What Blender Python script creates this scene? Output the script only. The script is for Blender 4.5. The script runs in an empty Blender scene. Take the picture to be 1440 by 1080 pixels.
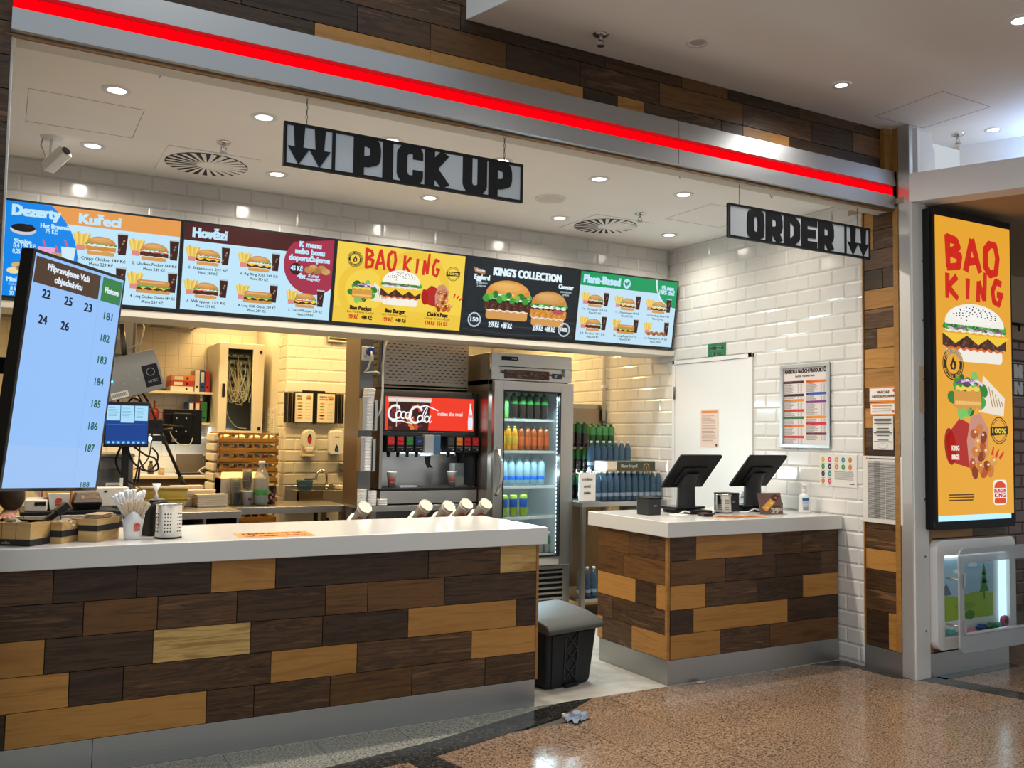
import bpy, bmesh, math, random
from math import sin, cos, pi, radians, sqrt, atan2
from mathutils import Vector, Matrix, Euler
random.seed(7)
SC = bpy.context.scene
COL = SC.collection
# ------------------------------------------------------------------ camera, world, lights, exposure
CY, CP, CR, CF = 0.5102682, 0.0583790, 0.0153903, 1276.0636
CAM = Vector((-2.482712, -4.118260, 1.395))
_f = Vector((sin(CY)*cos(CP), cos(CY)*cos(CP), sin(CP)))
_r = Vector((cos(CY), -sin(CY), 0)); _u = _r.cross(_f)
_R = _r*cos(CR)+_u*sin(CR); _U = -_r*sin(CR)+_u*cos(CR)
cd = bpy.data.cameras.new('camera'); cam = bpy.data.objects.new('camera', cd); COL.objects.link(cam)
cd.sensor_width = 36; cd.sensor_fit = 'HORIZONTAL'; cd.lens = CF/1440*36; cd.clip_start = .05
cam.matrix_world = Matrix(((_R.x,_U.x,-_f.x,CAM.x),(_R.y,_U.y,-_f.y,CAM.y),(_R.z,_U.z,-_f.z,CAM.z),(0,0,0,1)))
SC.camera = cam
def W(x, y, ax, v):
    'point of the line of sight through photo pixel (x, y) on the plane ax = v'
    d = _R*((x-720)/CF) + _U*(-(y-540)/CF) + _f
    i = 'XYZ'.index(ax); return CAM + d*((v-CAM[i])/d[i])
def xat(px, z, Y=0.0):
    'X on plane Y at height z that is seen in photo column px'
    lo, hi = -6.0, 9.0
    for _ in range(50):
        m = (lo+hi)/2; d = Vector((m, Y, z))-CAM
        if 720+CF*d.dot(_R)/d.dot(_f) < px: lo = m
        else: hi = m
    return (lo+hi)/2
vs = SC.view_settings
vs.view_transform = 'Standard'; vs.look = 'None'; vs.gamma = 1; vs.use_curve_mapping = False; vs.exposure = 0.1
SC.display_settings.display_device = 'sRGB'
SC.cycles.max_bounces = 8; SC.cycles.diffuse_bounces = 4; SC.cycles.glossy_bounces = 4
SC.cycles.transmission_bounces = 6; SC.cycles.transparent_max_bounces = 16
SC.cycles.caustics_reflective = False; SC.cycles.caustics_refractive = False
SC.cycles.sample_clamp_indirect = 4.0
wd = bpy.data.worlds.new('mall_surroundings'); SC.world = wd; wd.use_nodes = True
wd.node_tree.nodes['Background'].inputs[0].default_value = (.86,.94,1,1)
wd.node_tree.nodes['Background'].inputs[1].default_value = .60
def lamp(name, kind, loc, e, color=(1,1,1), size=.1, size_y=None, rot=(0,0,0), spot=150, blend=.8):
    l = bpy.data.lights.new(name, kind); l.energy = e; l.color = color
    if kind == 'AREA':
        l.shape = 'RECTANGLE' if size_y else 'DISK'; l.size = size
        if size_y: l.size_y = size_y
    else: l.shadow_soft_size = size
    if kind == 'SPOT': l.spot_size = radians(spot); l.spot_blend = blend
    o = bpy.data.objects.new(name, l); o.location = loc; o.rotation_euler = rot; COL.objects.link(o); return o
WARM = (1,.90,.77)
FRONT_ROW = [(-2.09,.335),(-1.418,.335),(-.75,.335),(-.081,.335),(.591,.335),(1.242,.335),(1.91,.335)]  # last one added without a fitting, for the bright patch on the tiles
BACK_ROW = [(-2.116,1.285),(-1.104,1.285),(-.099,1.285),(.91,1.285),(1.897,1.285)]
ZC, ZM = 2.957, 3.34          # shop ceiling, mall ceiling
for i,(x,y) in enumerate(FRONT_ROW+BACK_ROW):
    lamp('downlight_beam','SPOT',(x,y,ZC-.03),{1.91:9,1.897:24}.get(x,46),WARM,.04,spot=166,blend=1)
MALL = [(1.426,-.758),(1.512,-1.708),(-.05,-1.75),(-.05,-2.9),(1.5,-2.9),(3.0,-1.7)]
for x,y in MALL: lamp('mall_downlight_beam','SPOT',(x,y,ZM-.03),25,(1,.95,.88),.05,spot=162,blend=1)
lamp('mall_downlight_beam','SPOT',(2.785,-.754,ZM-.03),12,(.75,.87,1),.05,spot=130)
for x,y in [(-1.9,-1.2),(-2.6,-2.8)]: lamp('atrium_lamp','SPOT',(x,y,4.6),28,(1,.95,.88),.1,spot=110)
# kitchen tubes (warm) hang from the kitchen ceiling behind the bulkhead
for x,y in [(-.62,4.2),(-.2,2.9),(1.4,3.4),(-1.5,3.1),(-2.7,3.2)]: lamp('kitchen_tube_and_fill','AREA',(x,y,2.70),30,(1,.66,.25),1.2,.12)
lamp('kitchen_tube_and_fill','AREA',(.45,2.06,2.72),20,(1,.80,.55),1.4,.1)  # added fill lamp that brightens the soda fountain front
lamp('shelf_lamp','AREA',(-1.05,4.6,1.44),2.5,(.75,.9,1),.9,.06)
lamp('valve_light','AREA',(.28,2.13,1.262),1.6,(.85,.93,1),.5,.03,rot=(radians(-12),0,0))
lamp('toy_cabinet_fill','AREA',(2.83,-.585,.755),1.2,(.75,.92,1),.5,.03)  # added lamp, brightens the inside of the toy cabinet
lamp('cove_lamp','AREA',(2.99,-.95,3.08),5,(.25,.5,1),1.2,.05,rot=(pi,0,radians(65)))
# ------------------------------------------------------------------ materials
def lin(h):
    if isinstance(h, str):
        h = tuple(int(h[i:i+2],16)/255 for i in (0,2,4))
    else: return h
    return tuple(c/12.92 if c<=.04045 else ((c+.055)/1.055)**2.4 for c in h)
M = {}
def mat(name, c=(.8,.8,.8), rough=.5, metal=0, spec=.5, em=None, es=0, trans=0, coat=0, alpha=1):
    m = bpy.data.materials.new(name); m.use_nodes = True; b = m.node_tree.nodes['Principled BSDF']
    b.inputs['Base Color'].default_value = (*lin(c),1); b.inputs['Roughness'].default_value = rough
    b.inputs['Metallic'].default_value = metal; b.inputs['Specular IOR Level'].default_value = spec
    if em is not None:
        b.inputs['Emission Color'].default_value = (*lin(em),1); b.inputs['Emission Strength'].default_value = es
    b.inputs['Transmission Weight'].default_value = trans; b.inputs['Coat Weight'].default_value = coat
    b.inputs['Alpha'].default_value = alpha
    M[name] = m; return m
def nt(m): return m.node_tree.nodes, m.node_tree.links, m.node_tree.nodes['Principled BSDF']
def noise_col(m, stops, scale, detail=4, distort=0, rand=True, bump=0, rough=None, contrast=None, vary=0):
    N,L,b = nt(m)
    tc = N.new('ShaderNodeTexCoord'); mp = N.new('ShaderNodeMapping'); mp.inputs['Scale'].default_value = scale
    if rand:
        oi = N.new('ShaderNodeObjectInfo'); mu = N.new('ShaderNodeVectorMath'); mu.operation = 'SCALE'
        mu.inputs[0].default_value = (37,19,53); L.new(oi.outputs['Random'], mu.inputs['Scale'])
        L.new(tc.outputs['Object'], mp.inputs[0]); L.new(mu.outputs[0], mp.inputs['Location'])
    else: L.new(tc.outputs['Object'], mp.inputs[0])
    n = N.new('ShaderNodeTexNoise'); n.inputs['Scale'].default_value = 1; n.inputs['Detail'].default_value = detail
    n.inputs['Roughness'].default_value = .6; n.inputs['Distortion'].default_value = distort; L.new(mp.outputs[0], n.inputs['Vector'])
    r = N.new('ShaderNodeValToRGB'); e = r.color_ramp.elements
    while len(e) < len(stops): e.new(.5)
    for el,(p,c) in zip(e, stops): el.position = p; el.color = (*lin(c),1)
    L.new(n.outputs['Fac'], r.inputs[0]); out = r.outputs[0]
    if vary:
        hs = N.new('ShaderNodeHueSaturation'); mr = N.new('ShaderNodeMapRange'); oi2 = N.new('ShaderNodeObjectInfo')
        mr.inputs['To Min'].default_value = 1-vary; mr.inputs['To Max'].default_value = 1+vary
        L.new(oi2.outputs['Random'], mr.inputs[0]); L.new(mr.outputs[0], hs.inputs['Value']); L.new(out, hs.inputs['Color']); out = hs.outputs[0]
    L.new(out, b.inputs['Base Color'])
    if bump:
        bp = N.new('ShaderNodeBump'); bp.inputs['Strength'].default_value = bump; bp.inputs['Distance'].default_value = .002
        L.new(n.outputs['Fac'], bp.inputs['Height']); L.new(bp.outputs[0], b.inputs['Normal'])
    return m
def wood(name, stops, vary=.2, rough=.42): return noise_col(mat(name, rough=rough, spec=.35), stops, (1.6,9,22), 6, 1.6, True, .25, vary=vary)
wood('wood_dark', [(.3,'24180e'),(.45,'5a4028'),(.55,'38271a'),(.66,'735438'),(.8,'33241a')], .28)
wood('wood_black', [(.3,'1b130c'),(.48,'453222'),(.6,'2a1e14'),(.75,'4f3a25')], .2)
wood('wood_brown', [(.25,'3a2614'),(.5,'6b4a28'),(.68,'4a3119'),(.8,'7c5830')], .18)
wood('wood_tan', [(.25,'8a5f2c'),(.5,'b07f42'),(.7,'9a6c34'),(.85,'bb8c4e')], .12)
wood('wood_ash', [(.3,'a98549'),(.5,'c9a768'),(.62,'9a763f'),(.8,'d3b47a')], .08)
wood('wood_edge', [(.3,'8a6130'),(.7,'a97b41')], .05)
wood('wood_box', [(.3,'b08a55'),(.7,'cfae78')], .08)
def metal(name, c, rough, stretch, bump=.12):
    m = mat(name, c, rough, 1); N,L,b = nt(m)
    tc = N.new('ShaderNodeTexCoord'); mp = N.new('ShaderNodeMapping'); mp.inputs['Scale'].default_value = stretch
    n = N.new('ShaderNodeTexNoise'); n.inputs['Scale'].default_value = 1; n.inputs['Detail'].default_value = 3
    L.new(tc.outputs['Object'], mp.inputs[0]); L.new(mp.outputs[0], n.inputs['Vector'])
    bp = N.new('ShaderNodeBump'); bp.inputs['Strength'].default_value = bump; bp.inputs['Distance'].default_value = .001
    L.new(n.outputs['Fac'], bp.inputs['Height']); L.new(bp.outputs[0], b.inputs['Normal'])
    mr = N.new('ShaderNodeMapRange'); mr.inputs['To Min'].default_value = rough*.8; mr.inputs['To Max'].default_value = rough*1.25
    L.new(n.outputs['Fac'], mr.inputs[0]); L.new(mr.outputs[0], b.inputs['Roughness']); return m
metal('steel', (.50,.48,.45), .3, (3,3,260)); metal('steel_v', (.36,.31,.27), .3, (260,260,3)); metal('fascia_steel', (.44,.45,.46), .42, (2,2,320), .2)
metal('kick_steel', (.42,.42,.41), .34, (2.5,2.5,160), .2); metal('warm_lit_steel', (.33,.28,.22), .38, (2,2,150), .1); metal('chrome', (.56,.55,.54), .2, (1,1,1), 0); metal('steel_dark', (.16,.155,.15), .35, (200,200,4))  # ice maker steel carries the brown of the warm kitchen light in its colour
def granite(name, stops, sc=70, rough=.16):
    m = noise_col(mat(name, rough=rough, spec=.5), stops, (sc,sc,sc), 3, .3, True, 0, vary=.05); return m
granite('granite_tan', [(.30,'2a211a'),(.42,'624d3d'),(.50,'8b715b'),(.66,'ab927b')], 120)
granite('granite_grey', [(.33,'26261f'),(.45,'75746a'),(.6,'a3a294')], 110)
granite('granite_dark', [(.35,'121212'),(.55,'33322f'),(.72,'5e5d58')], 90)
noise_col(mat('kitchen_floor', rough=.45), [(.3,'a9a59c'),(.7,'c2beb5')], (9,9,9), 3, 0, False)
noise_col(mat('plaster', rough=.9, spec=.2), [(.3,(.88,.855,.82)),(.7,(.90,.875,.84))], (3,3,3), 2, 0, False)
noise_col(mat('mall_plaster', rough=.9, spec=.2), [(.3,(.80,.79,.77)),(.7,(.83,.82,.80))], (2,2,2), 2, 0, False)
mat('cream_plaster', (.62,.58,.50), .8); mat('tan_plaster', (.42,.31,.20), .8)
mat('grout', (.60,.58,.54), .9); mat('dark_grout', (.08,.07,.06), .9)
mat('tile_white', (.68,.67,.645), .12, spec=.6); mat('tile_cream', (.72,.68,.58), .14, spec=.6)
noise_col(mat('tile_brown', rough=.2, spec=.5), [(.3,'5a2f17'),(.7,'74401f')], (5,5,5), 2, 0, True, 0, vary=.12)
mat('solid_surface', (.68,.68,.65), .16, spec=.6); mat('white', (.75,.75,.74), .4); mat('white_gloss', (.8,.8,.79), .18)
mat('offwhite', (.66,.63,.56), .45); mat('black', (.009,.009,.010), .5, spec=.22); mat('black_gloss', (.01,.01,.011), .12); mat('black_matte', (.014,.013,.012), .7)
mat('charcoal', (.022,.023,.026), .5, spec=.3); mat('grey', (.22,.22,.21), .5); mat('grey_dark', (.09,.09,.09), .5); mat('grey_light', (.45,.44,.42), .5)
mat('bin_lid', (.075,.078,.076), .45, spec=.35); mat('bin_body', (.014,.016,.02), .5, spec=.25); mat('sign_grey', (.55,.60,.64), .28)
mat('aluminium', (.62,.63,.63), .35, .7); mat('profile_white', (.62,.62,.60), .5)
mat('red', (.5,.03,.03), .4); mat('dark_red', (.25,.03,.03), .4); mat('orange', (.72,.22,.05), .45); mat('blue', (.02,.06,.28), .4); mat('green', (.02,.17,.07), .45)
mat('yellow', (.75,.5,.05), .45); mat('mustard', (.52,.36,.05), .35, coat=.3); mat('tray_brown', (.42,.20,.02), .45); mat('teal', (.1,.5,.45), .4); mat('pink', (.8,.12,.3), .4)
mat('paper', (.74,.72,.68), .8); mat('kraft', (.55,.40,.24), .8); mat('card_brown', (.10,.075,.055), .6); mat('cream_card', (.68,.58,.44), .7); mat('paper_grey', (.22,.27,.35), .6)
mat('skin', (.55,.27,.19), .55); mat('hair', (.05,.03,.02), .6); mat('shirt', (.045,.03,.02), .85)
mat('led_red', (.02,0,0), 1, spec=0, em=(1,.0,.004), es=1.15); mat('lamp_disc', (0,0,0), .5, em=(1,.95,.88), es=6); mat('lamp_cool', (0,0,0), .5, em=(.95,1,.9), es=8)
mat('led_white', (0,0,0), .5, em=(.70,.92,1), es=2.6); mat('led_blue', (0,0,0), .5, em=(.05,.3,1), es=6); mat('backlight', (0,0,0), .5, em=(.45,.78,1), es=1.1); mat('cabinet_light', (0,0,0), .5, em=(.62,.88,1), es=1.5)
mat('lamp_off', (.5,.48,.45), .3)
def seethru(name, tint, refl, rough=.05, tr=.8):
    'thin clear sheet: part of the light passes straight, part is reflected or scattered'
    m = bpy.data.materials.new(name); m.use_nodes = True; N = m.node_tree.nodes; L = m.node_tree.links; b = N['Principled BSDF']
    b.inputs['Base Color'].default_value = (*lin(refl),1); b.inputs['Roughness'].default_value = rough
    t = N.new('ShaderNodeBsdfTransparent'); t.inputs[0].default_value = (*tint,1); x = N.new('ShaderNodeMixShader'); x.inputs[0].default_value = tr
    L.new(b.outputs[0], x.inputs[1]); L.new(t.outputs[0], x.inputs[2]); L.new(x.outputs[0], N['Material Output'].inputs[0]); M[name] = m
seethru('glass', (.93,.97,.97), (.02,.03,.03), .03, .9); seethru('clear', (.85,.85,.83), (.55,.55,.52), .1, .62); seethru('frost', (.8,.83,.85), (.50,.53,.56), .35, .35)
seethru('water', (.42,.6,.78), (.08,.15,.22), .08, .5); seethru('water_clear', (.82,.92,.96), (.30,.42,.48), .08, .6); seethru('wrap', (.9,.9,.88), (.6,.6,.58), .15, .7)
mat('cola', (.012,.006,.004), .1, coat=.5); mat('lemon', (.13,.32,.05), .12, coat=.5); mat('juice_yellow', (.8,.36,.02), .15, coat=.5); mat('tea_orange', (.42,.09,.015), .15, coat=.5); mat('bottle_green', (.02,.10,.02), .15); mat('cap_green', (.05,.3,.08), .4); mat('water_blue', (.05,.12,.22), .12)
mat('lime_can', (.45,.62,.05), .25, .3); mat('label_blue', (.02,.1,.4), .4); mat('label_orange', (.7,.15,.04), .4); mat('label_green', (.08,.3,.08), .4)
mat('lettering_black', (.009,.0095,.011), .5, spec=.22)
def attr_mat(name, emit):
    m = mat(name, (0,0,0) if emit else (.8,.8,.8), .35 if emit else .55, spec=.3); N,L,b = nt(m)
    a = N.new('ShaderNodeAttribute'); a.attribute_name = 'Col'
    if emit: L.new(a.outputs[0], b.inputs['Emission Color']); b.inputs['Emission Strength'].default_value = emit; m.cycles.emission_sampling = 'NONE'
    else: L.new(a.outputs[0], b.inputs['Base Color'])
attr_mat('screen', .95); attr_mat('print', 0); attr_mat('screen_dim', .8); attr_mat('glow_poster', .9)
for k in ('led_blue','lamp_disc','lamp_cool'): M[k].cycles.emission_sampling = 'NONE'
# ------------------------------------------------------------------ mesh builder
class MB:
    def __init__(s, X=None): s.v=[]; s.f=[]; s.sm=[]; s.X=X
    def add(s, vs, fs, smooth=False):
        n=len(s.v)
        for p in vs:
            p=Vector(p); s.v.append(s.X@p if s.X is not None else p)
        for f in fs: s.f.append([n+i for i in f]); s.sm.append(smooth)
        return s
    def box(s,x0,x1,y0,y1,z0,z1):
        if x0>x1: x0,x1=x1,x0
        if y0>y1: y0,y1=y1,y0
        if z0>z1: z0,z1=z1,z0
        return s.add([(x0,y0,z0),(x1,y0,z0),(x1,y1,z0),(x0,y1,z0),(x0,y0,z1),(x1,y0,z1),(x1,y1,z1),(x0,y1,z1)],[(3,2,1,0),(4,5,6,7),(0,1,5,4),(1,2,6,5),(2,3,7,6),(3,0,4,7)])
    def hexa(s,b,t):
        'eight-corner solid: four bottom points b, four top points t (counter-clockwise from above)'
        return s.add(list(b)+list(t),[(3,2,1,0),(4,5,6,7),(0,1,5,4),(1,2,6,5),(2,3,7,6),(3,0,4,7)])
    def cyl(s,a,b,r0,r1=None,n=14,cap=True,smooth=True):
        a=Vector(a);b=Vector(b);r1=r0 if r1 is None else r1;d=(b-a).normalized()
        e=d.orthogonal().normalized();g=d.cross(e)
        ring=lambda c,r:[c+(e*cos(2*pi*i/n)+g*sin(2*pi*i/n))*r for i in range(n)]
        s.add(ring(a,r0)+ring(b,r1),[(i,(i+1)%n,n+(i+1)%n,n+i) for i in range(n)],smooth)
        if cap: s.add(ring(a,r0),[list(range(n))[::-1]]); s.add(ring(b,r1),[list(range(n))])
        return s
    def lathe(s,prof,c=(0,0,0),n=16,sx=1,sy=1):
        v=[];f=[]
        for r,z in prof: v+=[(c[0]+sx*r*cos(2*pi*i/n),c[1]+sy*r*sin(2*pi*i/n),c[2]+z) for i in range(n)]
        for k in range(len(prof)-1): f+=[(k*n+i,k*n+(i+1)%n,(k+1)*n+(i+1)%n,(k+1)*n+i) for i in range(n)]
        return s.add(v,f,True)
    def tube(s,pts,r,n=6,smooth=True):
        pts=[Vector(p) for p in pts]; v=[];f=[]; pe=None
        for i,p in enumerate(pts):
            d=(pts[min(i+1,len(pts)-1)]-pts[max(i-1,0)]).normalized()
            e=d.orthogonal().normalized() if pe is None else (pe-d*pe.dot(d)).normalized(); pe=e; g=d.cross(e)
            v+=[p+(e*cos(2*pi*k/n)+g*sin(2*pi*k/n))*r for k in range(n)]
        for i in range(len(pts)-1): f+=[(i*n+k,i*n+(k+1)%n,(i+1)*n+(k+1)%n,(i+1)*n+k) for k in range(n)]
        f+=[list(range(n))[::-1],[(len(pts)-1)*n+k for k in range(n)]]
        return s.add(v,f,smooth)
    def prism(s,pts,y0,y1,ax='Y'):
        'polygon of (a, b) pairs extruded from y0 to y1 along ax: Y uses (x, z), Z uses (x, y), X uses (y, z)'
        q={'Y':lambda a,b,t:(a,t,b),'Z':lambda a,b,t:(a,b,t),'X':lambda a,b,t:(t,a,b)}[ax]; n=len(pts)
        return s.add([q(a,b,y0) for a,b in pts]+[q(a,b,y1) for a,b in pts],[list(range(n)),list(range(n,2*n))[::-1]]+[(i,n+i,n+(i+1)%n,(i+1)%n) for i in range(n)])
    def ell(s,c,r,n=14,m=9):
        v=[];f=[]
        for j in range(m+1):
            t=pi*j/m; v+=[(c[0]+r[0]*sin(t)*cos(2*pi*i/n),c[1]+r[1]*sin(t)*sin(2*pi*i/n),c[2]-r[2]*cos(t)) for i in range(n)]
        for j in range(m): f+=[(j*n+i,j*n+(i+1)%n,(j+1)*n+(i+1)%n,(j+1)*n+i) for i in range(n)]
        return s.add(v,f,True)
    def quad(s,*p): return s.add(p,[list(range(len(p)))])
def mesh_of(m, name):
    me=bpy.data.meshes.new(name); me.from_pydata([tuple(p) for p in m.v],[],m.f)
    me.polygons.foreach_set('use_smooth',m.sm)
    bm=bmesh.new(); bm.from_mesh(me); bmesh.ops.remove_doubles(bm,verts=bm.verts,dist=1e-5); bmesh.ops.recalc_face_normals(bm,faces=bm.faces); bm.to_mesh(me); bm.free()
    return me
def link(name, me, parent=None, loc=None, rz=0, rot=None):
    o=bpy.data.objects.new(name,me); COL.objects.link(o)
    if parent: o.parent=parent
    if loc is not None: o.location=loc
    o.rotation_euler=rot if rot is not None else (0,0,rz)
    return o
def P(name, m, material, parent=None, bev=0, loc=None, rz=0, rot=None, seg=2, label=None):
    me=mesh_of(m,name); me.materials.append(M[material]); o=link(name,me,parent,loc,rz,rot)
    if bev:
        b=o.modifiers.new('bevel','BEVEL'); b.width=bev; b.segments=seg; b.limit_method='ANGLE'; b.angle_limit=radians(40)
        if not any(m.sm): me.polygons.foreach_set('use_smooth',[True]*len(me.polygons)); b.harden_normals=True
    if label: o['label']=label
    return o
def B(name, material, parent, x0,x1,y0,y1,z0,z1, bev=0, **k): return P(name, MB().box(x0,x1,y0,y1,z0,z1), material, parent, bev, **k)
def tag(o, label, cat, group=None):
    o['label']=label; o['category']=cat
    if group: o['group']=group
    return o
def T(name, label, cat, loc=(0,0,0), rz=0, group=None, rot=None):
    o=link(name,None,None,loc,rz,rot); return tag(o,label,cat,group)
def ST(name, m, material, bev=0, loc=None):
    o=P(name,m,material,None,bev,loc); o['kind']='structure'; return o
def stuff(o): o['kind']='stuff'; return o
def dup(o, parent=None, loc=None, rz=None):
    c=o.copy(); COL.objects.link(c)
    if parent: c.parent=parent
    if loc is not None: c.location=loc
    if rz is not None: c.rotation_euler=(0,0,rz)
    for ch in list(o.children): dup(ch,c)
    return c
ORD=['first','second','third','fourth','fifth','sixth','seventh','eighth','ninth','tenth','eleventh','twelfth']
# ------------------------------------------------------------------ flat print and screen pictures
_tx={}
def text_geo(s,bold,shear,res):
    k=(s,bold,shear,res)
    if k not in _tx:
        c=bpy.data.curves.new('txt','FONT'); c.body=s; c.size=1; c.shear=shear; c.resolution_u=res; c.fill_mode='FRONT' if hasattr(c,'fill_mode') and False else c.fill_mode
        o=bpy.data.objects.new('txt',c); me=bpy.data.meshes.new_from_object(o)
        v=[(p.co.x,p.co.y) for p in me.vertices]; f=[tuple(q.vertices) for q in me.polygons if q.normal.z>-.5 or True]
        bpy.data.objects.remove(o); bpy.data.curves.remove(c); bpy.data.meshes.remove(me); _tx[k]=(v,f)
    return _tx[k]
class Art:
    'flat picture: coloured shapes on the local x-z plane, each later layer a hair proud towards -y'
    def __init__(s, step=.00025): s.v=[]; s.f=[]; s.c=[]; s.l=0; s.step=step
    def L(s,n): s.l=n; return s
    def up(s,n=1): s.l+=n; return s
    def raw(s,pts,faces,col):
        n=len(s.v); y=-s.l*s.step; s.v+=[(a,y,b) for a,b in pts]
        for f in faces: s.f.append([n+i for i in f]); s.c.append(lin(col))
        return s
    def poly(s,pts,col): return s.raw(pts,[list(range(len(pts)))],col)
    def rect(s,x0,x1,y0,y1,col): return s.poly([(x0,y0),(x1,y0),(x1,y1),(x0,y1)],col)
    def rrect(s,x0,x1,y0,y1,r,col,n=5):
        p=[]
        for cx,cy,a0 in ((x1-r,y1-r,0),(x0+r,y1-r,90),(x0+r,y0+r,180),(x1-r,y0+r,270)):
            p+=[(cx+r*cos(radians(a0+90*i/n)),cy+r*sin(radians(a0+90*i/n))) for i in range(n+1)]
        return s.poly(p,col)
    def ell(s,cx,cy,rx,ry,col,n=20,a0=0,a1=360,rot=0):
        k=n if a1-a0>=360 else n+1; ca,sa=cos(radians(rot)),sin(radians(rot)); p=[]
        for i in range(k):
            t=radians(a0+(a1-a0)*i/n); x,y=rx*cos(t),ry*sin(t); p.append((cx+x*ca-y*sa,cy+x*sa+y*ca))
        return s.poly(p,col)
    def ring(s,cx,cy,rx,ry,w,col,n=24,a0=0,a1=360,rot=0):
        ca,sa=cos(radians(rot)),sin(radians(rot)); p=[]
        for i in range(n+1):
            t=radians(a0+(a1-a0)*i/n)
            for q in (0,1):
                x,y=(rx-q*w)*cos(t),(ry-q*w)*sin(t); p.append((cx+x*ca-y*sa,cy+x*sa+y*ca))
        return s.raw(p,[(2*i,2*i+2,2*i+3,2*i+1) for i in range(n)],col)
    def stroke(s,pts,w,col,w1=None,round=True):
        w1=w if w1 is None else w1; n=len(pts)
        for i in range(n-1):
            (x0,y0),(x1,y1)=pts[i],pts[i+1]; d=sqrt((x1-x0)**2+(y1-y0)**2) or 1e-6; nx,ny=-(y1-y0)/d,(x1-x0)/d
            a=(w+(w1-w)*i/max(1,n-1))/2; b=(w+(w1-w)*(i+1)/max(1,n-1))/2
            s.poly([(x0-nx*a,y0-ny*a),(x1-nx*b,y1-ny*b),(x1+nx*b,y1+ny*b),(x0+nx*a,y0+ny*a)],col)
            if round and i>0: s.ell(x0,y0,a,a,col,10)
        return s
    def text(s,t,x,y,h,col,w=None,al='C',bold=.0,shear=0,res=2):
        v,f=text_geo(t,0,shear,res)
        if not v: return s
        a=min(p[0] for p in v); b=max(p[0] for p in v); k=h/.72; kx=w/(b-a) if w else k
        off={'L':-a,'C':-(a+b)/2,'R':-b}[al]; g=bold*1.25
        for dx,dy in ([(0,0)] if not g else [(g,g*.5),(-g,g*.5),(g,-g*.5),(-g,-g*.5)] if g<.03 else [(g,g*.6),(-g,g*.6),(g,-g*.6),(-g,-g*.6),(0,0)]):
            s.raw([(x+(p[0]+off)*kx+dx*k,y+(p[1]+dy)*k) for p in v],f,col)
        return s
    def band(s,x0,x1,y0,y1,amp,n,col,ph=0):
        top=[(x0+(x1-x0)*i/n, y1+amp*sin(ph+i*2.4)) for i in range(n+1)]; bot=[(x0+(x1-x0)*i/n, y0+amp*sin(ph+1+i*1.9)) for i in range(n+1)]
        m=n+1
        return s.raw(top+bot,[(i,m+i,m+i+1,i+1) for i in range(n)],col)
    def lines(s,x0,x1,y0,y1,n,col,fill=.45,jag=.15):
        for i in range(n):
            y=y1-(y1-y0)*(i+.5)/n; h=(y1-y0)/n*fill; s.rect(x0,x1-(x1-x0)*jag*random.random(),y-h/2,y+h/2,col)
        return s
    def build(s,name,material,parent,loc=(0,0,0),rz=0,rot=None,label=None):
        me=bpy.data.meshes.new(name); me.from_pydata(s.v,[],s.f); a=me.color_attributes.new('Col','FLOAT_COLOR','CORNER'); i=0
        for f,c in zip(s.f,s.c):
            for _ in f: a.data[i].color=(*c,1); i+=1
        me.materials.append(M[material]); o=link(name,me,parent,loc,rz,rot)
        if label: o['label']=label
        return o
def fries(a,x,y,w,h):
    for i in range(9):
        t=(i-4)/4; c=['e8c65a','f2d878','d9b347'][i%3]; bx=x+t*w*.3; tx=x+t*w*.5; tw=w*.07
        a.poly([(bx-tw,y),(bx+tw,y),(tx+tw,y+h*(.8+.2*((i*7)%5)/5)),(tx-tw,y+h*(.78+.2*((i*7)%5)/5))],c)
def cola(a,x,y,w,h):
    a.poly([(x-w*.36,y),(x+w*.36,y),(x+w*.5,y+h),(x-w*.5,y+h)],'3a1d16'); a.up()
    for i in range(9):
        cx=x+((i*37)%70/100-.35)*w; cy=y+h*(.12+.75*((i*53)%100)/100); r=w*.11; a.poly([(cx-r,cy-r*.6),(cx+r*.5,cy-r),(cx+r,cy+r*.7),(cx-r*.6,cy+r)],['7a4a3a','a88a80','57302a'][i%3])
    a.poly([(x-w*.5,y+h*.93),(x+w*.5,y+h*.93),(x+w*.52,y+h),(x-w*.52,y+h)],'b9c6cc'); a.up(-1)
def mixc(c1,c2,t): return ''.join('%02x'%int(int(c1[i:i+2],16)*(1-t)+int(c2[i:i+2],16)*t) for i in (0,2,4))
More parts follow.
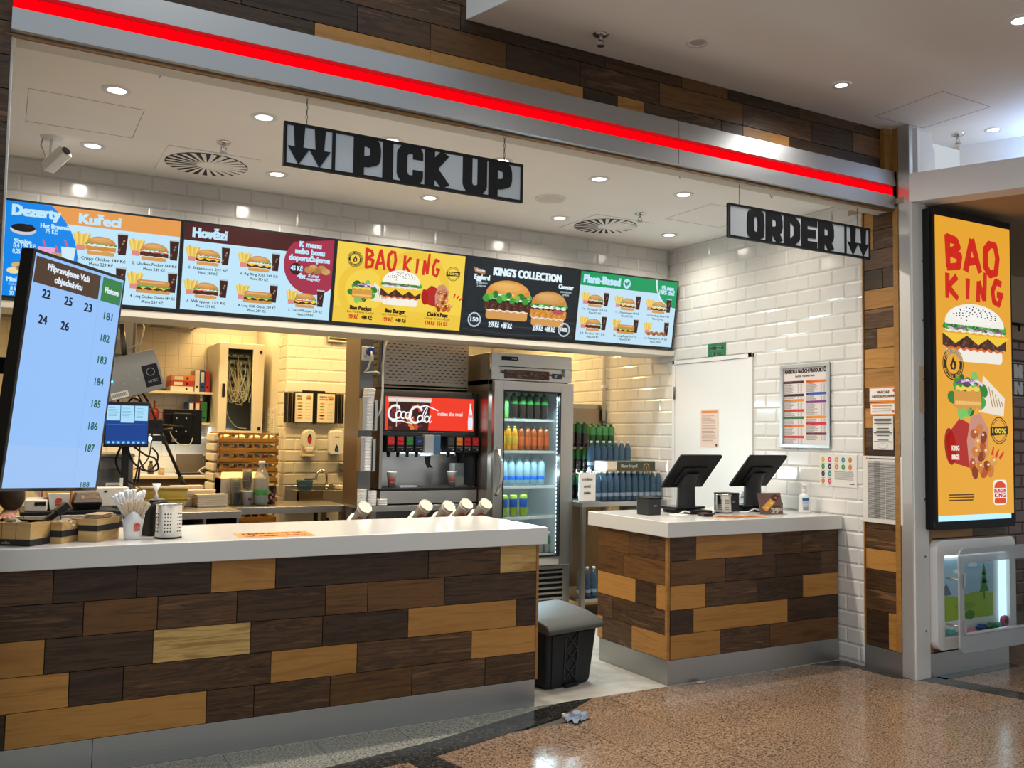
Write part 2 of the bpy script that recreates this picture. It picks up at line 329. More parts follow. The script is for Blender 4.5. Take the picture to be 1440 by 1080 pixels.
def burger(a,x,y,w,h,kind='classic',n=14,sesame=True):
    'burger picture with its bottom bun at (x, y): bun, sauce, patty, cheese, salad, bun'
    z=a.l; bun,bun2={'bao':('f4f1e6','fbfaf4'),'plain':('d98f3c','eab465')}.get(kind,('c98a45','dcaa68')); X0,X1=x-w/2,x+w/2
    a.rrect(X0+w*.07,X1-w*.07,y,y+h*.24,h*.08,'f2eee2' if kind=='bao' else 'd39a55'); a.up()
    a.band(X0+w*.06,X1-w*.06,y+h*.2,y+h*.29,h*.02,n,'d9672c' if kind=='bao' else 'e9dcc8'); a.up()
    if kind=='chicken': a.band(X0+w*.02,X1-w*.02,y+h*.24,y+h*.46,h*.02,n,'d08a35')
    else: a.band(X0+w*.01,X1-w*.01,y+h*.24,y+h*.45,h*.018,n,'4a2a1e')
    a.up()
    for i in range(7 if n<16 else 34): a.ell(X0+w*(.06+.88*((i*61)%100)/100),y+h*(.28+.13*((i*37)%100)/100),w*(.03 if n<16 else .022),h*.02,(('7a4a34','32190f','5d3524') if kind!='chicken' else ('e6ad58','b8722a','dc9a44'))[i%3],8,rot=i*31)
    a.up()
    if kind in('classic','bao','cheese','king'):
        for t in (.2,.55,.85): a.poly([(X0+w*(t-.2),y+h*.47),(X0+w*(t+.2),y+h*.47),(X0+w*t,y+h*.3)],'f6c936')
        a.up()
    if kind in('classic','king','tomato'): a.band(X0+w*.03,X1-w*.03,y+h*.45,y+h*.53,h*.015,n,'cf3426'); a.up()
    a.band(X0+w*.04,X1-w*.04,y+h*.5,y+h*.57,h*.015,n,'efe9df'); a.up()
    for i in range(26):
        cx=X0+w*(.04+.0368*i); a.ell(cx,y+h*(.565+.05*((i*5)%4)/3),w*(.035+.02*((i*3)%3)/2),h*(.035+.03*((i*7)%4)/3),['3f8f35','5cae45','2a6b2c','78c05a','48983c'][i%5],7,rot=i*47)
    a.up()
    for i in range(4 if n<16 else 6): a.ell(X0+w*(.14+.15*i),y+h*(.55+.02*(i%2)),w*.07,h*.022,('8f4a8a' if i%2 else 'd9b8da') if kind=='bao' else 'e6efe0',10,rot=(-12,10)[i%2])
    if n>=16:
        for i in range(9): cx=X0+w*(.06+.11*i); a.poly([(cx-w*.05,y+h*.585),(cx-w*.01,y+h*(.66+.03*(i%3))),(cx+w*.05,y+h*(.64-.02*(i%2))),(cx+w*.06,y+h*.585),(cx,y+h*.555)],('3c8f3a','2a6b2c','55a648')[i%3]); a.up(); a.stroke([(cx-w*.01,y+h*.58),(cx+w*.012,y+h*.64)],w*.008,'8fcb70'); a.up(-1)
    a.up()
    p=[(X0+w*.05,y+h*.62)]+[(x-cos(pi*i/16)*w*.46,y+h*.64+sin(pi*i/16)*h*.36) for i in range(17)]+[(X1-w*.05,y+h*.62)]
    a.poly(p,bun); a.up(); a.ell(x,y+h*.80,w*.40,h*.15,mixc(bun,bun2,.45),20); a.up(); a.ell(x-w*.04,y+h*.83,w*.30,h*.11,mixc(bun,bun2,.8),18); a.up(); a.ell(x-w*.08,y+h*.86,w*.18,h*.06,bun2,16); a.up()
    if sesame:
        for i in range(22 if n<16 else 46):
            t=(i*61)%100/100; r=((i*37)%100/100)**.6; ang=pi*(.12+.76*t); a.ell(x-cos(ang)*w*.42*(.35+.6*r),y+h*.67+sin(ang)*h*.29*(.35+.6*r),w*.012,h*.012,'26221c' if kind=='bao' else 'f3e2b8',6)
    a.l=z
def longburger(a,x,y,w,h):
    z=a.l; a.rrect(x-w/2,x+w/2,y,y+h*.3,h*.1,'cf9650'); a.up(); a.band(x-w*.48,x+w*.48,y+h*.25,y+h*.45,h*.03,14,'54301f'); a.up()
    for t in (-.3,0,.3): a.poly([(x+w*(t-.13),y+h*.5),(x+w*(t+.13),y+h*.5),(x+w*t,y+h*.28)],'f4c53a')
    a.up(); a.band(x-w*.47,x+w*.47,y+h*.45,y+h*.6,h*.05,18,'63ab48'); a.up(); a.rrect(x-w*.48,x+w*.48,y+h*.58,y+h,h*.2,'c98d47'); a.up(); a.rrect(x-w*.4,x+w*.35,y+h*.76,y+h*.9,h*.06,'dcae6e'); a.l=z
def item(a,x,y,s,kind,num,name,price,menu,col='2c2622'):
    'one menu entry, centred at x with its text under y; s = width'
    a.up(); fries(a,x-s*.36,y+s*.17,s*.28,s*.26); cola(a,x+s*.36,y+s*.05,s*.19,s*.42); a.up(); a.rect(x-s*.45,x-s*.3,y+s*.07,y+s*.17,'d98a80'); a.up()
    if kind=='long': longburger(a,x,y,s*.66,s*.27)
    elif kind=='nuggets':
        for i in range(7): a.ell(x+s*(-.3+.1*i),y+s*(.06+.04*(i%2)),s*.08,s*.05,['a8622c','bd7b3c','8f5226'][i%3],9)
    else: burger(a,x-s*.02,y,s*.56,s*.36,kind,9,False)
    a.up(2); a.text('%s. %s %s'%(num,name,price),x,y-s*.105,s*.062,col,w=s*.86,bold=.015,res=1); a.text('Menu %s'%menu,x,y-s*.205,s*.062,col,w=s*.42,bold=.015,res=1); a.up(-5)
GLY={'B':[[(.1,1),(.14,.02)],[(.0,.92),(.62,.86),(.78,.68),(.2,.5)],[(.2,.5),(.85,.42),(.78,.12),(.05,.03)]],
'A':[[(.02,0),(.42,1)],[(.42,1),(.95,.02)],[(.16,.3),(.78,.36)]],'O':[[(.45,.97),(.12,.75),(.1,.25),(.4,.02),(.78,.1),(.9,.55),(.75,.93),(.35,.95)]],
'K':[[(.12,1),(.08,0)],[(.85,.92),(.1,.42)],[(.15,.45),(.92,.02)]],'I':[[(.5,.9),(.46,.05)]],'N':[[(.1,0),(.16,.85)],[(.16,.85),(.6,.08)],[(.6,.08),(.72,1.25)]],
'G':[[(.85,.85),(.4,.95),(.1,.55),(.2,.1),(.6,0),(.8,.35)],[(.45,.42),(1.0,.4)]]}
def brush(a,word,x,y,w,h,col,adv=None):
    n=len(word); cw=w/n
    for i,ch in enumerate(word):
        for st in GLY.get(ch,[]): a.stroke([(x+cw*(i+.06)+p*cw*.84,y+q*h) for p,q in st],cw*.30,col,cw*.23)
def stamp100(a,x,y,r):
    a.ring(x,y,r,r,r*.07,'2a2010'); a.ring(x,y,r*.82,r*.82,r*.05,'2a2010'); a.up(); a.poly([(x-r*1.05,y-r*.4),(x+r*1.05,y-r*.25),(x+r*1.05,y+r*.35),(x-r*1.05,y+r*.22)],'2a2010'); a.up(); a.text('100%',x,y-r*.18,r*.36,'f2d04a',w=r*1.6,bold=.03); a.up(-2)
def badge(a,x,y,r,bg):
    a.ell(x,y,r,r,'2a1f12',28); a.up(); a.ring(x,y,r*.93,r*.93,r*.05,bg); a.ring(x,y,r*.62,r*.62,r*.06,bg); a.ell(x,y,r*.56,r*.56,bg,24); a.up()
    a.poly([(x,y+r*.45),(x+r*.13,y+r*.15),(x+r*.22,y+r*.2),(x+r*.3,y-r*.1),(x+r*.18,y-r*.35),(x-r*.2,y-r*.35),(x-r*.3,y-r*.08),(x-r*.16,y+r*.1)],'2a1f12'); a.up(); a.poly([(x,y+r*.1),(x+r*.12,y-r*.15),(x,y-r*.3),(x-r*.12,y-r*.15)],bg); a.up(-1)
    for k,(t,s) in enumerate((('FLAME GRILLED',1),('BETTER TASTE',-1))):
        for i,ch in enumerate(t):
            if ch==' ': continue
            ang=(pi/2+s*(len(t)-1)/2*.2-s*i*.2)*1 if s>0 else (-pi/2-(len(t)-1)/2*.2+i*.2)
            v,f=text_geo(ch,.03,0,1); k2=r*.22/.72; mx=sum(p[0] for p in v)/len(v); ro=(ang-pi/2) if s>0 else (ang+pi/2); rr=r*.78
            a.raw([(x+rr*cos(ang)+((p[0]-mx)*cos(ro)-(p[1]-.36)*sin(ro))*k2, y+rr*sin(ang)+((p[0]-mx)*sin(ro)+(p[1]-.36)*cos(ro))*k2) for p in v],f,bg)
    a.up(-2)
def bun_logo(a,x,y,h,bg=None,c1='d9471f',c2='c8281e'):
    'two bun halves with two lines of letters between'
    w=h*.86
    if bg: a.rrect(x-w*.58,x+w*.58,y-h*.56,y+h*.56,h*.2,bg); a.up()
    a.poly([(x-w*.48,y+h*.2),(x+w*.48,y+h*.2)]+[(x+cos(pi*i/12)*w*.48,y+h*.24+sin(pi*i/12)*h*.26) for i in range(13)],c1)
    a.rrect(x-w*.48,x+w*.48,y-h*.5,y-h*.26,h*.1,c1)
    a.text('BURGER',x,y+h*.0,h*.16,c2,w=w*.96,bold=.045); a.text('KING',x,y-h*.21,h*.18,c2,w=w*.9,bold=.045)
    if bg: a.up(-1)
# ------------------------------------------------------------------ floor
floor = ST('floor', MB().box(-7,9,-8,6,-.15,-.008), 'dark_grout')
tile_me = mesh_of(MB().box(-.199,.199,-.2015,.2015,-.008,0),'tile'); tile_me.materials.append(M['granite_tan'])
for i in range(-6,12):
    for j in range(0,7):
        cx=.02+.4025*i+.201; cy=.1-.405*j-.2025
        if j==0 and cx<0: continue
        link('tile', tile_me, floor, (cx,cy,0))
m=MB()
for i in range(-14,20):
    for j in range(-2,18):
        if -6<=i<12 and 0<=j<7: continue
        cx=.02+.4025*i+.201; cy=.1-.405*j-.2025
        if cy>.1 and cx<3.3: continue
        m.box(cx-.199,cx+.199,cy-.2015,cy+.2015,-.008,0)
stuff(P('tile_field',m,'granite_tan',floor))
kf = P('kitchen_floor', MB().box(-3.3,2.27,-.004,4.9,-.008,.0008), 'kitchen_floor', floor)
up_=[(-3.4,-.56),(-2.6,-.5),(-1.8,-.43),(-1.2,-.351),(-.666,-.247),(-.354,-.148),(-.011,-.047),(.16,-.004)]
lo_=[(-3.4,-.72),(-2.6,-.66),(-1.8,-.57),(-1.2,-.475),(-.776,-.441),(-.376,-.325),(.002,-.212),(.278,-.049),(.34,-.004)]
def yon(c,x):
    for (a,b),(p,q) in zip(c,c[1:]):
        if a<=x<=p: return b+(q-b)*(x-a)/(p-a)
    return 0
for i in range(-9,1):
    a=.02+.4025*i; b=min(a+.4,.14)
    if b-a<.03: continue
    xs=[a+(b-a)*k/3 for k in range(4)]
    P('grey_tile', MB().prism([(x,yon(up_,x)-.03) for x in xs]+[(b,-.004),(a,-.004)],-.008,.0008,'Z'),'granite_grey',floor)
def band(pts): return P('dark_band', MB().prism(pts,-.008,.0014,'Z'),'granite_dark',floor)
band(up_+lo_[::-1]); band([(-.91,-.45),(-.776,-.441),(-.734,-.615),(-.66,-1.0),(-.84,-1.0)])
band([(1.98,-.004),(2.268,-.004),(2.268,-.51),(2.2,-.47),(2.19,-.13),(2.05,-.04)])
band([(2.30,-.56),(2.47,-.56),(2.83,-1.78),(2.68,-1.78)]); band([(2.43,-.546),(3.2,-.546),(3.2,-.62),(2.45,-.62)])
# ------------------------------------------------------------------ tiled walls
def tile_mesh(w,h,d,bv,mt,_c={}):
    k=(round(w,3),round(h,3),d,bv,mt)
    if k not in _c:
        m=MB(); o=[(0,-.001,0),(w,-.001,0),(w,-.001,h),(0,-.001,h)]; i=[(bv,-d,bv),(w-bv,-d,bv),(w-bv,-d,h-bv),(bv,-d,h-bv)]
        bk=[(0,.004,0),(w,.004,0),(w,.004,h),(0,.004,h)]
        m.add(bk+o+i,[(4+a,4+(a+1)%4,8+(a+1)%4,8+a) for a in range(4)]+[(8,9,10,11)]+[(a,(a+1)%4,4+(a+1)%4,4+a) for a in range(4)])
        me=mesh_of(m,'tile'); me.materials.append(M[mt]); _c[k]=me
    return _c[k]
def tiling(parent, place, u0,u1,z0,z1, tw,th, mt, holes=(), bond=.5, d=.006, bv=.011, one=lambda u,z:True, rot=0, joint=.0022, jitter=.0025):
    'running-bond tiles over u0..u1, z0..z1; place(u, z) gives the lower left corner; tiles failing one() are joined as stuff'
    st=MB(); r=0; z=z0
    while z<z1-.02:
        h=min(th,z1-z); u=u0-(tw*bond if r%2 else 0)
        while u<u1-.005:
            a,b=max(u,u0),min(u+tw,u1); segs=[(a,b)]
            for ha,hb,hz0,hz1 in holes:
                if z+h/2<hz0 or z+h/2>hz1: continue
                ns=[]
                for s,e in segs:
                    if e<=ha or s>=hb: ns.append((s,e)); continue
                    if s<ha: ns.append((s,ha))
                    if e>hb: ns.append((hb,e))
                segs=ns
            for s,e in segs:
                if e-s<.02: continue
                me=tile_mesh(e-s-joint,h-joint,d,min(bv,(e-s)/3),mt)
                if one((s+e)/2,z+h/2):
                    link('tile',me,parent,place(s,z),rot=(random.uniform(-1,1)*jitter,random.uniform(-1,1)*jitter,rot+random.uniform(-1,1)*jitter))
                else:
                    Rm=Matrix.Translation(place(s,z))@Matrix.Rotation(rot,4,'Z'); st.add([Rm@v.co for v in me.vertices],[tuple(p.vertices) for p in me.polygons])
            u+=tw
        z+=th; r+=1
    if st.v: stuff(P('tile_field',st,mt,parent))
XR=2.271
wall_right = ST('wall_right', MB().box(2.275,2.36,-.185,4.95,0,2.957), 'grout')
D0,D1=.775,1.68      # door opening along Y, tile free
tiling(wall_right, lambda u,z: Vector((2.276,4.85-u,z)), 0,5.04,.02,2.957,.2,.1005,'tile_white', holes=[(4.85-D1,4.85-D0,0,2.035)], one=lambda u,z: 4.85-u<1.62, rot=-pi/2)
wall_back = ST('wall_back', MB().box(-3.2,2.27,1.746,1.95,2.115,2.957), 'grout')
tiling(wall_back, lambda u,z: Vector((u,1.747,z)), -2.75,2.262,2.657,2.957,.2,.1005,'tile_white')
ST('trim_1', MB().box(-3.2,2.262,1.655,1.98,2.072,2.114), 'cream_plaster', .004)
wall_kitchen = ST('wall_kitchen', MB().box(-3.3,2.27,4.854,4.95,0,2.75), 'grout')
tiling(wall_kitchen, lambda u,z: Vector((u,4.855,z)), -2.6,-.36,.93,2.34,.118,.118,'tile_cream', bond=0, d=.004, bv=.003, joint=.0025)
tiling(wall_kitchen, lambda u,z: Vector((u,4.855,z)), .5,2.26,1.9,2.6,.118,.118,'tile_cream', bond=0, d=.004, bv=.003, joint=.0025, one=lambda u,z: False)
wall_pier = ST('wall_pier', MB().box(-.352,.9,3.704,3.95,0,2.75), 'grout')
tiling(wall_pier, lambda u,z: Vector((u,3.705,z)), -.35,.42,.75,2.55,.2,.1005,'tile_cream', bond=.55)
tiling(wall_pier, lambda u,z: Vector((-.352,3.95-u,z)), 0,.245,.75,2.55,.123,.1005,'tile_cream', bond=.5, rot=-pi/2)
sw = ST('wall_side', MB().box(-.34,-.28,3.95,4.85,1.62,2.75), 'cream_plaster'); B('lower_panel','tile_white',sw,-.352,-.341,3.95,4.85,.3,1.62,.002)
ST('wall_left', MB().box(-3.4,-3.3,-.2,4.95,0,2.957), 'cream_plaster')
ST('ceiling_kitchen', MB().box(-3.3,2.27,1.95,4.95,2.75,2.85), 'cream_plaster')
# ------------------------------------------------------------------ ceilings
ceiling = ST('ceiling', MB().box(-3.3,2.274,-.30,1.746,ZC,3.06), 'plaster')
P('edge_strip', MB().box(-2.5,2.272,-.417,-.29,2.83,2.846), 'cream_plaster', ceiling)
def hatch(par,pts,z,name='access_hatch'):
    m=MB(); pts=[Vector((x,y,z)) for x,y in pts]
    for a,b in zip(pts,pts[1:]+pts[:1]): m.tube([a,b],.0014,4,False)
    return P(name,m,'grey_dark',par)
hatch(ceiling,[(-2.444,.53),(-1.945,.55),(-1.944,1.034),(-2.446,1.038)],ZC)
hatch(ceiling,[(1.55,.42),(2.05,.42),(2.05,.9),(1.55,.9)],ZC)
for x,y in ((-1.95,.02),(-.55,.0),(.95,.02),(1.72,.05)):
    P('wire_hook', MB().tube([(x-.012,y,ZC),(x,y,ZC-.02),(x+.012,y,ZC)],.0022,5),'steel_dark',ceiling)
mall_ceiling = ST('ceiling_mall', MB().prism([(-.672,-.392),(7.5,-.392),(7.5,-5.2),(.72,-5.2)],ZM,ZM+.34,'Z'), 'mall_plaster')
hatch(mall_ceiling,[(1.985,-.523),(2.399,-.545),(2.411,-.978),(1.967,-.983)],ZM)
# neighbouring shop: slanting beam, lit cove and low ceiling to the right of the pillar
bd=Vector((sin(radians(25)),-cos(radians(25)),0)); bn=Vector((cos(radians(25)),sin(radians(25)),0)); b0=Vector((2.262,-.545,0))
def slab(name,o,l0,l1,t0,t1,z0,z1,mt,par=None):
    q=[o+bd*l0+bn*t0,o+bd*l0+bn*t1,o+bd*l1+bn*t1,o+bd*l1+bn*t0]; mm=MB().prism([(p.x,p.y) for p in q],z0,z1,'Z')
    return P(name,mm,mt,par) if par else ST(name,mm,mt)
beam=slab('trim_2',b0,0,4.2,0,.16,2.857,3.033,'mall_plaster'); beam.name='beam'
slab('wall_cove',b0,.18,4.2,.62,.72,2.90,ZM,'mall_plaster'); slab('trim_3',b0,-.05,.03,.10,.62,3.0,ZM,'mall_plaster')
ST('ceiling_neighbour', MB().prism([(2.26,-.5),(2.33,-.55),(3.95,-4.3),(9,-4.3),(9,1.2),(2.3,1.2)],2.866,2.90,'Z'), 'tan_plaster')
wall_neighbour = ST('wall_neighbour', MB().box(3.0,8,.62,.75,0,2.87), 'dark_grout')
tiling(wall_neighbour, lambda u,z: Vector((u,.621,z)), 3.85,6.2,.02,2.30,.2,.1005,'tile_brown', one=lambda u,z: True, bond=.5)
P('plaster_band', MB().box(3.0,8,.60,.622,2.31,2.87),'tan_plaster',wall_neighbour)
# ------------------------------------------------------------------ wooden cladding
WC={'D':'wood_dark','K':'wood_black','R':'wood_brown','T':'wood_tan','A':'wood_ash'}
def plank(par,w,h,c,loc,rz=0,t=.012):
    m=MB(); g=.0012; m.box(g,w-g,-t,.001,g,h-g)
    return P('plank',m,WC[c],par,.0015,loc,rz,seg=1)
header = ST('wall_header', MB().box(-3.5,2.262,-.378,-.30,2.97,5.0), 'black_matte')
def row(par,spec,z0,z1,Y,end=None):
    for k in range(len(spec)-1):
        x0,c=spec[k]; x1=spec[k+1][0]; plank(par,x1-x0,z1-z0,c,(x0,Y,z0))
row(header,[(-3.4,'D'),(-2.4,'K'),(-1.39,'T'),(-.851,'T'),(-.012,'K'),(.20,'T'),(.37,'D'),(.90,'K'),(1.06,'T'),(1.42,'K'),(2.20,None)],3.03,3.155,-.378)
row(header,[(-3.4,'K'),(-2.2,'D'),(-1.7,'K'),(-1.2,'D'),(-.851,'R'),(-.454,'K'),(-.03,'D'),(.47,'R'),(1.06,'D'),(1.60,'K'),(1.95,'R'),(2.20,None)],3.155,3.28,-.378)
row(header,[(-3.4,'D'),(-2.0,'K'),(-1.35,'D'),(-.7,'K'),(.12,'D'),(.62,'R'),(.95,'K'),(1.5,'D'),(2.20,None)],3.28,3.405,-.378)
for r in range(4):
    row(header,[(-3.4,'K'),(-2.5+r*.17,'D'),(-1.7-r*.1,'K'),(-1.0+.1*r,'D'),(-.2,None)],3.405+.125*r,3.53+.125*r,-.378)
P('corner_trim', MB().box(2.20,2.262,-.42,-.378,3.03,ZM),'wood_edge',header,.002)
left = ST('wall_front_left', MB().box(-3.5,-2.515,-.40,-.2,0,2.957), 'black_matte')
for r in range(24): row(left,[(-3.4,'DKR'[r%3]),(-3.0+.13*(r%3),'KDD'[r%3]),(-2.513,None)],.125*r,min(2.957,.125*r+.125),-.40)
B('corner_trim','profile_white',left,-2.515,-2.507,-.405,-.2,0,2.957)
pillar = ST('pillar', MB().box(2.29,3.19,-.53,-.19,0,2.857).box(2.361,3.19,-.19,.6,0,2.857), 'black_matte')
B('pillar_head','mall_plaster',pillar,2.301,2.55,-.50,-.20,2.857,ZM)
def prow(z0,z1,spec):
    # planks on the narrow face towards the counters, listed from the wall side (Y -.195) to the front
    for k in range(len(spec)-1):
        y0,c=spec[k]; y1=spec[k+1][0]; plank(pillar,y0-y1,z1-z0,c,(2.287,y0,z0),-pi/2)
Y0,Y1=-.198,-.425
zz=[2.857,2.735,2.61,2.485,2.36,2.235,2.11,1.985,1.86,1.735,1.61,1.485,1.36,1.235,1.11,.985,.86,.735,.61,.485,.36,.14]
ps=[[(Y0,'T'),(-.27,'D')],[(Y0,'T'),(-.27,'D')],[(Y0,'D')],[(Y0,'K'),(-.34,'D')],[(Y0,'T')],[(Y0,'D')],[(Y0,'D'),(-.29,'T')],[(Y0,'T')],[(Y0,'T')],[(Y0,'D')],[(Y0,'T')],[(Y0,'D')],[(Y0,'K')],[(Y0,'D')],[(Y0,'K')],[(Y0,'D')],[(Y0,'D')],[(Y0,'T')],[(Y0,'D')],[(Y0,'D')],[(Y0,'K'),(-.36,'T')]]
for k,s in enumerate(ps): prow(zz[k+1],zz[k],s+[(Y1,None)])
B('edge_strip','wood_edge',pillar,2.268,2.29,-.197,-.188,.14,2.857,.001); B('edge_strip','wood_edge',pillar,2.262,2.29,-.462,-.426,.14,ZM,.002)
B('kick_plate','kick_steel',pillar,2.27,2.29,-.47,-.19,0,.138,.002)
B('metal_profile','aluminium',pillar,2.266,2.30,-.545,-.464,0,ZM,.003)
pf=B('white_profile','profile_white',pillar,2.271,2.402,-.556,-.53,0,2.857,.003)
for z in (.28,.72,1.06,1.42,1.78,2.14,2.5): P('screw',MB().cyl((2.36,-.556,z),(2.36,-.559,z),.006,n=8),'grey_dark',pf)
tg=B('paper_tag','kraft',pf,2.32,2.37,-.558,-.5565,1.58,1.86); 
for k in range(20):
    z0=.14+.125*k*1.0867; z1=z0+.1358
    a=[(2.44,'DTRK'[k%4]),(2.62+.11*(k%3),'TDKD'[(k*3)%4]),(3.19,None)]
    for i in range(2): plank(pillar,a[i+1][0]-a[i][0],z1-z0,a[i][1],(a[i][0],-.53,z0))
B('edge_strip','wood_edge',pillar,2.403,2.44,-.548,-.53,.14,2.857,.002); B('kick_plate','kick_steel',pillar,2.403,3.19,-.545,-.53,0,.138,.002)
# white door in the tiled wall
door = ST('door_1', MB().box(2.262,2.276,D0+.045,D1-.03,.0,2.0), 'white', .003)
fr=MB().box(2.256,2.276,D0,D0+.043,0,2.035).box(2.256,2.276,D1-.028,D1,0,2.035).box(2.256,2.276,D0,D1,2.002,2.035); P('door_frame',fr,'white',door,.003)
P('hinge',MB().cyl((2.254,D1-.03,1.72),(2.254,D1-.03,1.82),.008,n=8),'steel_dark',door)
P('door_handle',MB().cyl((2.262,D0+.1,1.0),(2.225,D0+.1,1.0),.022).cyl((2.23,D0+.1,1.0),(2.23,D0+.23,1.0),.01),'steel',door)
# ------------------------------------------------------------------ steel fascia with the red light line
fas = ST('fascia', MB().box(-2.515,2.268,-.40,-.378,2.83,3.07), 'steel_dark')
for a,b in ((-2.515,.55),(.553,2.268)):
    P('upper_panel', MB().prism([(-.42,2.968),(-.455,2.975),(-.445,3.07),(-.40,3.075),(-.40,2.968)],a,b,'X'),'fascia_steel',fas)
    P('lower_panel', MB().prism([(-.45,2.835),(-.45,2.915),(-.42,2.92),(-.40,2.92),(-.40,2.83)],a,b,'X'),'fascia_steel',fas)
P('light_line', MB().box(-2.512,2.262,-.432,-.40,2.92,2.968),'led_red',fas,.004)
P('edge_strip', MB().box(-2.515,2.268,-.421,-.399,2.824,2.83),'wood_edge',fas)
B('end_cap','kick_steel',fas,2.262,2.272,-.46,-.40,2.85,3.07,.002)
# ------------------------------------------------------------------ counters
def cladding(par, rows, z0, zh, X0, toX, Y, lf):
    'rows of (photo column, wood) seams on a front face at Y'
    for r,spec in enumerate(rows):
        za=z0-(r+1)*zh; xs=[X0 if px is None else toX(px,za+zh/2) for px,_ in spec]
        for k in range(len(spec)-1): plank(par,xs[k+1]-xs[k],zh,spec[k][1],(xs[k]-lf[0],Y-lf[1],za))
def sx(*a): return [(None if p is None else p/1.8947,c) for p,c in a]
LP=(-1.3,.35,0)
pc=T('pickup_counter','long pick-up counter clad in mixed dark and honey wood planks under white top','counter',LP)
B('counter_body','black_matte',pc,-1.25,1.286,-.335,.33,.01,.836)
rows=[sx((None,'D'),(142,'K'),(365,'K'),(563,'T'),(735,'K'),(1142,'D'),(1334,'A'),(1431,0)),
 sx((None,'D'),(222,'R'),(420,'D'),(632,'D'),(868,'R'),(980,'R'),(1185,'K'),(1431,0)),
 sx((None,'T'),(118,'K'),(408,'A'),(668,'D'),(860,'K'),(1088,'T'),(1377,'K'),(1431,0)),
 sx((None,'T'),(183,'K'),(328,'D'),(722,'T'),(952,'D'),(1257,'T'),(1431,0)),
 sx((None,'K'),(12,'T'),(550,'D'),(677,'D'),(880,'R'),(1098,'D'),(1293,'D'),(1431,0))]
cladding(pc,rows,.836,.1392,-2.55,lambda p,z: xat(p,z,0),.015,LP)
B('edge_strip','wood_edge',pc,1.286,1.30,-.352,.33,.14,.836,.001); 
B('kick_plate','kick_steel',pc,-1.25,.12-.93,-.345,-.335,.002,.139,.001); B('kick_plate','kick_steel',pc,.122-.93,1.288,-.345,-.335,.002,.139,.001)
ct=P('countertop',MB().box(-1.295,1.335,-.38,.37,.837,.925),'solid_surface',None,.004,loc=LP); tag(ct,'long thick white solid worktop of the pick-up counter','worktop')
LO=(1.555,.35,0)
oc=T('order_counter','short order counter clad in mixed wood planks beside white tiled wall','counter',LO)
B('counter_body','black_matte',oc,-.68,.700,-.335,.34,.01,.836)
def zx(*a): return [(780+p/3,c) for p,c in a]
rows=[zx((489,'D'),(598,'T'),(880,'D'),(1045,'D'),(1203,0)),zx((489,'R'),(722,'D'),(935,'K'),(1127,'D'),(1203,0)),zx((489,'T'),(637,'D'),(855,'K'),(1050,'T'),(1205,0)),
 zx((489,'K'),(587,'T'),(985,'K'),(1207,0)),zx((489,'T'),(700,'D'),(910,'R'),(1209,0))]
cladding(oc,rows,.836,.1392,0,lambda p,z: min(2.258,xat(p,z,0)),.015,LO)
def yat(px,z,X):
    lo,hi=-1.0,3.0
    for _ in range(40):
        mm=(lo+hi)/2; d=Vector((X,mm,z))-CAM
        if 720+CF*d.dot(_R)/d.dot(_f)>px: lo=mm
        else: hi=mm
    return (lo+hi)/2
side=[zx((160,'R'),(310,'D'),(395,'D'),(462,0)),zx((160,'R'),(288,'R'),(462,0)),zx((160,'T'),(337,'D'),(425,'T'),(464,0)),zx((160,'D'),(240,'D'),(464,0)),zx((160,'T'),(198,'D'),(320,'T'),(465,0))]
for r,spec in enumerate(side):
    za=.836-(r+1)*.1392; ys=[min(.70,yat(p,za+.07,.855)) for p,_ in spec]; ys[-1]=.014
    for k in range(len(spec)-1): plank(oc,ys[k]-ys[k+1],.1392,spec[k][1],(-.682,ys[k]-.35,za),-pi/2)
B('edge_strip','wood_edge',oc,-.70,-.682,-.352,-.331,.14,.836,.001)
B('kick_plate','kick_steel',oc,-.692,-.68,-.345,.33,.002,.139,.001); B('kick_plate','kick_steel',oc,-.68,.705,-.345,-.335,.002,.139,.001)
ct=P('countertop',MB().box(-.72,.705,-.38,.43,.837,.925),'solid_surface',None,.004,loc=LO); tag(ct,'thick white worktop of the short order counter','worktop')
# ------------------------------------------------------------------ hanging signs
def sw_(w,h,t):
    'condensed heavy letters as strokes: returns letter -> list of polylines in a w x h cell'
    a,b,c,d=t/2,w-t/2,h,0
    up=[(a,h*.93),(w*.5,h*.93),(b*.96,h*.86),(b,h*.74),(b,h*.55),(b*.96,h*.44),(w*.5,h*.37),(a,h*.37)]
    return {'P':[[(a,0),(a,h)],up],'I':[[(a,0),(a,h)]],'U':[[(a,h),(a,h*.22),(w*.34,h*.07),(w*.66,h*.07),(b,h*.22),(b,h)]],
    'C':[[(b,h*.66),(b,h*.84),(w*.68,h*.95),(w*.36,h*.95),(a,h*.78),(a,h*.22),(w*.36,h*.05),(w*.68,h*.05),(b,h*.16),(b,h*.36)]],
    'K':[[(a,0),(a,h)],[(b,h),(a*1.5,h*.52)],[(a*1.5,h*.5),(b*1.04,0)]],
    'O':[[(w/2,h*.94),(b*.97,h*.82),(b,h*.5),(b*.97,h*.18),(w/2,h*.06),(a*1.1,h*.18),(a,h*.5),(a*1.1,h*.82),(w/2,h*.94),(b*.97,h*.82)]],
    'R':[[(a,0),(a,h)],up,[(w*.5,h*.4),(b*1.04,0)]],'D':[[(a,0),(a,h)],[(a,h*.93),(w*.5,h*.93),(b,h*.72),(b,h*.28),(w*.5,h*.07),(a,h*.07)]],
    'E':[[(a,0),(a,h)],[(a,h*.92),(w,h*.92)],[(a,h*.5),(w*.9,h*.5)],[(a,h*.08),(w,h*.08)]]}
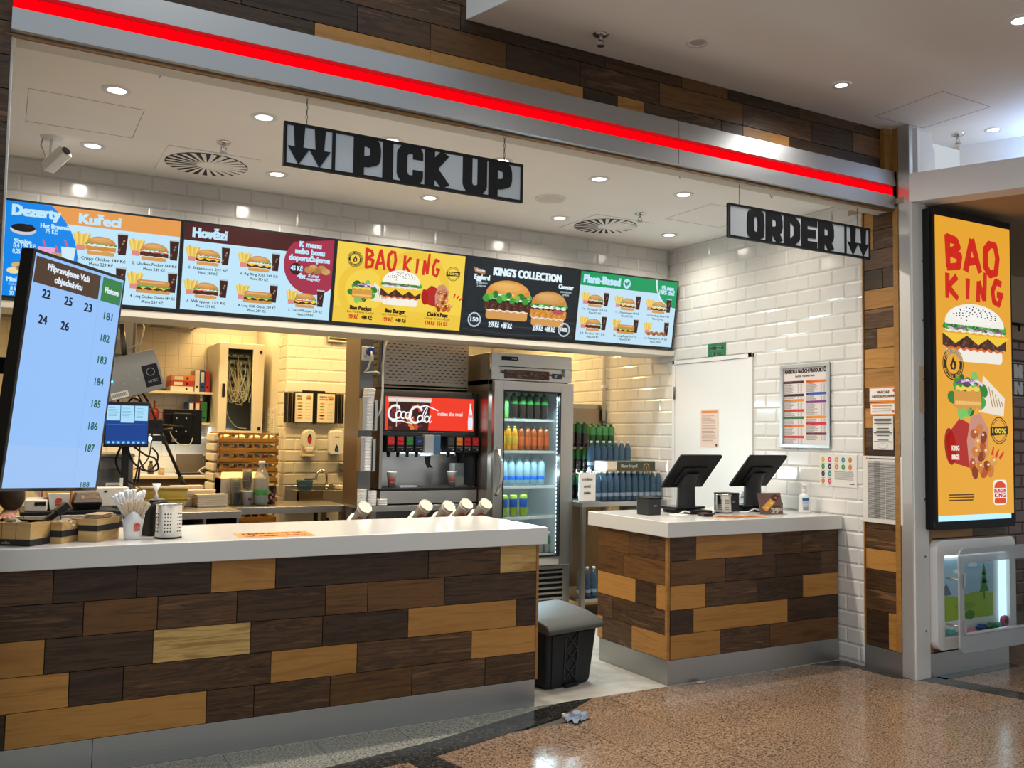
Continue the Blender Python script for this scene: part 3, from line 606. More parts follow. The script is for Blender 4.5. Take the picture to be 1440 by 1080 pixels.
def hang_sign(word,x0,x1,z0,z1,y,arrow_left,label,chains):
    w,h=x1-x0,z1-z0; t=T('hanging_sign',label,'sign',((x0+x1)/2,y,z0),0,'signs hung from the fascia')
    B('panel','sign_grey',t,-w/2,w/2,0,.012,0,h,.002)
    f=.012; m=MB().box(-w/2,w/2,-.006,.014,0,f).box(-w/2,w/2,-.006,.014,h-f,h).box(-w/2,-w/2+f,-.006,.014,f,h-f).box(w/2-f,w/2,-.006,.014,f,h-f); P('frame',m,'black',t)
    aw=h*1.15; ax=-w/2 if arrow_left else w/2-aw
    dv=ax+aw if arrow_left else ax; B('divider','black',t,dv-.007,dv+.007,-.006,0,f,h-f)
    for k in (0,1):
        c=ax+aw*(.3+.42*k); P('arrow',MB().prism([(c-.024,h-f),(c-.018,h*.46),(c-.047,h*.46),(c,f),(c+.047,h*.46),(c+.018,h*.46),(c+.024,h-f)],-.005,.0,'Y'),'lettering_black',t)
    L0,L1=(dv+.09,w/2-.05) if arrow_left else (-w/2+.14,dv-.09)
    n=len(word); adv={'I':.5,' ':.42}; tot=sum(adv.get(ch,1) for ch in word); u=(L1-L0)/tot; cx=L0
    for ch in word:
        cw=u*adv.get(ch,1)
        if ch!=' ':
            lw=cw*.93; tk=min(lw,u*.36); a=Art(0)
            for st in sw_(lw,h-2*f,tk).get(ch,[]): a.stroke(st,tk,'0e0f11')
            lm=MB()
            for kf,fc in enumerate(a.f): lm.prism([(max(-w/2,a.v[i][0]+cx),min(h-f*.5,max(f*.5,a.v[i][2]+f))) for i in fc],-.004-.00012*kf,0,'Y')
            P('letter',lm,'lettering_black',t)
        cx+=cw
    for c in chains:
        m=MB(); zt=2.93-z0; n=int((zt-h)/.02)
        for i in range(n):
            z=h+.004+(zt-h-.006)*(i+.5)/n; r=.009; m.tube([(c-(x0+x1)/2+(r*.45*cos(q) if i%2 else 0),.006+(0 if i%2 else r*.45*cos(q)),z+r*1.25*sin(q)) for q in [k*pi/4 for k in range(9)]],.0017,4)
        P('chain',m,'steel_dark',t)
YS=-.36
hang_sign('PICK UP',W(400,170,'Y',YS).x,W(735,234,'Y',YS).x,W(400,232,'Y',YS).z,W(400,170,'Y',YS).z,YS,True,'long hanging sign with two down arrows and the words PICK UP',[W(432,160,'Y',YS).x,W(710,220,'Y',YS).x])
hang_sign('ORDER',W(1024,285,'Y',YS).x,min(2.25,W(1223,322,'Y',YS).x),W(1025,333,'Y',YS).z,W(1024,285,'Y',YS).z,YS,False,'hanging sign with the word ORDER and two down arrows',[W(1041,270,'Y',YS).x,W(1207,300,'Y',YS).x])
# ------------------------------------------------------------------ ceiling fittings
names=['far left','second from left','third from left','fourth from left','fifth from left','sixth from left','right end, by the tiled wall']
def downlight(x,y,z,label,cat_group,disc='lamp_disc',r=.052):
    t=T('downlight',label,'ceiling light',(x,y,z),0,cat_group)
    P('trim_ring',MB().lathe([(r*.78,-.001),(r*.8,-.006),(r*1.25,-.006),(r*1.3,-.001)],n=24),'white',t); P('lamp_disc',MB().cyl((0,0,-.0035),(0,0,-.001),r*.8,n=20),disc,t)
for i,(x,y) in enumerate(FRONT_ROW[:6]): downlight(x,y,ZC,'round recessed ceiling downlight in front row over the counters, '+names[i],'shop ceiling downlights')
bn_=['far left, near the security camera','second from left, beside the left air vent','third from left, under the pick-up sign','fourth from left, beside the right air vent','right end, above the menu boards corner']
for i,(x,y) in enumerate(BACK_ROW): downlight(x,y,ZC,'round recessed ceiling downlight in back row, '+bn_[i],'shop ceiling downlights')
downlight(1.426,-.758,ZM,'small bright spotlight in the grey mall ceiling above the red line','mall ceiling spotlights','lamp_cool',.04)
downlight(1.512,-1.708,ZM,'bright spotlight in the mall ceiling at the top right corner','mall ceiling spotlights','lamp_cool',.05)
downlight(2.785,-.754,ZM,'spotlight in the blue lit part of the mall ceiling','mall ceiling spotlights','lamp_cool',.04)
downlight(.406,-.765,ZM,'unlit recessed spotlight in the mall ceiling','mall ceiling spotlights','lamp_off',.045)
def sprinkler(x,y,z,label):
    t=T('sprinkler',label,'sprinkler',(x,y,z),0,'fire sprinklers')
    P('rosette',MB().lathe([(.001,-.012),(.025,-.012),(.038,-.004),(.04,0)],n=18),'chrome',t); P('nozzle',MB().cyl((0,0,-.01),(0,0,-.03),.011,.008,10),'chrome',t)
    P('frame_arm',MB().tube([(-.012,0,-.028),(-.014,0,-.045),(0,0,-.056),(.014,0,-.045),(.012,0,-.028)],.0025,5),'chrome',t); P('deflector',MB().cyl((0,0,-.056),(0,0,-.059),.019,n=12),'chrome',t)
sprinkler(-1.507,.844,ZC,'chrome fire sprinkler beside the left round air vent'); sprinkler(1.31,.877,ZC,'chrome fire sprinkler above the right round air vent')
sprinkler(-.047,-.591,ZM,'chrome fire sprinkler in the mall ceiling near the wood header'); sprinkler(2.685,-.583,ZM,'chrome fire sprinkler in the blue lit mall ceiling')
def vent(x,y,label,s=.25):
    t=T('air_vent',label,'air vent',(x,y,ZC),0,'swirl air vents')
    B('plate','plaster',t,-s,s,-s,s,-.006,0,.002); P('dark_well',MB().cyl((0,0,-.0075),(0,0,-.006),s*.92,n=40),'black_matte',t); P('hub',MB().lathe([(0,-.016),(.05,-.014),(.06,-.008)],n=20),'plaster',t)
    q=MB(); r0,r1=.055,s*.9; q.hexa([(r0,-.006,-.010),(r1,-.017,-.009),(r1,.013,-.012),(r0,.006,-.0125)],[(r0,-.006,-.008),(r1,-.017,-.0076),(r1,.013,-.0095),(r0,.006,-.0105)])
    bl=P('blade',q,'plaster',t)
    for k in range(1,24): dup(bl,t,rz=2*pi*k/24)
vent(-1.51,1.30,'square plate air vent with round swirl of blades at left'); vent(1.315,1.30,'square plate air vent with round swirl of blades at right')
sp=T('ceiling_speaker','round white ceiling loudspeaker right of the pick-up sign','speaker',(.58,.877,ZC)); P('bezel',MB().lathe([(.085,-.002),(.088,-.009),(.10,-.008),(.105,0)],n=28),'white',sp); P('grille',MB().lathe([(0,-.012),(.06,-.011),(.086,-.006)],n=28),'offwhite',sp)
cc=T('security_camera','small white security camera hanging from ceiling at far left','camera',(-2.318,1.253,ZC))
P('mount',MB().lathe([(0,-.014),(.05,-.012),(.058,0)],n=20),'white',cc); P('stem',MB().cyl((0,0,-.012),(.0,-.01,-.10),.009),'white',cc); P('cable',MB().tube([(-.04,0,-.005),(-.05,0,-.05),(-.02,.02,-.11),(.01,.02,-.13)],.004),'grey_light',cc)
cb=P('body',MB(Matrix.Translation((.02,-.02,-.13))@Euler((radians(-28),0,radians(35))).to_matrix().to_4x4()).box(-.032,.032,-.09,.07,-.028,.028),'white',cc,.008)
P('lens',MB(Matrix.Translation((.02,-.02,-.13))@Euler((radians(-28),0,radians(35))).to_matrix().to_4x4()).cyl((0,-.089,0),(0,-.097,0),.022,n=16),'black_gloss',cc)
# ------------------------------------------------------------------ menu boards
BW,BH=.953,.548; tilt=atan2(.085,.54)
def board(i,label,draw):
    t=T('menu_board',label,'screen',(-2.54+BW*(i+.5),1.645,2.128),0,'menu boards above the kitchen',rot=(tilt,0,0))
    B('housing','black',t,-BW/2+.001,BW/2-.001,.004,.05,0,BH,.002)
    B('bezel','black_gloss',t,-BW/2+.001,BW/2-.001,0,.006,0,BH)
    a=Art(); w,h=BW/2-.012,BH-.024; draw(a,w,h); a.build('picture','screen',t,(0,-.0006,.012))
    B('bracket','steel_dark',t,-.2,.2,.05,.085,.2,.4)
WB='bfe4f7'
def d1(a,w,h):
    a.rect(-w,w,0,h,WB); a.up(); a.rect(-w,w,h*.82,h,'e39a4e'); a.up(); p=[(-w,0)]+[(-w+.36*sin(pi/2*k/12)*1.02,h*.36-cos(pi/2*k/12)*h*.36) for k in range(1,1)]
    cx,cy,r=-w-.02,h*.42,.40
    a.poly([(-w,0)]+[(cx+r*cos(q),min(h,max(0,cy+r*sin(q)*.98))) for q in [radians(-46+k*8) for k in range(15)]]+[(-w,h)],'0a86e6'); a.up()
    a.text('Dezerty',-w+.045,h*.86,.058,WB,w=.235,al='L',bold=.05); a.text('Kuřecí',-w+.38,h*.85,.055,WB,w=.22,al='L',bold=.05)
    a.text('Hot Brownie',-w+.26,h*.755,.026,WB,w=.15,bold=.04); a.text('75 Kč',-w+.24,h*.70,.026,WB,w=.06,bold=.02)
    a.ell(-w+.1,h*.71,.065,.028,'c9ccd2'); a.up(); a.ell(-w+.1,h*.73,.06,.022,'1c1616'); a.ell(-w+.13,h*.75,.02,.012,'3a2a28'); a.up(-1)
    a.text('Shake',-w+.1,h*.565,.024,WB,w=.085,bold=.04); a.text('0,4 l 98 Kč',-w+.11,h*.515,.026,WB,w=.11,bold=.02); a.text('0,25 l 49 Kč',-w+.11,h*.455,.026,WB,w=.115,bold=.02)
    for x,y,s,c in ((.22,.5,.09,'e9a6cf'),(.285,.46,.075,'c79a78'),(.33,.53,.075,'cfeaf6')): a.poly([(-w+x-s*.36,h*y-s),(-w+x+s*.36,h*y-s),(-w+x+s*.5,h*y+s*.3),(-w+x-s*.5,h*y+s*.3)],c); a.stroke([(-w+x-.005,h*y+s*.3),(-w+x-.02,h*y+s*.3+.04)],.008,'e05a6a'); a.up()
    for k in range(9): a.ell(-w+.06+.022*k,h*(.27+.03*((k*5)%3)),.034,.018,['ecd9a6','cdb078','241d1c'][k%3],10)
    a.up(); a.text('Mini Churros',-w+.11,h*.155,.026,WB,w=.16,bold=.04); a.text('čokoláda, karamel',-w+.11,h*.115,.014,WB,w=.14); a.text('8 ks  65 Kč',-w+.11,h*.06,.024,WB,w=.12,bold=.02); a.text('20 ks 109 Kč',-w+.11,h*.01,.024,WB,w=.13,bold=.02)
    item(a,.04,h*.52,.30,'chicken','1','Crispy Chicken','149 Kč','229 Kč'); item(a,.33,h*.52,.29,'tomato','2','Chicken Pocket','169 Kč','249 Kč'); item(a,.04,h*.145,.30,'chicken','3','Chicken Royale','139 Kč','219 Kč'); item(a,.33,h*.15,.29,'long','4','Long Chicken Cheese','189 Kč','269 Kč')
def d2(a,w,h):
    a.rect(-w,w,0,h,WB); a.up(); a.rect(-w,w,h*.80,h,'4a1e1c'); a.up(); a.text('Hovězí',-w+.05,h*.845,.058,WB,w=.2,al='L',bold=.05)
    a.poly([(w,h*.39)]+[(w-.13+.19*cos(q),min(h,h*.66+.19*sin(q))) for q in [radians(-47-k*9) for k in range(21)]]+[(w,h)],'a4304a'); a.up()
    for k,(s,ww) in enumerate((('K menu',.14),('nebo boxu',.19),('doporučujeme',.265))): a.text(s,w-.155,h*(.875-.085*k),.036,WB,w=ww,bold=.045)
    a.ell(w-.24,h*.60,.038,.038,'3a1518'); a.up(); a.text('45 Kč',w-.235,h*.58,.03,WB,w=.075,bold=.04)
    for k in range(5): a.ell(w-.155+.028*k,h*(.60+.03*(k%2)),.03,.022,['b98a4a','cfa05e','a2763c'][k%3],10)
    a.text('4x',w-.20,h*.49,.034,WB,w=.05,bold=.05); a.text('Kuřecí',w-.12,h*.515,.02,WB,w=.07,bold=.03); a.text('nugetky',w-.12,h*.475,.02,WB,w=.085,bold=.03); a.up(-1)
    item(a,-w+.15,h*.53,.27,'king','5','Steakhouse','209 Kč','289 Kč'); item(a,-w+.46,h*.52,.27,'cheese','6','Big King XXL','249 Kč','329 Kč'); item(a,-w+.15,h*.145,.27,'tomato','7','Whopper','159 Kč','239 Kč'); item(a,-w+.46,h*.14,.27,'long','8','Long Chilli Cheese','209 Kč','289 Kč'); item(a,w-.16,h*.135,.26,'king','9','Texas Whopper','219 Kč','299 Kč')
def pocket(a,x,y,s,leaf=True):
    a.poly([(x+s*.2,y+s*.05),(x+s*.75,y),(x+s*.78,y+s*.25),(x+s*.3,y+s*.55)],'efe3cf'); a.up()
    for k in range(5): a.stroke([(x+s*(.42+.07*k),y+s*(.40-.05*k)),(x+s*(.5+.06*k),y+s*(.12))],s*.018,'a9865c')
    for k in range(16): q=k*2.39996; a.ell(x+s*.42*cos(q)*(.4+.6*((k*7)%10)/10),y+s*.27+s*.28*sin(q)*(.4+.6*((k*7)%10)/10),s*.11,s*.085,['2f7f33','49a03f','1f5f28','7fc464'][k%4],10,rot=k*40)
    a.up(); a.band(x-s*.33,x+s*.25,y+s*.08,y+s*.33,s*.03,12,'d7983f'); a.up()
    for k in range(9): a.ell(x+s*(-.28+.06*k),y+s*(.16+.05*((k*3)%3)),s*.04,s*.03,'eebd6c',8)
    a.band(x-s*.3,x+s*.22,y+s*.33,y+s*.38,s*.015,10,'f3cf56'); a.up()
    for k in range(4): a.stroke([(x+s*(-.28+.1*k),y+s*(.42+.03*(k%2))),(x+s*(-.14+.1*k),y+s*(.47)),(x+s*(-.02+.1*k),y+s*.41)],s*.035,['7d3f83','e6d3e6'][k%2])
    a.up(-4)
def pops(a,x,y,s):
    a.poly([(x-s*.62,y+s*.15),(x-s*.15,y+s*.05),(x+s*.05,y+s*.62),(x-s*.35,y+s*.78),(x-s*.68,y+s*.5)],'b3261d'); a.ell(x-s*.58,y+s*.36,s*.13,s*.27,'9c1f18',18,rot=8); a.up()
    a.poly([(x-s*.15,y+s*.05),(x+s*.28,y+s*.2),(x+s*.32,y+s*.62),(x+s*.12,y+s*.86),(x-s*.1,y+s*.80),(x-s*.2,y+s*.45)],'c98f7c'); a.up()
    for k in range(15): 
        q=[(-.02,.55),(.1,.62),(.2,.5),(.05,.42),(.18,.36),(.0,.28),(.14,.22),(.25,.28),(-.08,.1),(.1,.06),(.28,.08),(.42,.14),(.2,-.02),(.36,.0),(-.02,-.02)][k]
        a.ell(x+s*q[0],y+s*q[1],s*.1,s*.075,['b5531d','cf7b33','8c3512','dd9a52'][k%4],10,rot=k*33)
    a.up()
    for k in range(9): q=[(0,.58),(.18,.54),(.06,.45),(.02,.31),(.24,.31),(-.06,.13),(.12,.09),(.3,.1),(.44,.17)][k]; a.ell(x+s*q[0],y+s*q[1],s*.03,s*.02,'f4dcb0',8)
    a.up(-3)
def d3(a,w,h):
    a.rect(-w,w,0,h,'f2d04a'); a.up(); a.ring(-w+.21,h*.42,.19,.19,.05,'ecc43c'); a.ring(.1,h*.5,.26,.26,.06,'ecc43c'); a.rect(-w,w,0,h*.2,'eec641'); a.up()
    badge(a,-w+.125,h*.80,.052,'f2d04a'); brush(a,'BAO',-.275,h*.70,.235,.135,'d2301f'); brush(a,'KING',.0,h*.69,.285,.12,'d2301f'); stamp100(a,w-.085,h*.75,.05)
    pocket(a,-w+.20,h*.28,.24); burger(a,0,h*.265,.30,.24,'bao',20); pops(a,w-.17,h*.27,.2)
    for k in range(3): a.stroke([(w-.065+.022*k,h*(.43-.012*k)),(w-.055+.03*k,h*(.49-.022*k))],.01,'d2301f')
    a.up(8); dk='2c1c10'
    for x,n1,n2,p1,p2,ww in ((-w+.19,'Bao Pocket','Beef / Plant Based / Chicken','199 Kč','+80 Kč',.15),(-.03,'Bao Burger','Beef / Plant Based / Chicken','199 Kč','+80 Kč',.145),(w-.18,"Chick'n Pops",'s Orange Teriyaki omáčkou','124 Kč','164 Kč',.155)):
        a.text(n1,x,h*.165,.028,dk,w=ww,bold=.05); a.text(n2,x,h*.125,.015,dk,w=ww*1.25); a.text(p1,x-.05,h*.05,.028,'c8321e',w=.07,bold=.03); a.text(p2,x+.045,h*.05,.028,'c8321e' if x>.1 else dk,w=.075,bold=.03)
def d4(a,w,h):
    a.rect(-w,w,0,h,'20262c'); a.up()
    for k in range(9): a.rect(-w+2*w*k/9,-w+2*w*k/9+.004,h*.3,h,'161a1f')
    for k in range(7): a.stroke([(-w,h*.28-.025*k),(-.1,h*.27-.028*k),(w,h*.285-.026*k)],.005,'3a4046' if k%2 else '14181c')
    a.rect(-w,w,h*.28,h*.285,'101316'); a.up(); c='e2f3fb'
    a.text("KING'S COLLECTION",.03,h*.80,.055,c,w=.57,bold=.05); a.poly([(-w+.045,h*.88),(-w+.145,h*.845),(-w+.14,h*.79),(-w+.06,h*.81)],'b07a4c'); a.up(); a.text('Novinka',-w+.1,h*.825,.02,c,w=.07,bold=.02)
    a.text('Egglord',-w+.12,h*.715,.038,c,w=.12,bold=.04); a.text('se slaninou',-w+.12,h*.66,.018,c,w=.09); a.text('a vejcem',-w+.12,h*.62,.018,c,w=.07)
    a.text('Cheester',w-.1,h*.71,.034,c,w=.13,bold=.04); a.text('se smaženým',w-.1,h*.655,.018,c,w=.10); a.text('sýrem',w-.1,h*.615,.018,c,w=.06)
    burger(a,-.12,h*.20,.40,.285,'plain',20,False); a.up(9); a.ell(-.12,h*.20+.165,.12,.022,'f4f2ec'); a.up(); a.ell(-.06,h*.20+.172,.035,.015,'f2b632'); a.up(-10)
    burger(a,.23,h*.16,.33,.26,'chicken',20,False); a.up(10)
    for k in range(10): a.ell(-.30+.036*k,h*.475+.016*((k*7)%3),.03,.024,['3f9a3a','66bd4e','2c7a2c'][k%3],9,rot=40*k)
    a.ell(.31,h*.37,.05,.018,'b5525a'); a.up()
    for x,y,s in ((-w+.085,h*.17,'150'),(w-.085,h*.13,'100%')): a.ring(x,y,.052,.052,.004,c,24); a.ring(x,y,.045,.045,.003,c,24); a.text(s,x,y-.013,.03,c,w=.06,bold=.04)
    for x in (-.22,.15): 
        a.text('samotný',x,h*.155,.014,c,w=.05); a.text('menu',x+.1,h*.15,.014,c,w=.04); a.text('259 Kč',x,h*.09,.036,c,w=.085,bold=.03); a.text('+80 Kč',x+.105,h*.085,.036,c,w=.09,bold=.03)
def d5(a,w,h):
    a.rect(-w,w,0,h,'c2e2f4'); a.up(); a.rect(-w,w,h*.80,h,'17995f'); a.up(); a.poly([(w,h*.58)]+[(w-.22+.0+.22*(1-cos(q)),h-(h*.42)*sin(q)) for q in [radians(k*9) for k in range(10,-1,-1)]]+[(w,h)],'d3ecf7'); a.up()
    a.poly([(w,h*.60)]+[(w-.205+.205*(1-cos(q)),h-(h*.40)*sin(q)) for q in [radians(k*9) for k in range(10,-1,-1)]]+[(w,h)],'17995f'); a.up()
    a.text('Plant-Based',-w+.03,h*.845,.06,WB,w=.335,al='L',bold=.05); a.ell(-w+.43,h*.89,.035,.038,WB); a.up(); a.ell(-w+.42,h*.885,.01,.02,'17995f',12,rot=30); a.ell(-w+.442,h*.90,.01,.02,'17995f',12,rot=-30)
    a.text('0% masa',w-.095,h*.865,.034,WB,w=.12,bold=.04); a.text('100% chuť',w-.1,h*.795,.034,WB,w=.15,bold=.04); c='1c3a34'
    for k,(n,p,kd) in enumerate((('Whopper','159 Kč','tomato'),('Cheeseburger','89 Kč','cheese'),('Cheeseburger Bacon','99 Kč','cheese'),('Pocket','159 Kč','tomato'),('Long Royal','169 Kč','long'),('Nugetky 9 ks','109 Kč','nuggets'))):
        item(a,-w+.155+.305*(k%3),h*(.50 if k<3 else .15),.26,kd,str(10+k),n,p,'229 Kč',c)
board(0,'leftmost menu screen with blue dessert panel and chicken burgers',d1); board(1,'second menu screen from left with brown header and red circle',d2); board(2,'yellow menu screen with red brush lettering in the middle of the row',d3); board(3,'black menu screen with two large burgers',d4); board(4,'rightmost menu screen with green header and plant dishes',d5)
# portrait order-status display
od=T('order_display','large portrait order status display with pale blue screen at far left','screen',(-2.254,.141,1.622),rot=Euler((radians(4.4),radians(2.5),radians(46.2)),'XYZ'))
OR=(Matrix.Rotation(radians(46.2),4,'Z')@Matrix.Rotation(radians(4.4),4,'X')@Matrix.Rotation(radians(2.5),4,'Y')); od.rotation_mode='QUATERNION'; od.rotation_quaternion=OR.to_quaternion()
w,h=.265,.47; B('housing','black',od,-w-.012,w+.012,.003,.06,-h-.014,h+.014,.003); B('bezel','black_gloss',od,-w-.012,w+.012,-.001,.004,-h-.014,h+.014,.001)
a=Art(); a.rect(-w,w,-h,h,'93bff6'); a.up(); a.rect(-w,w,-h,-h+.17,'9cc2f3'); a.up(); a.rect(-w+.006,w*.44,h-.118,h-.012,'4a3527'); a.rect(w*.50,w-.004,h-.118,h-.012,'2f7d45'); a.rect(w*.465,w*.47,-h,h-.12,'7fa5da'); a.up()
a.text('Připravujeme Vaši',-w*.27,h-.055,.027,'dfe9f5',w=.24,bold=.035); a.text('objednávku',-w*.25,h-.098,.027,'dfe9f5',w=.16,bold=.035); a.text('Hotovo',w*.75,h-.078,.027,'dfe9f5',w=.088,bold=.035)
for s,x,y in (('22',-.18,.30),('25',-.055,.295),('23',.065,.29),('24',-.18,.195),('26',-.055,.19)): a.text(s,x,y,.036,'1c2434',w=.045,bold=.03)
for k in range(8): a.text(str(181+k),w*.74,.275-.098*k if k<7 else -h+.002,.034 if k<7 else .022,'1f5a44',w=.055,bold=.02)
a.build('picture','screen',od,(0,-.0012,0))
arm=T('display_mount','black wall arm that carries the portrait order display','bracket',(-2.42,.24,1.66)); B('arm','black',arm,-1.0,.10,.03,.07,-.03,.04,.004); B('mount_plate','black',arm,.03,.10,.0,.07,-.07,.07,.004)
# ------------------------------------------------------------------ right wall notices
def sheet(name,label,y0,y1,z0,z1,draw,x=2.268,group=None,mt='print',cat='notice',bg='dcd8d0'):
    'paper sheet on the right wall: y0 is the edge nearer the mall'
    w,h=y1-y0,z1-z0; t=T(name,label,cat,(x,(y0+y1)/2,z0),-pi/2,group); B('paper','paper',t,-w/2,w/2,0,.0016,0,h)
    a=Art(.0001); a.rect(-w/2,w/2,0,h,bg); a.up(); draw(a,w/2,h); a.build('printing',mt,t,(0,-.0004,0)); return t
XW=2.2672
es=T('exit_sign','small green sign with white words above the white door','sign',(XW,1.163,2.02),-pi/2); B('plate','green',es,-.10,.10,0,.003,0,.117,.001); a=Art(.0001); a.text('ÚNIKOVÁ',0,.066,.03,'e8efe8',w=.15,bold=.02); a.text('CESTA',0,.018,.03,'e8efe8',w=.105,bold=.02); a.build('lettering','print',es,(0,-.0005,0))
pf_=T('framed_poster','silver snap frame with printed price list on the tiled wall','poster',(XW,.285,1.35),-pi/2); w,h=.436,.575; f=.026
P('frame',MB().box(-w/2,w/2,-.014,0,0,f).box(-w/2,w/2,-.014,0,h-f,h).box(-w/2,-w/2+f,-.014,0,f,h-f).box(w/2-f,w/2,-.014,0,f,h-f),'aluminium',pf_,.004)
a=Art(.0001); a.rect(-w/2+f,w/2-f,f,h-f,'d5ccc9'); a.up(); a.text('NABÍDKA NAŠICH PRODUKTŮ',0,h-.062,.026,'2a1d1c',w=.36,bold=.04); a.text('Letiště Václava Havla',0,h-.09,.014,'2a1d1c',w=.17,bold=.03)
def col(x0,x1,segs):
    y=h-.115
    for c,n in segs:
        a.rect(x0,x1,y-.018,y,c); a.up(); a.text('PRODUKTY',x0+.005,y-.014,.009,'f0e8e0',al='L',bold=.02); a.up(-1); y-=.02
        for k in range(n): a.rect(x0,x0+(x1-x0)*(.35+.25*random.random()),y-.0055,y-.002,'7d7472'); a.rect(x1-.055,x1-.042,y-.0055,y-.002,'8d8482'); a.rect(x1-.03,x1-.015,y-.0055,y-.002,'8d8482'); y-=.0066
        y-=.003
col(-.19,-.01,(('4a2426',10),('3b2222',2),('d98a35',7),('c23a32',4),('2f6a3f',5),('d9722f',8),('c43a34',6),('5a5496',1))); col(.01,.19,(('d9722f',9),('2a57a8',5),('7a2f78',12),('d98a35',3),('c0303a',7),('6a3338',5)))
a.build('printing','print',pf_,(0,-.002,0))
B('cover','clear',pf_,-w/2+f,w/2-f,-.005,-.0042,f,h-f) if False else None
def nt1(a,w,h):
    a.rect(-w+.01,w-.01,h-.03,h-.012,'d9762f'); a.lines(-w+.015,w-.02,h*.62,h*.84,7,'8a6a5e',.35,.4); a.lines(-w+.015,w-.02,h*.12,h*.58,13,'8a6a5e',.35,.3); a.rect(w-.035,w-.015,.008,.024,'2a2422')
sheet('door_notice','paper notice with orange heading taped to the white door',1.133,1.335,1.34,1.632,nt1,2.2602,bg='d9c2b4')
def nal(a,w,h):
    C=['d9a52f','d24a6a','d98f2f','2f8a8f','c4762f','3f8a4a','24304a','c4812f','3f8a4a','d9722f','24304a','2f8a8f',None,None,None,'c4762f','d24a6a']
    for k,c in enumerate(C):
        if c: x=-w+.03+.055*(k%5); y=h-.03-.047*(k//5); a.ell(x,y,.014,.018,c); a.up(); a.rect(x-.0025,x+.0025,y-.005,y+.006,'efe6d6'); a.up(-1); a.rect(x-.016,x+.016,y-.027,y-.024,'8a8684')
    a.lines(-w+.125,w-.02,.045,.10,8,'8d8a88',.5,.08); a.rect(w-.06,w-.02,.018,.024,'55524f')
sheet('allergen_chart','small white chart of coloured dots on tiles below the framed list',-.14,.163,1.105,1.31,nal,bg='dad9d3')
def no1(a,w,h): a.rrect(-w+.008,w-.008,.01,h-.01,.003,'e6e2dc'); a.up(); a.text('VRÁCENÍ',0,h*.56,.016,'d9722f',w=w*.9,bold=.04); a.text('A BEZPEČNÉ UPOZORNĚNÍ',0,h*.30,.014,'d9722f',w=w*1.6,bold=.04); a.ell(w-.022,h-.025,.009,.01,'d9472f')
def no2(a,w,h): a.rrect(-w+.006,w-.006,.008,h-.008,.003,'e6e2dc'); a.up(); a.rect(-w+.015,w-.03,h-.024,h-.016,'d9824f'); a.lines(-w+.015,w-.015,.015,h-.032,4,'9a9692',.4,.2); a.ell(w-.022,.022,.008,.009,'d9472f')
def no3(a,w,h): 
    for y0,y1,n in ((.72,.93,5),(.40,.66,6),(.22,.32,2)):
        for k in range(n): y=h*(y0+(y1-y0)*k/n); s=w*(.55+.35*random.random()); a.rect(-s,s,y,y+.006,'4a4846')
    a.ring(0,h*.11,w*.5,.016,.002,'7a7876',20)
sheet('orange_notice','upper orange bordered card on the wooden pillar',-.442,-.238,1.648,1.742,no1,group='notices on the wooden pillar',bg='df8a3c')
sheet('orange_notice','lower orange bordered card on the wooden pillar, with grey lines',-.436,-.244,1.565,1.643,no2,group='notices on the wooden pillar',bg='df8a3c')
sheet('white_notice','narrow white text sheet on the wooden pillar below the orange cards',-.412,-.262,1.352,1.561,no3,group='notices on the wooden pillar')
def tab(a,w,h):
    a.rect(-w+.035,w-.03,.025,h-.03,'bdbab4'); a.up(); a.rect(-w+.085,-w+.13,.025,h-.03,'9a9792'); a.up(); a.ell(-w+.03,h-.016,.006,.007,'d9722f'); a.rect(-w+.045,w-.03,h-.02,h-.013,'4a4846')
    for k in range(46):
        y=.03+(h-.07)*k/46; a.rect(-w+.037,w-.032,y,y+.0032,'4a4a48' if k%7 else '2c2c2a')
    a.up(); a.rect(.02,.023,.025,h-.03,'d5d2cc')
sheet('table_sheet','large white sheet with dense grey table on the wooden pillar',-.478,-.187,.90,1.312,tab,2.2655)
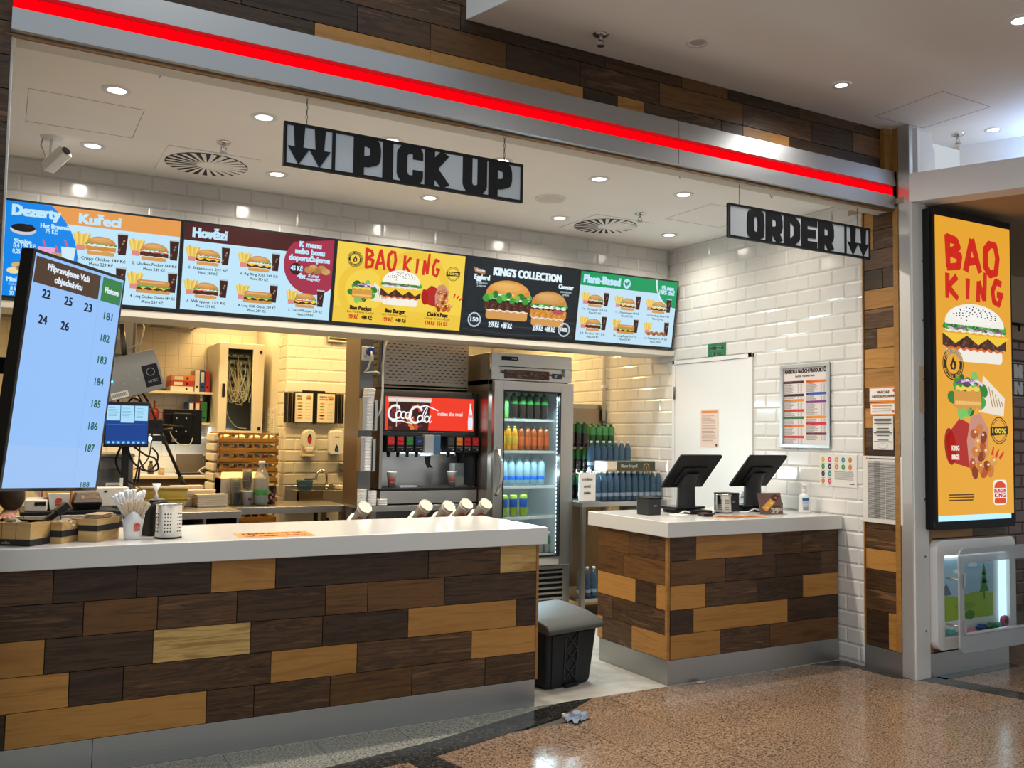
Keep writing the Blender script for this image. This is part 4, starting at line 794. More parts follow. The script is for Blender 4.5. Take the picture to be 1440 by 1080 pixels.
# ------------------------------------------------------------------ things on the order counter
ZT=.9255
def terminal(x,y,rz,label):
    t=T('order_terminal',label,'terminal',(x,y,ZT),rz,'tilted black till terminals')
    B('base','black',t,-.10,.10,-.12,.13,0,.022,.006); B('drive_box','black_gloss',t,-.13,.13,-.02,.15,.022,.04,.004)
    m=MB(); n=16; v=[];f=[]
    secs=[(0,.02,.072,.05),(.06,.02,.068,.048),(.13,.02,.066,.048),(.175,.008,.066,.05),(.205,-.014,.062,.042),(.222,-.04,.058,.028)]
    for z,yy,rx,ry in secs: v+=[(rx*cos(2*pi*i/n),yy+ry*sin(2*pi*i/n),.03+z) for i in range(n)]
    for k in range(len(secs)-1): f+=[(k*n+i,k*n+(i+1)%n,(k+1)*n+(i+1)%n,(k+1)*n+i) for i in range(n)]
    f.append([5*n+i for i in range(n)]); m.add(v,f,True); P('neck',m,'charcoal',t)
    X=Matrix.Translation((0,-.035,.262))@Matrix.Rotation(radians(43),4,'X')
    # screen faces the staff side (+y, upwards); its dark back faces the mall
    q=[(-.175,-.165),(.175,-.165),(.175,.13),(-.175,.13)]
    m=MB(X); m.hexa([(-.175,-.004,-.14),(.175,-.004,-.14),(.175,.018,-.14),(-.175,.018,-.14)],[(-.175,-.004,.145),(.175,-.004,.145),(.175,.018,.145),(-.175,.018,.145)]); P('tablet_shell',m,'black',t,.008)
    P('screen_glass',MB(X).box(-.165,.165,.0182,.0192,-.12,.12),'black_gloss',t); P('back_cover',MB(X).box(-.10,.10,-.016,-.004,-.09,.05),'black',t,.006)
    P('power_cable',MB().tube([(-.08,-.10,.012),(-.13,-.16,.02),(-.20,-.19,.03),(-.25,-.18,.012),(-.28,-.14,.008)],.004),'white',t)
    P('data_cable',MB().tube([(-.05,-.12,.012),(-.02,-.17,.006),(.0,-.2,.008),(.04,-.2,.006)],.005),'black',t)
terminal(1.395,.46,radians(2),'black till terminal with tilted screen nearer the left end of order counter'); terminal(1.975,.46,radians(2),'black till terminal with tilted screen nearer the tiled wall')
def pay(x,y,rz,s,label):
    t=T('receipt_printer',label,'printer',(x,y,ZT),rz,'small black receipt printers'); B('body','charcoal',t,-.06*s,.06*s,-.065*s,.065*s,0,.118*s,.006); B('lid','black',t,-.062*s,.062*s,-.067*s,.067*s,.118*s,.127*s,.004)
    a=Art(.0002); a.text('EPSON',0,.062*s,.011*s,'c9c9c9',w=.032*s,bold=.02); a.build('lettering','print',t,(0,-.0655*s,0))
pay(1.055,.43,radians(6),.86,'small black receipt printer at the left corner of the order counter'); pay(1.76,.50,radians(4),.95,'small black receipt printer behind the steel caddy on order counter')
def caddy(x,y,r,h,label):
    t=T('steel_caddy',label,'caddy',(x,y,ZT),0,'perforated steel cutlery caddies')
    P('shell',MB().lathe([(r*.96,.004),(r,.006),(r,h),(r*1.03,h+.002),(r*1.0,h+.003),(r*.95,h-.002),(r*.95,.01),(0,.01)],n=36),'chrome',t); P('foot_ring',MB().lathe([(0,0),(r*1.02,0),(r*1.02,.006),(r,.007)],n=36),'black',t)
    q=P('hole',MB().cyl((r*.985,0,0),(r*1.004,0,0),.0034,n=8,smooth=False),'black_matte',t); first=True; k=0
    for gset in range(6):
        for c in range(3):
            for rw in range(6):
                ang=gset*pi/3+c*.21-.95; z=h*(.22+.105*rw)
                if first: q.location=(0,0,z); q.rotation_euler=(0,0,ang); first=False
                else: dup(q,t,(0,0,z),ang)
caddy(1.615,.37,.05,.115,'perforated round steel caddy between the two tills'); caddy(-1.822,.165,.056,.145,'perforated round steel caddy on the pick-up counter')
pr=T('promo_stand','small tilted brown promo card with price of 39','card stand',(1.84,.17,ZT),radians(-8)); pr.scale=(1.25,1.25,1.2); X=Matrix.Rotation(radians(-12),4,'X'); P('card',MB(X).box(-.07,.07,-.002,.002,0,.115),'card_brown',pr); B('support','black',pr,.05,.085,.02,.03,0,.06,.002); B('foot','clear',pr,-.07,.075,-.03,.035,0,.004)
a=Art(.0002); a.rect(-.07,.07,0,.115,'6d5249'); a.up()
for k,(x,y,c,c2) in enumerate(((-.03,.036,'df9a4a','f3c98a'),(.0,.06,'d9a640','f0d080'),(.03,.088,'5a2b25','a08080'))): a.poly([(x-.028,y),(x,y-.02),(x+.03,y+.006),(x+.002,y+.024)],c); a.up(); a.ell(x+.006,y,.01,.005,c2); a.up(-1)
a.ring(-.038,.097,.012,.012,.001,'4a3530'); a.up(); a.text('39',.022,.008,.026,'e6dcc8',w=.045,bold=.05); a.text('Kč',.056,.018,.014,'e6dcc8',w=.018,bold=.04); a.text('nugetky',.03,.04,.008,'2a1c18',w=.05,bold=.02); a.build('printing','print',pr,(0,-.0025,0),rot=(radians(-12),0,0))
sn=T('soap_bottle','white pump bottle with blue label beside the tiled wall','bottle',(2.155,.19,ZT),radians(-30)); P('body',MB().lathe([(0,0),(.036,.001),(.038,.01),(.038,.10),(.034,.118),(.02,.126),(.016,.13),(.016,.136)],n=20,sy=.72),'white',sn)
P('pump',MB().cyl((0,0,.134),(0,0,.152),.016,n=14).cyl((0,0,.152),(0,0,.178),.007).box(-.012,.012,-.034,.012,.176,.186),'white',sn,.002); a=Art(.0003); a.rect(-.022,.022,.082,.098,'2a5f9f'); a.rect(-.022,.022,.044,.048,'2a5f9f'); a.lines(-.022,.022,.05,.08,4,'9ab0c8',.4); a.lines(-.018,.02,.02,.04,3,'4a5a6a',.5); a.build('label','print',sn,(0,-.0285,0))
def mat_(x0,x1,y0,y1,label,rz=0):
    t=T('counter_sticker',label,'sticker',((x0+x1)/2,(y0+y1)/2,ZT),rz,'orange counter stickers'); w,d=(x1-x0)/2,(y1-y0)/2; B('sheet','orange',t,-w,w,-d,d,0,.0008)
    a=Art(.0002); a.text('PŘIPRAVTE SE',0,d*.1,d*.5,'f3b98a',w=w*1.6,bold=.03); a.text('NA OBJEDNÁVKU',0,-d*.7,d*.45,'f3b98a',w=w*1.6,bold=.03); a.build('printing','print',t,(0,0,.0012),rot=(-pi/2,0,0))
mat_(-1.53,-1.19,.03,.24,'orange printed sticker on the pick-up worktop',radians(-3)); mat_(1.33,1.66,.04,.185,'orange printed sticker on the order worktop',radians(-4))
bk=T('banknotes','pale receipt slips lying by the left till','paper',(1.22,.33,ZT),radians(10)); 
for k in range(2): P('slip',MB(Matrix.Rotation(.2*k,4,'Z')).box(-.07+.04*k,.06+.04*k,-.03,.03,.0008*k,.0008*k+.0008),'paper',bk)
cr=T('card_reader','small black card reader with orange light in front of left till','card reader',(1.33,.22,ZT),radians(-15)); B('body','black',cr,-.03,.03,-.045,.045,0,.018,.005); B('display','label_orange',cr,-.018,.018,.0,.03,.018,.0188)
# ------------------------------------------------------------------ pick-up counter, left end
def wbox(loc,rz,L,D,H,band,label,compartments,fill,mark=False):
    t=T('condiment_box',label,'box',loc,rz,'wooden condiment boxes'); e=.008
    m=MB().box(-L/2,L/2,-D/2,-D/2+e,0,H).box(-L/2,L/2,D/2-e,D/2,0,H).box(-L/2,-L/2+e,-D/2+e,D/2-e,0,H).box(L/2-e,L/2,-D/2+e,D/2-e,0,H).box(-L/2+e,L/2-e,-D/2+e,D/2-e,0,.006); P('case',m,'wood_box',t,.001,seg=1)
    z0,z1=band; m=MB().box(-L/2-.001,L/2+.001,-D/2-.001,-D/2,z0,z1).box(-L/2-.001,L/2+.001,D/2,D/2+.001,z0,z1).box(-L/2-.001,-L/2,-D/2,D/2,z0,z1).box(L/2,L/2+.001,-D/2,D/2,z0,z1); P('dark_band','charcoal' and m,'charcoal',t)
    for k in range(1,compartments): x=-L/2+L*k/compartments; B('divider','wood_box',t,x-.003,x+.003,-D/2+e,D/2-e,.006,H-.006); B('groove','card_brown',t,x-.0012,x+.0012,-D/2-.0006,-D/2+.001,z1,H)
    for k in range(fill):
        X=Matrix.Translation((random.uniform(-L*.36,L*.36),random.uniform(-D*.3,D*.3),H*random.uniform(.75,1.0)))@Euler((random.uniform(-.7,.7),random.uniform(-.5,.5),random.uniform(0,3))).to_matrix().to_4x4()
        P('sachet' ,MB(X).box(-.024,.024,-.014,.014,-.0035,.0035),['paper','kraft','paper_grey','cream_card'][k%4],t,.003)
    if mark: a=Art(.0004); a.text('coffee',-.005,.007,.010,'cfc8b8',w=.038,bold=.03); a.build('lettering','print',t,(L*.1,-D/2-.0012,0))
    return t
wbox((-2.419,.182,ZT),radians(-39.3),.26,.155,.092,(0,.026),'long low wooden condiment box with dividers at far left',4,7,True); 
wbox((-2.218,.18,ZT),radians(-39.3),.052,.165,.088,(.026,.052),'middle wooden condiment box full of white sachets',1,12); wbox((-2.101,.1935,ZT),radians(-39.3),.09,.155,.096,(.044,.069),'right wooden condiment box full of brown napkins',1,8)
nb=T('napkin_bundle','brown paper napkins lying in the right wooden box','napkin',(-2.101,.1935,ZT+.118),radians(-39.3))
for k in range(3): P('fold',MB(Matrix.Rotation(.1*k,4,'Z')).box(-.036,.036,-.065,.06,-.02+.006*k,-.016+.006*k),'kraft',nb,.002)
lp=T('hand_scanner','black hand scanner leaning out of the left wooden box','scanner',(-2.34,.305,ZT+.045),radians(15)); X=Matrix.Rotation(radians(-38),4,'Y'); P('body',MB(X).box(-.05,.10,-.018,.018,-.012,.012),'black',lp,.005); P('head',MB(X).box(.10,.16,-.022,.022,-.016,.016),'charcoal',lp,.005)
cp=T('straw_cup','white paper cup with orange bun emblem, full of straws and stirrers','cup',(-1.968,.172,ZT)); n=28; v=[];f=[]
for z,r in ((0,.033),(.003,.034),(.06,.041)): v+=[(r*cos(2*pi*i/n),r*sin(2*pi*i/n),z) for i in range(n)]
top=[]
for i in range(n): a_=2*pi*i/n; z=.105+.018*cos(3*a_-1.2); v.append((.047*cos(a_),.047*sin(a_),z))
f=[(k*n+i,k*n+(i+1)%n,(k+1)*n+(i+1)%n,(k+1)*n+i) for k in range(3) for i in range(n)]+[list(range(n))[::-1]]
m=MB().add(v,f,True); o=P('paper_shell',m,'white',cp); so=o.modifiers.new('wall','SOLIDIFY'); so.thickness=.0015
a=Art(.0003); bun_logo(a,0,.055,.034); a.build('emblem','print',cp,(.010,-.0425,0),rot=(radians(5),0,radians(12)))
def stick(par,name,mt,k,R0,spread,h0,h1,w,r=None):
    q=k*2.4; b=(.02*cos(q),.02*sin(q),.01); d=Vector((spread*cos(q)*random.uniform(.5,1),spread*sin(q)*.7,1)).normalized(); hh=random.uniform(h0,h1); tip=Vector(b)+d*hh
    return tip,b
st=None
for k in range(52):
    tx,ty=random.uniform(-.036,.040),random.uniform(-.034,-.004); bx,by=-tx*.45,-ty*.3; sx_=(tx-bx)/.1; sy_=(ty-by)/.1; L=.17
    d=Vector((sx_,sy_,1)).normalized(); Xm=Matrix.Translation((bx,by,.008))@Vector((0,0,1)).rotation_difference(d).to_matrix().to_4x4()@Matrix.Rotation(random.uniform(0,3),4,'Z')
    if st is None: st=P('wooden_stirrer',MB().box(-.0035,.0035,-.0008,.0008,0,.17),'cream_card',cp,0); st.matrix_local=Xm
    else: c=dup(st,cp); c.matrix_local=Xm
st=None
for k in range(24):
    tx,ty=random.uniform(-.040,.022),random.uniform(.002,.034); bx,by=-tx*.5,-ty*.2; d=Vector(((tx-bx)/.1,(ty-by)/.1,1)).normalized(); Xm=Matrix.Translation((bx,by,.008))@Vector((0,0,1)).rotation_difference(d).to_matrix().to_4x4()@Matrix.Rotation(random.uniform(0,3),4,'Z')
    if st is None: st=P('wrapped_straw',MB().tube([(0,0,0),(0,0,.1),(0,0,.185),(.003,0,.2),(.012,0,.206)],.0062,6),'white',cp); st.matrix_local=Xm
    else: c=dup(st,cp); c.matrix_local=Xm
nd=T('napkin_dispenser','rounded black napkin dispenser with a napkin sticking up','dispenser',(-1.855,.31,ZT),radians(28))
pr_=[(-.062,0)]+[(-.064,.09),(-.058,.125),(-.04,.148),(0,.158),(.04,.148),(.058,.125),(.064,.09),(.062,0)]
P('housing',MB().prism(pr_,-.05,.05,'Y'),'black',nd,.012); P('top_slot',MB().ell((0,0,.158),(.045,.022,.006),16,6),'grey_dark',nd)
m=MB(); m.add([(-.02,0,.15),(.022,.006,.15),(-.014,-.012,.19),(.004,.004,.195),(-.03,-.006,.235),(.03,.01,.232)],[(0,1,3,2),(2,3,5,4)],True); o=P('napkin',m,'paper',nd); so=o.modifiers.new('ply','SOLIDIFY'); so.thickness=.0012
# ------------------------------------------------------------------ bin and litter
bi=T('waste_bin','dark grey swing lid waste bin between the two counters','bin',(.33,.40,.001),radians(10.5)); 
lo=[(-.17,-.15,0),(.17,-.15,0),(.17,.16,0),(-.17,.16,0)]; hi=[(-.20,-.18,.33),(.20,-.18,.33),(.20,.19,.36),(-.20,.19,.36)]
P('body',MB().hexa(lo,hi),'bin_body',bi,.02)
m=MB(); prf=[(-.215,.31),(-.225,.335),(-.20,.362),(-.10,.388),(.02,.405),(.14,.415),(.20,.41),(.215,.385),(.205,.355)]
P('lid',m.prism(prf,-.215,.215,'X'),'bin_lid',bi,.012)
lt=MB(); ya=lambda z:-.151-.03*z/.36-.004
def latt(a,b): lt.hexa([(a[0]-.006,ya(a[1])-.004,a[1]),(a[0]+.006,ya(a[1])-.004,a[1]),(a[0]+.006,ya(a[1])+.006,a[1]),(a[0]-.006,ya(a[1])+.006,a[1])],[(b[0]-.006,ya(b[1])-.004,b[1]),(b[0]+.006,ya(b[1])-.004,b[1]),(b[0]+.006,ya(b[1])+.006,b[1]),(b[0]-.006,ya(b[1])+.006,b[1])])
latt((-.045,.03),(-.05,.30)); latt((.045,.03),(.05,.30))
for k in range(3): z=.04+.085*k; latt((-.04,z),(.04,z+.08)); latt((.04,z),(-.04,z+.08))
P('lattice_rib',lt,'charcoal',bi); B('pedal','black',bi,-.05,.05,-.185,-.15,.006,.025,.004)
for s in (-1,1): P('side_rib',MB().hexa([(s*.09-.045,-.156,.005),(s*.09+.045,-.156,.005),(s*.09+.045,-.15,.005),(s*.09-.045,-.15,.005)],[(s*.105-.05,-.183,.30),(s*.105+.05,-.18,.30),(s*.105+.05,-.168,.30),(s*.105-.05,-.168,.30)]),'bin_body',bi,.004)
wr=T('crumpled_wrapper','crumpled blue grey wrapper on the brown mall floor','litter',(.055,-.285,.001),.4); wr.scale=(1.25,1.25,1.1); m=MB(); gx,gy=7,6
v=[(-.05+.1*i/(gx-1)+random.uniform(-.006,.006),-.035+.07*j/(gy-1)+random.uniform(-.006,.006),random.uniform(.002,.03)) for j in range(gy) for i in range(gx)]
o=P('foil',m.add(v,[(j*gx+i,j*gx+i+1,(j+1)*gx+i+1,(j+1)*gx+i) for j in range(gy-1) for i in range(gx-1)]),'paper_grey',wr); so=o.modifiers.new('ply','SOLIDIFY'); so.thickness=.001
P('fold',MB().hexa([(-.03,-.02,.004),(.01,-.028,.004),(.014,.01,.004),(-.026,.014,.004)],[(-.02,-.01,.034),(.012,-.02,.03),(.014,.0,.028),(-.018,.008,.036)]),'paper_grey',wr,.002)
tag(P('french_fry',MB().box(-.03,.03,-.005,.005,0,.009),'cream_card',None,.002,loc=(1.08,-.03,.0015),rz=.15),'single pale french fry on the floor at the order counter foot','litter')
tag(P('crumb',MB().ell((0,0,.007),(.012,.009,.007),8,5),'yellow',None,loc=(.035,-.205,.002)),'small yellow crumb beside the crumpled wrapper','litter')
# ------------------------------------------------------------------ light box and children's display on the pillar
lx0,lx1=W(1311,303,'Y',-.625).x,W(1424,500,'Y',-.625).x; lw=(lx1-lx0)/2
lb=T('light_box','tall backlit poster box on the corner pillar with burgers on yellow','poster',((lx0+lx1)/2,-.545,.88))
YL=-.08; x0,x1,z0,z1=-lw,lw,.04,2.0
B('housing','black',lb,x0,x1,YL+.02,0,.0,1.945,.006); P('frame',MB().box(x0,x1,YL,YL+.02,0,.05).box(x0,x1,YL,YL+.02,1.90,1.945).box(x0,x0+.025,YL,YL+.02,.05,1.90).box(x1-.02,x1,YL,YL+.02,.05,1.90),'black',lb,.003)
B('backlight','backlight',lb,x0+.025,x1-.02,YL+.014,YL+.02,.05,1.90)
a=Art(.0004); w=lw-.018; Z0,Z1=.085,1.90; h=Z1-Z0
gx,gz=9,12; pv=[];pf_2=[]
a.rect(-w,w,0,h,'eba832'); a.up(); R_='cf2a1c'
brush(a,'BAO',-w*.76,h*.825,w*1.5,h*.115,R_); brush(a,'KING',-w*.76,h*.725,w*1.6,h*.085,R_)
burger(a,0,h*.515,w*1.72,h*.20,'bao',28); badge(a,-w*.58,h*.505,w*.27,'eba832'); pocket(a,-.06,h*.335,w*1.22); stamp100(a,w*.62,h*.285,w*.23)
pops(a,-.01,h*.145,w*1.12); a.up(5); a.text('BURGER',-w*.55,h*.185,.03,'f4ead8',w=.07,bold=.03); a.text('KING',-w*.55,h*.215,.03,'f4ead8',w=.07,bold=.03); a.up(-5)
for k in range(3): a.stroke([(w*(.42+.1*k),h*(.20-.006*k)),(w*(.46+.14*k),h*(.228-.008*k))],.024,'d2341f',.012,False)
bun_logo(a,w*.62,h*.072,.14,'f6f0e6'); a.lines(-w*.72,w*.0,h*.045,h*.072,3,'5a3a12',.5,.15)
ap=a.build('poster_sheet','glow_poster',lb,(0,YL-.003,Z0))
kx0,kx1=W(1318,835,'Y',-.60).x,W(1429,835,'Y',-.60).x
kd=T('toy_display','white lit display cabinet with rounded corners under the poster box','display case',((kx0+kx1)/2,-.545,W(1372,908,'Y',-.60).z)); kd.scale=((kx1-kx0)/.80,.65,(W(1372,757,'Y',-.60).z-W(1372,908,'Y',-.60).z)/.565)
def rr(x0,x1,z0,z1,r,n=6):
    p=[]
    for cx,cz,a0 in ((x1-r,z1-r,0),(x0+r,z1-r,90),(x0+r,z0+r,180),(x1-r,z0+r,270)): p+=[(cx+r*cos(radians(a0+90*i/n)),cz+r*sin(radians(a0+90*i/n))) for i in range(n+1)]
    return p
def frame_ring(out,inn,y0,y1):
    m=MB(); n=len(out); 
    for A,Bq in ((out,inn),):
        vs=[(x,y0,z) for x,z in A]+[(x,y0,z) for x,z in Bq]+[(x,y1,z) for x,z in A]+[(x,y1,z) for x,z in Bq]
        f=[]
        for i in range(n):
            j=(i+1)%n; f+=[(i,j,n+j,n+i),(2*n+i,3*n+i,3*n+j,2*n+j),(i,2*n+i,2*n+j,j),(n+i,n+j,3*n+j,3*n+i)]
        m.add(vs,f)
    return m
P('cabinet_shell',frame_ring(rr(-.40,.40,0,.565,.05),rr(-.33,.335,.065,.485,.012),-.085,-.003),'white_gloss',kd,.003)
B('back_panel','white',kd,-.34,.35,-.012,0,.05,.54); B('light_strip','cabinet_light',kd,.285,.33,-.05,-.014,.08,.48); B('added_top_glow','led_white',kd,-.29,.30,-.06,-.02,.474,.481)  # glowing strip at the top is added to brighten the cabinet inside
B('shelf','clear',kd,-.328,.333,-.08,-.014,.066,.072)
a=Art(.0004); w,h=.265,.32; a.rect(-w,w,0,h,'a9cbe0'); a.up(); a.poly([(-w,0),(w,0),(w,h*.38),(w*.3,h*.44),(-w*.3,h*.38),(-w,h*.42)],'9cb83c'); a.up(); a.ell(-w*.1,h*.22,w*.4,h*.06,'8aa834'); a.ell(.02,h*.06,.05,.025,'5a8a34'); a.rect(w*.62,w*.66,h*.3,h*.5,'6a4a2a'); a.up()
for k in range(3): a.poly([(w*.64-.05+.012*k,h*(.42+.14*k)),(w*.64+.05-.012*k,h*(.42+.14*k)),(w*.64,h*(.66+.12*k))],'4a8a34')
a.poly([(-w,h*.42),(-w*.8,h*.62),(-w*.6,h*.42)],'6f7d86'); a.ell(-w*.4,h*.8,.04,.012,'dfeef6'); a.ell(w*.2,h*.88,.05,.012,'dfeef6')
a.build('meadow_picture','print',kd,(-.035,-.0135,.135))
dr=T('display_door','open frosted acrylic door of the toy cabinet, swung to the right','door',(W(1347,840,'Y',-.74).x+.34,-.74,W(1390,913,'Y',-.74).z))
P('rim',frame_ring(rr(-.34,.50,0,.605,.05),rr(-.295,.46,.115,.52,.012),-.012,.0),'frost',dr,.003); B('pane','glass',dr,-.295,.46,-.008,-.005,.115,.52); B('rail','aluminium',dr,-.30,.47,-.016,.004,.105,.118,.002)
for z in (.15,.42): P('hinge',MB().box(-.31,-.285,-.018,.0,z-.04,z+.04),'steel',dr,.002); P('hinge_arm',MB().tube([(-.297,0,z),(-.30,.05,z),(-.30,.10,z)],.006),'steel',dr)
def toy(name,label,x,c,fn):
    t=T(name,label,'toy',((kx0+kx1)/2+x,-.545-.034,kd.location.z+.0725*kd.scale.z),random.uniform(-.12,.12),'toys on the cabinet shelf'); fn(t,c)
def car(t,c):
    P('body',MB().prism([(-.04,.008),(.04,.008),(.042,.02),(.022,.023),(.012,.036),(-.016,.036),(-.026,.023),(-.042,.02)],-.017,.017,'Y'),c,t,.003)
    for x in (-.024,.024): P('wheel',MB().cyl((x,-.019,.009),(x,.019,.009),.009,n=12),'black',t)
def disc(t,c): P('disc',MB().lathe([(0,0),(.042,.002),(.046,.008),(.04,.014),(0,.015)],n=18,sy=.6),c,t); P('disc_centre',MB().ell((0,0,.015),(.02,.014,.005),12,5),'pink',t)
def ringt(t,c): P('wheel_body',MB().cyl((0,-.012,.036),(0,.012,.036),.036,n=20),c,t,.004); P('face',MB().cyl((0,-.0135,.036),(0,-.012,.036),.02,n=14),'card_brown',t)
def block(t,c): B('block',c,t,-.022,.022,-.015,.015,0,.03,.004); B('stud','white',t,-.012,.012,-.01,.01,.03,.036,.002)
toy('toy_disc','pink oval toy at the left of the cabinet shelf',-.05,'pink',disc); toy('toy_car','blue toy car on the cabinet shelf',.07,'blue',car); toy('toy_car','green toy car on the cabinet shelf',.17,'cap_green',car); toy('toy_block','teal toy block on the cabinet shelf',.225,'teal',block); toy('toy_ring','round pink toy standing at the right end of the cabinet shelf',.295,'pink',ringt)
toy('toy_bottle','small green toy at the far left of the cabinet shelf',-.235,'teal',block)
ns=T('neighbour_sign','white letters in a thin frame on brown tiles at the right edge','sign',(5.10,.60,1.80)); P('frame',MB().box(-.02,.30,-.012,0,0,.012).box(-.02,.30,-.012,0,.30,.312).box(-.02,-.01,-.012,0,0,.312).box(.29,.30,-.012,0,0,.312).box(-.02,.3,-.012,0,.15,.16),'steel_dark',ns)
for k in range(2): P('letter',MB().prism([(.01,.17),(.06,.17),(.06,.21),(.08,.17),(.13,.17),(.13,.29),(.085,.29),(.07,.25),(.05,.29),(.01,.29)] if k==0 else [(.01,.03),(.05,.03),(.05,.08),(.08,.03),(.13,.03),(.13,.14),(.09,.14),(.09,.09),(.06,.14),(.01,.14)],-.02,-.013,'Y'),'white',ns)
hk=T('wall_hook','black hook on the plaster above the brown tiles','hook',(5.18,.60,2.44)); P('bar',MB().cyl((-.1,-.03,0),(.15,-.03,0),.012,n=8),'black',hk); P('peg',MB().cyl((0,-.03,0),(0,-.03,-.06),.008,n=8).cyl((0,0,0),(0,-.03,0),.008,n=8),'black',hk)
# ------------------------------------------------------------------ drinks fridge
LF=(1.055,1.88,0)
fg=T('drinks_fridge','tall steel drinks fridge with lit glass door full of bottles','fridge',LF)
w=.355; m=MB().box(-w,-w+.035,.05,.64,.42,1.83).box(w-.035,w,.05,.64,.42,1.83).box(-w,w,.05,.64,1.79,2.03).box(-w,w,.05,.64,.07,.46); P('cabinet','steel_dark' and m,'steel_v',fg,.002)
B('liner_back','white',fg,-w+.035,w-.035,.56,.64,.46,1.79); B('liner_side','white',fg,-w+.035,-w+.042,.06,.56,.46,1.79); B('liner_side','white',fg,w-.042,w-.035,.06,.56,.46,1.79)
m=MB().box(-w,w,.0,.05,1.825,1.872).box(-w,w,.0,.05,1.93,2.03).box(-w,-w+.06,0,.05,1.872,1.93).box(w-.06,w,0,.05,1.872,1.93).box(-w+.06,w-.06,.03,.05,1.872,1.93); hd=P('header_panel',m,'steel',fg,.003)
a=Art(.0004); a.rect(-.275,-.13,1.975,2.005,'15120f'); a.up(); a.text('True',-.165,1.982,.015,'d8d0c4',w=.045,shear=.3); a.up(-1); a.rect(-.25,.15,1.838,1.905,'3a1d17'); a.up(); a.text('ZÁKAZ PRODEJE ALKOHOLICKÝCH',-.05,1.878,.017,'e6ddd0',w=.37,bold=.02); a.text('NÁPOJŮ OSOBÁM MLADŠÍM 18 LET',-.05,1.848,.017,'e6ddd0',w=.37,bold=.02); a.build('plates','print',hd,(0,-.001,0))
dpl=B('display','black_gloss',hd,.175,.265,-.003,0,1.852,1.892); a=Art(.0003); a.text('3°',-.0,0,.018,'4ab4ff',w=.03); a.build('digits','screen',hd,(.215,-.0036,1.862))
dr=P('door_frame',MB().box(-w+.002,-w+.082,-.045,-.003,.42,1.815).box(w-.122,w-.006,-.045,-.003,.42,1.815).box(-w+.082,w-.122,-.045,-.003,1.745,1.815).box(-w+.082,w-.122,-.045,-.003,.42,.49),'steel',fg,.004)
P('door_gasket',MB().box(-w+.08,-w+.09,-.046,-.006,.488,1.747).box(w-.13,w-.12,-.046,-.006,.488,1.747).box(-w+.09,w-.13,-.046,-.006,1.737,1.747).box(-w+.09,w-.13,-.046,-.006,.488,.498),'black',dr); B('glass_pane','glass',dr,-w+.09,w-.13,-.03,-.025,.498,1.737)
P('handle',MB().tube([(-w+.03,-.045,.965),(-w+.02,-.085,.985),(-w+.035,-.10,1.06),(-w+.045,-.10,1.14),(-w+.035,-.095,1.22),(-w+.03,-.085,1.29),(-w+.03,-.045,1.305)],.014,8),'chrome',dr)
P('hinge_plate',MB().box(w-.04,w-.012,-.047,-.044,1.77,1.80),'grey_light',dr)
gr=MB().box(-w,w,.0,.05,.07,.10).box(-w,w,0,.05,.385,.412).box(-w,-w+.06,0,.05,.10,.385).box(w-.06,w,0,.05,.10,.385); gp=P('lower_grille',gr,'steel',fg,.002); B('dark_recess','black_matte',gp,-w+.06,w-.06,.03,.05,.10,.385)
for k in range(7): z=.115+.04*k; P('slat',MB().hexa([(-w+.06,-.004,z),(w-.06,-.004,z),(w-.06,.03,z+.012),(-w+.06,.03,z+.012)],[(-w+.06,-.004,z+.014),(w-.06,-.004,z+.014),(w-.06,.03,z+.026),(-w+.06,.03,z+.026)]),'steel',gp)
for x in (-.29,.29):
    for y in (.1,.55): P('caster',MB().cyl((x-.015,y,.035),(x+.015,y,.035),.035,n=12).box(x-.02,x+.02,y-.02,y+.02,.06,.075),'black',fg)
SH=[.50,.788,1.024,1.293,1.536]
for z in SH:
    m=MB()
    for k in range(19): x=-w+.05+.034*k; m.box(x-.002,x+.002,.05,.55,z-.006,z-.002)
    m.box(-w+.045,w-.045,.045,.053,z-.02,z).box(-w+.045,w-.045,.54,.548,z-.012,z-.002); P('wire_shelf',m,'white_gloss',fg)
ledp=P('led_strip',MB().box(w-.128,w-.12,-.003,.006,.5,1.73),'grey',fg)
dot=None
for k in range(40):
    z=.515+.0305*k
    if dot is None: dot=P('led_dot',MB().box(w-.134,w-.118,-.008,-.002,-.008,.008),'led_white',fg,0,(0,0,z))
    else: dup(dot,fg,(0,0,z))
P('mullion_light',MB().box(-.135,-.12,.50,.515,.5,1.70),'led_white',fg)
lamp('fridge_lamp','AREA',(LF[0]+.20,LF[1]+.07,1.12),13,(.66,.90,1),.03,1.2,rot=(0,radians(90),radians(115))); lamp('fridge_lamp','AREA',(LF[0]-.02,LF[1]+.03,1.70),7,(.66,.90,1),.5,.03,rot=(radians(-25),0,0)); lamp('fridge_lamp','AREA',(LF[0]-.02,LF[1]+.04,1.24),6,(.66,.90,1),.5,.03,rot=(radians(-25),0,0))
B('side_board','wood_dark',fg,w+.001,w+.02,.02,.06,1.60,1.80)
def bottle(name,h,r,body,cap,label,ttl,cat,group,neck=.3,lab=(.25,.6)):
    t=T(name,ttl,cat,(0,0,-50),0,group)
    P('body',MB().lathe([(0,0),(r*.92,.002),(r,.01),(r,h*.2),(r*.94,h*.24),(r,h*.3),(r,h*(1-neck)),(r*.75,h*(1-neck*.55)),(r*.36,h*(1-neck*.2)),(r*.34,h*.93),(0,h*.93)],n=12),body,t)
    P('cap',MB().cyl((0,0,h*.925),(0,0,h),r*.42,n=10),cap,t)
    if label: P('label',MB().lathe([(r*1.02,h*lab[0]),(r*1.025,h*lab[0]+.003),(r*1.025,h*lab[1]-.003),(r*1.02,h*lab[1])],n=12),label,t)
    return t
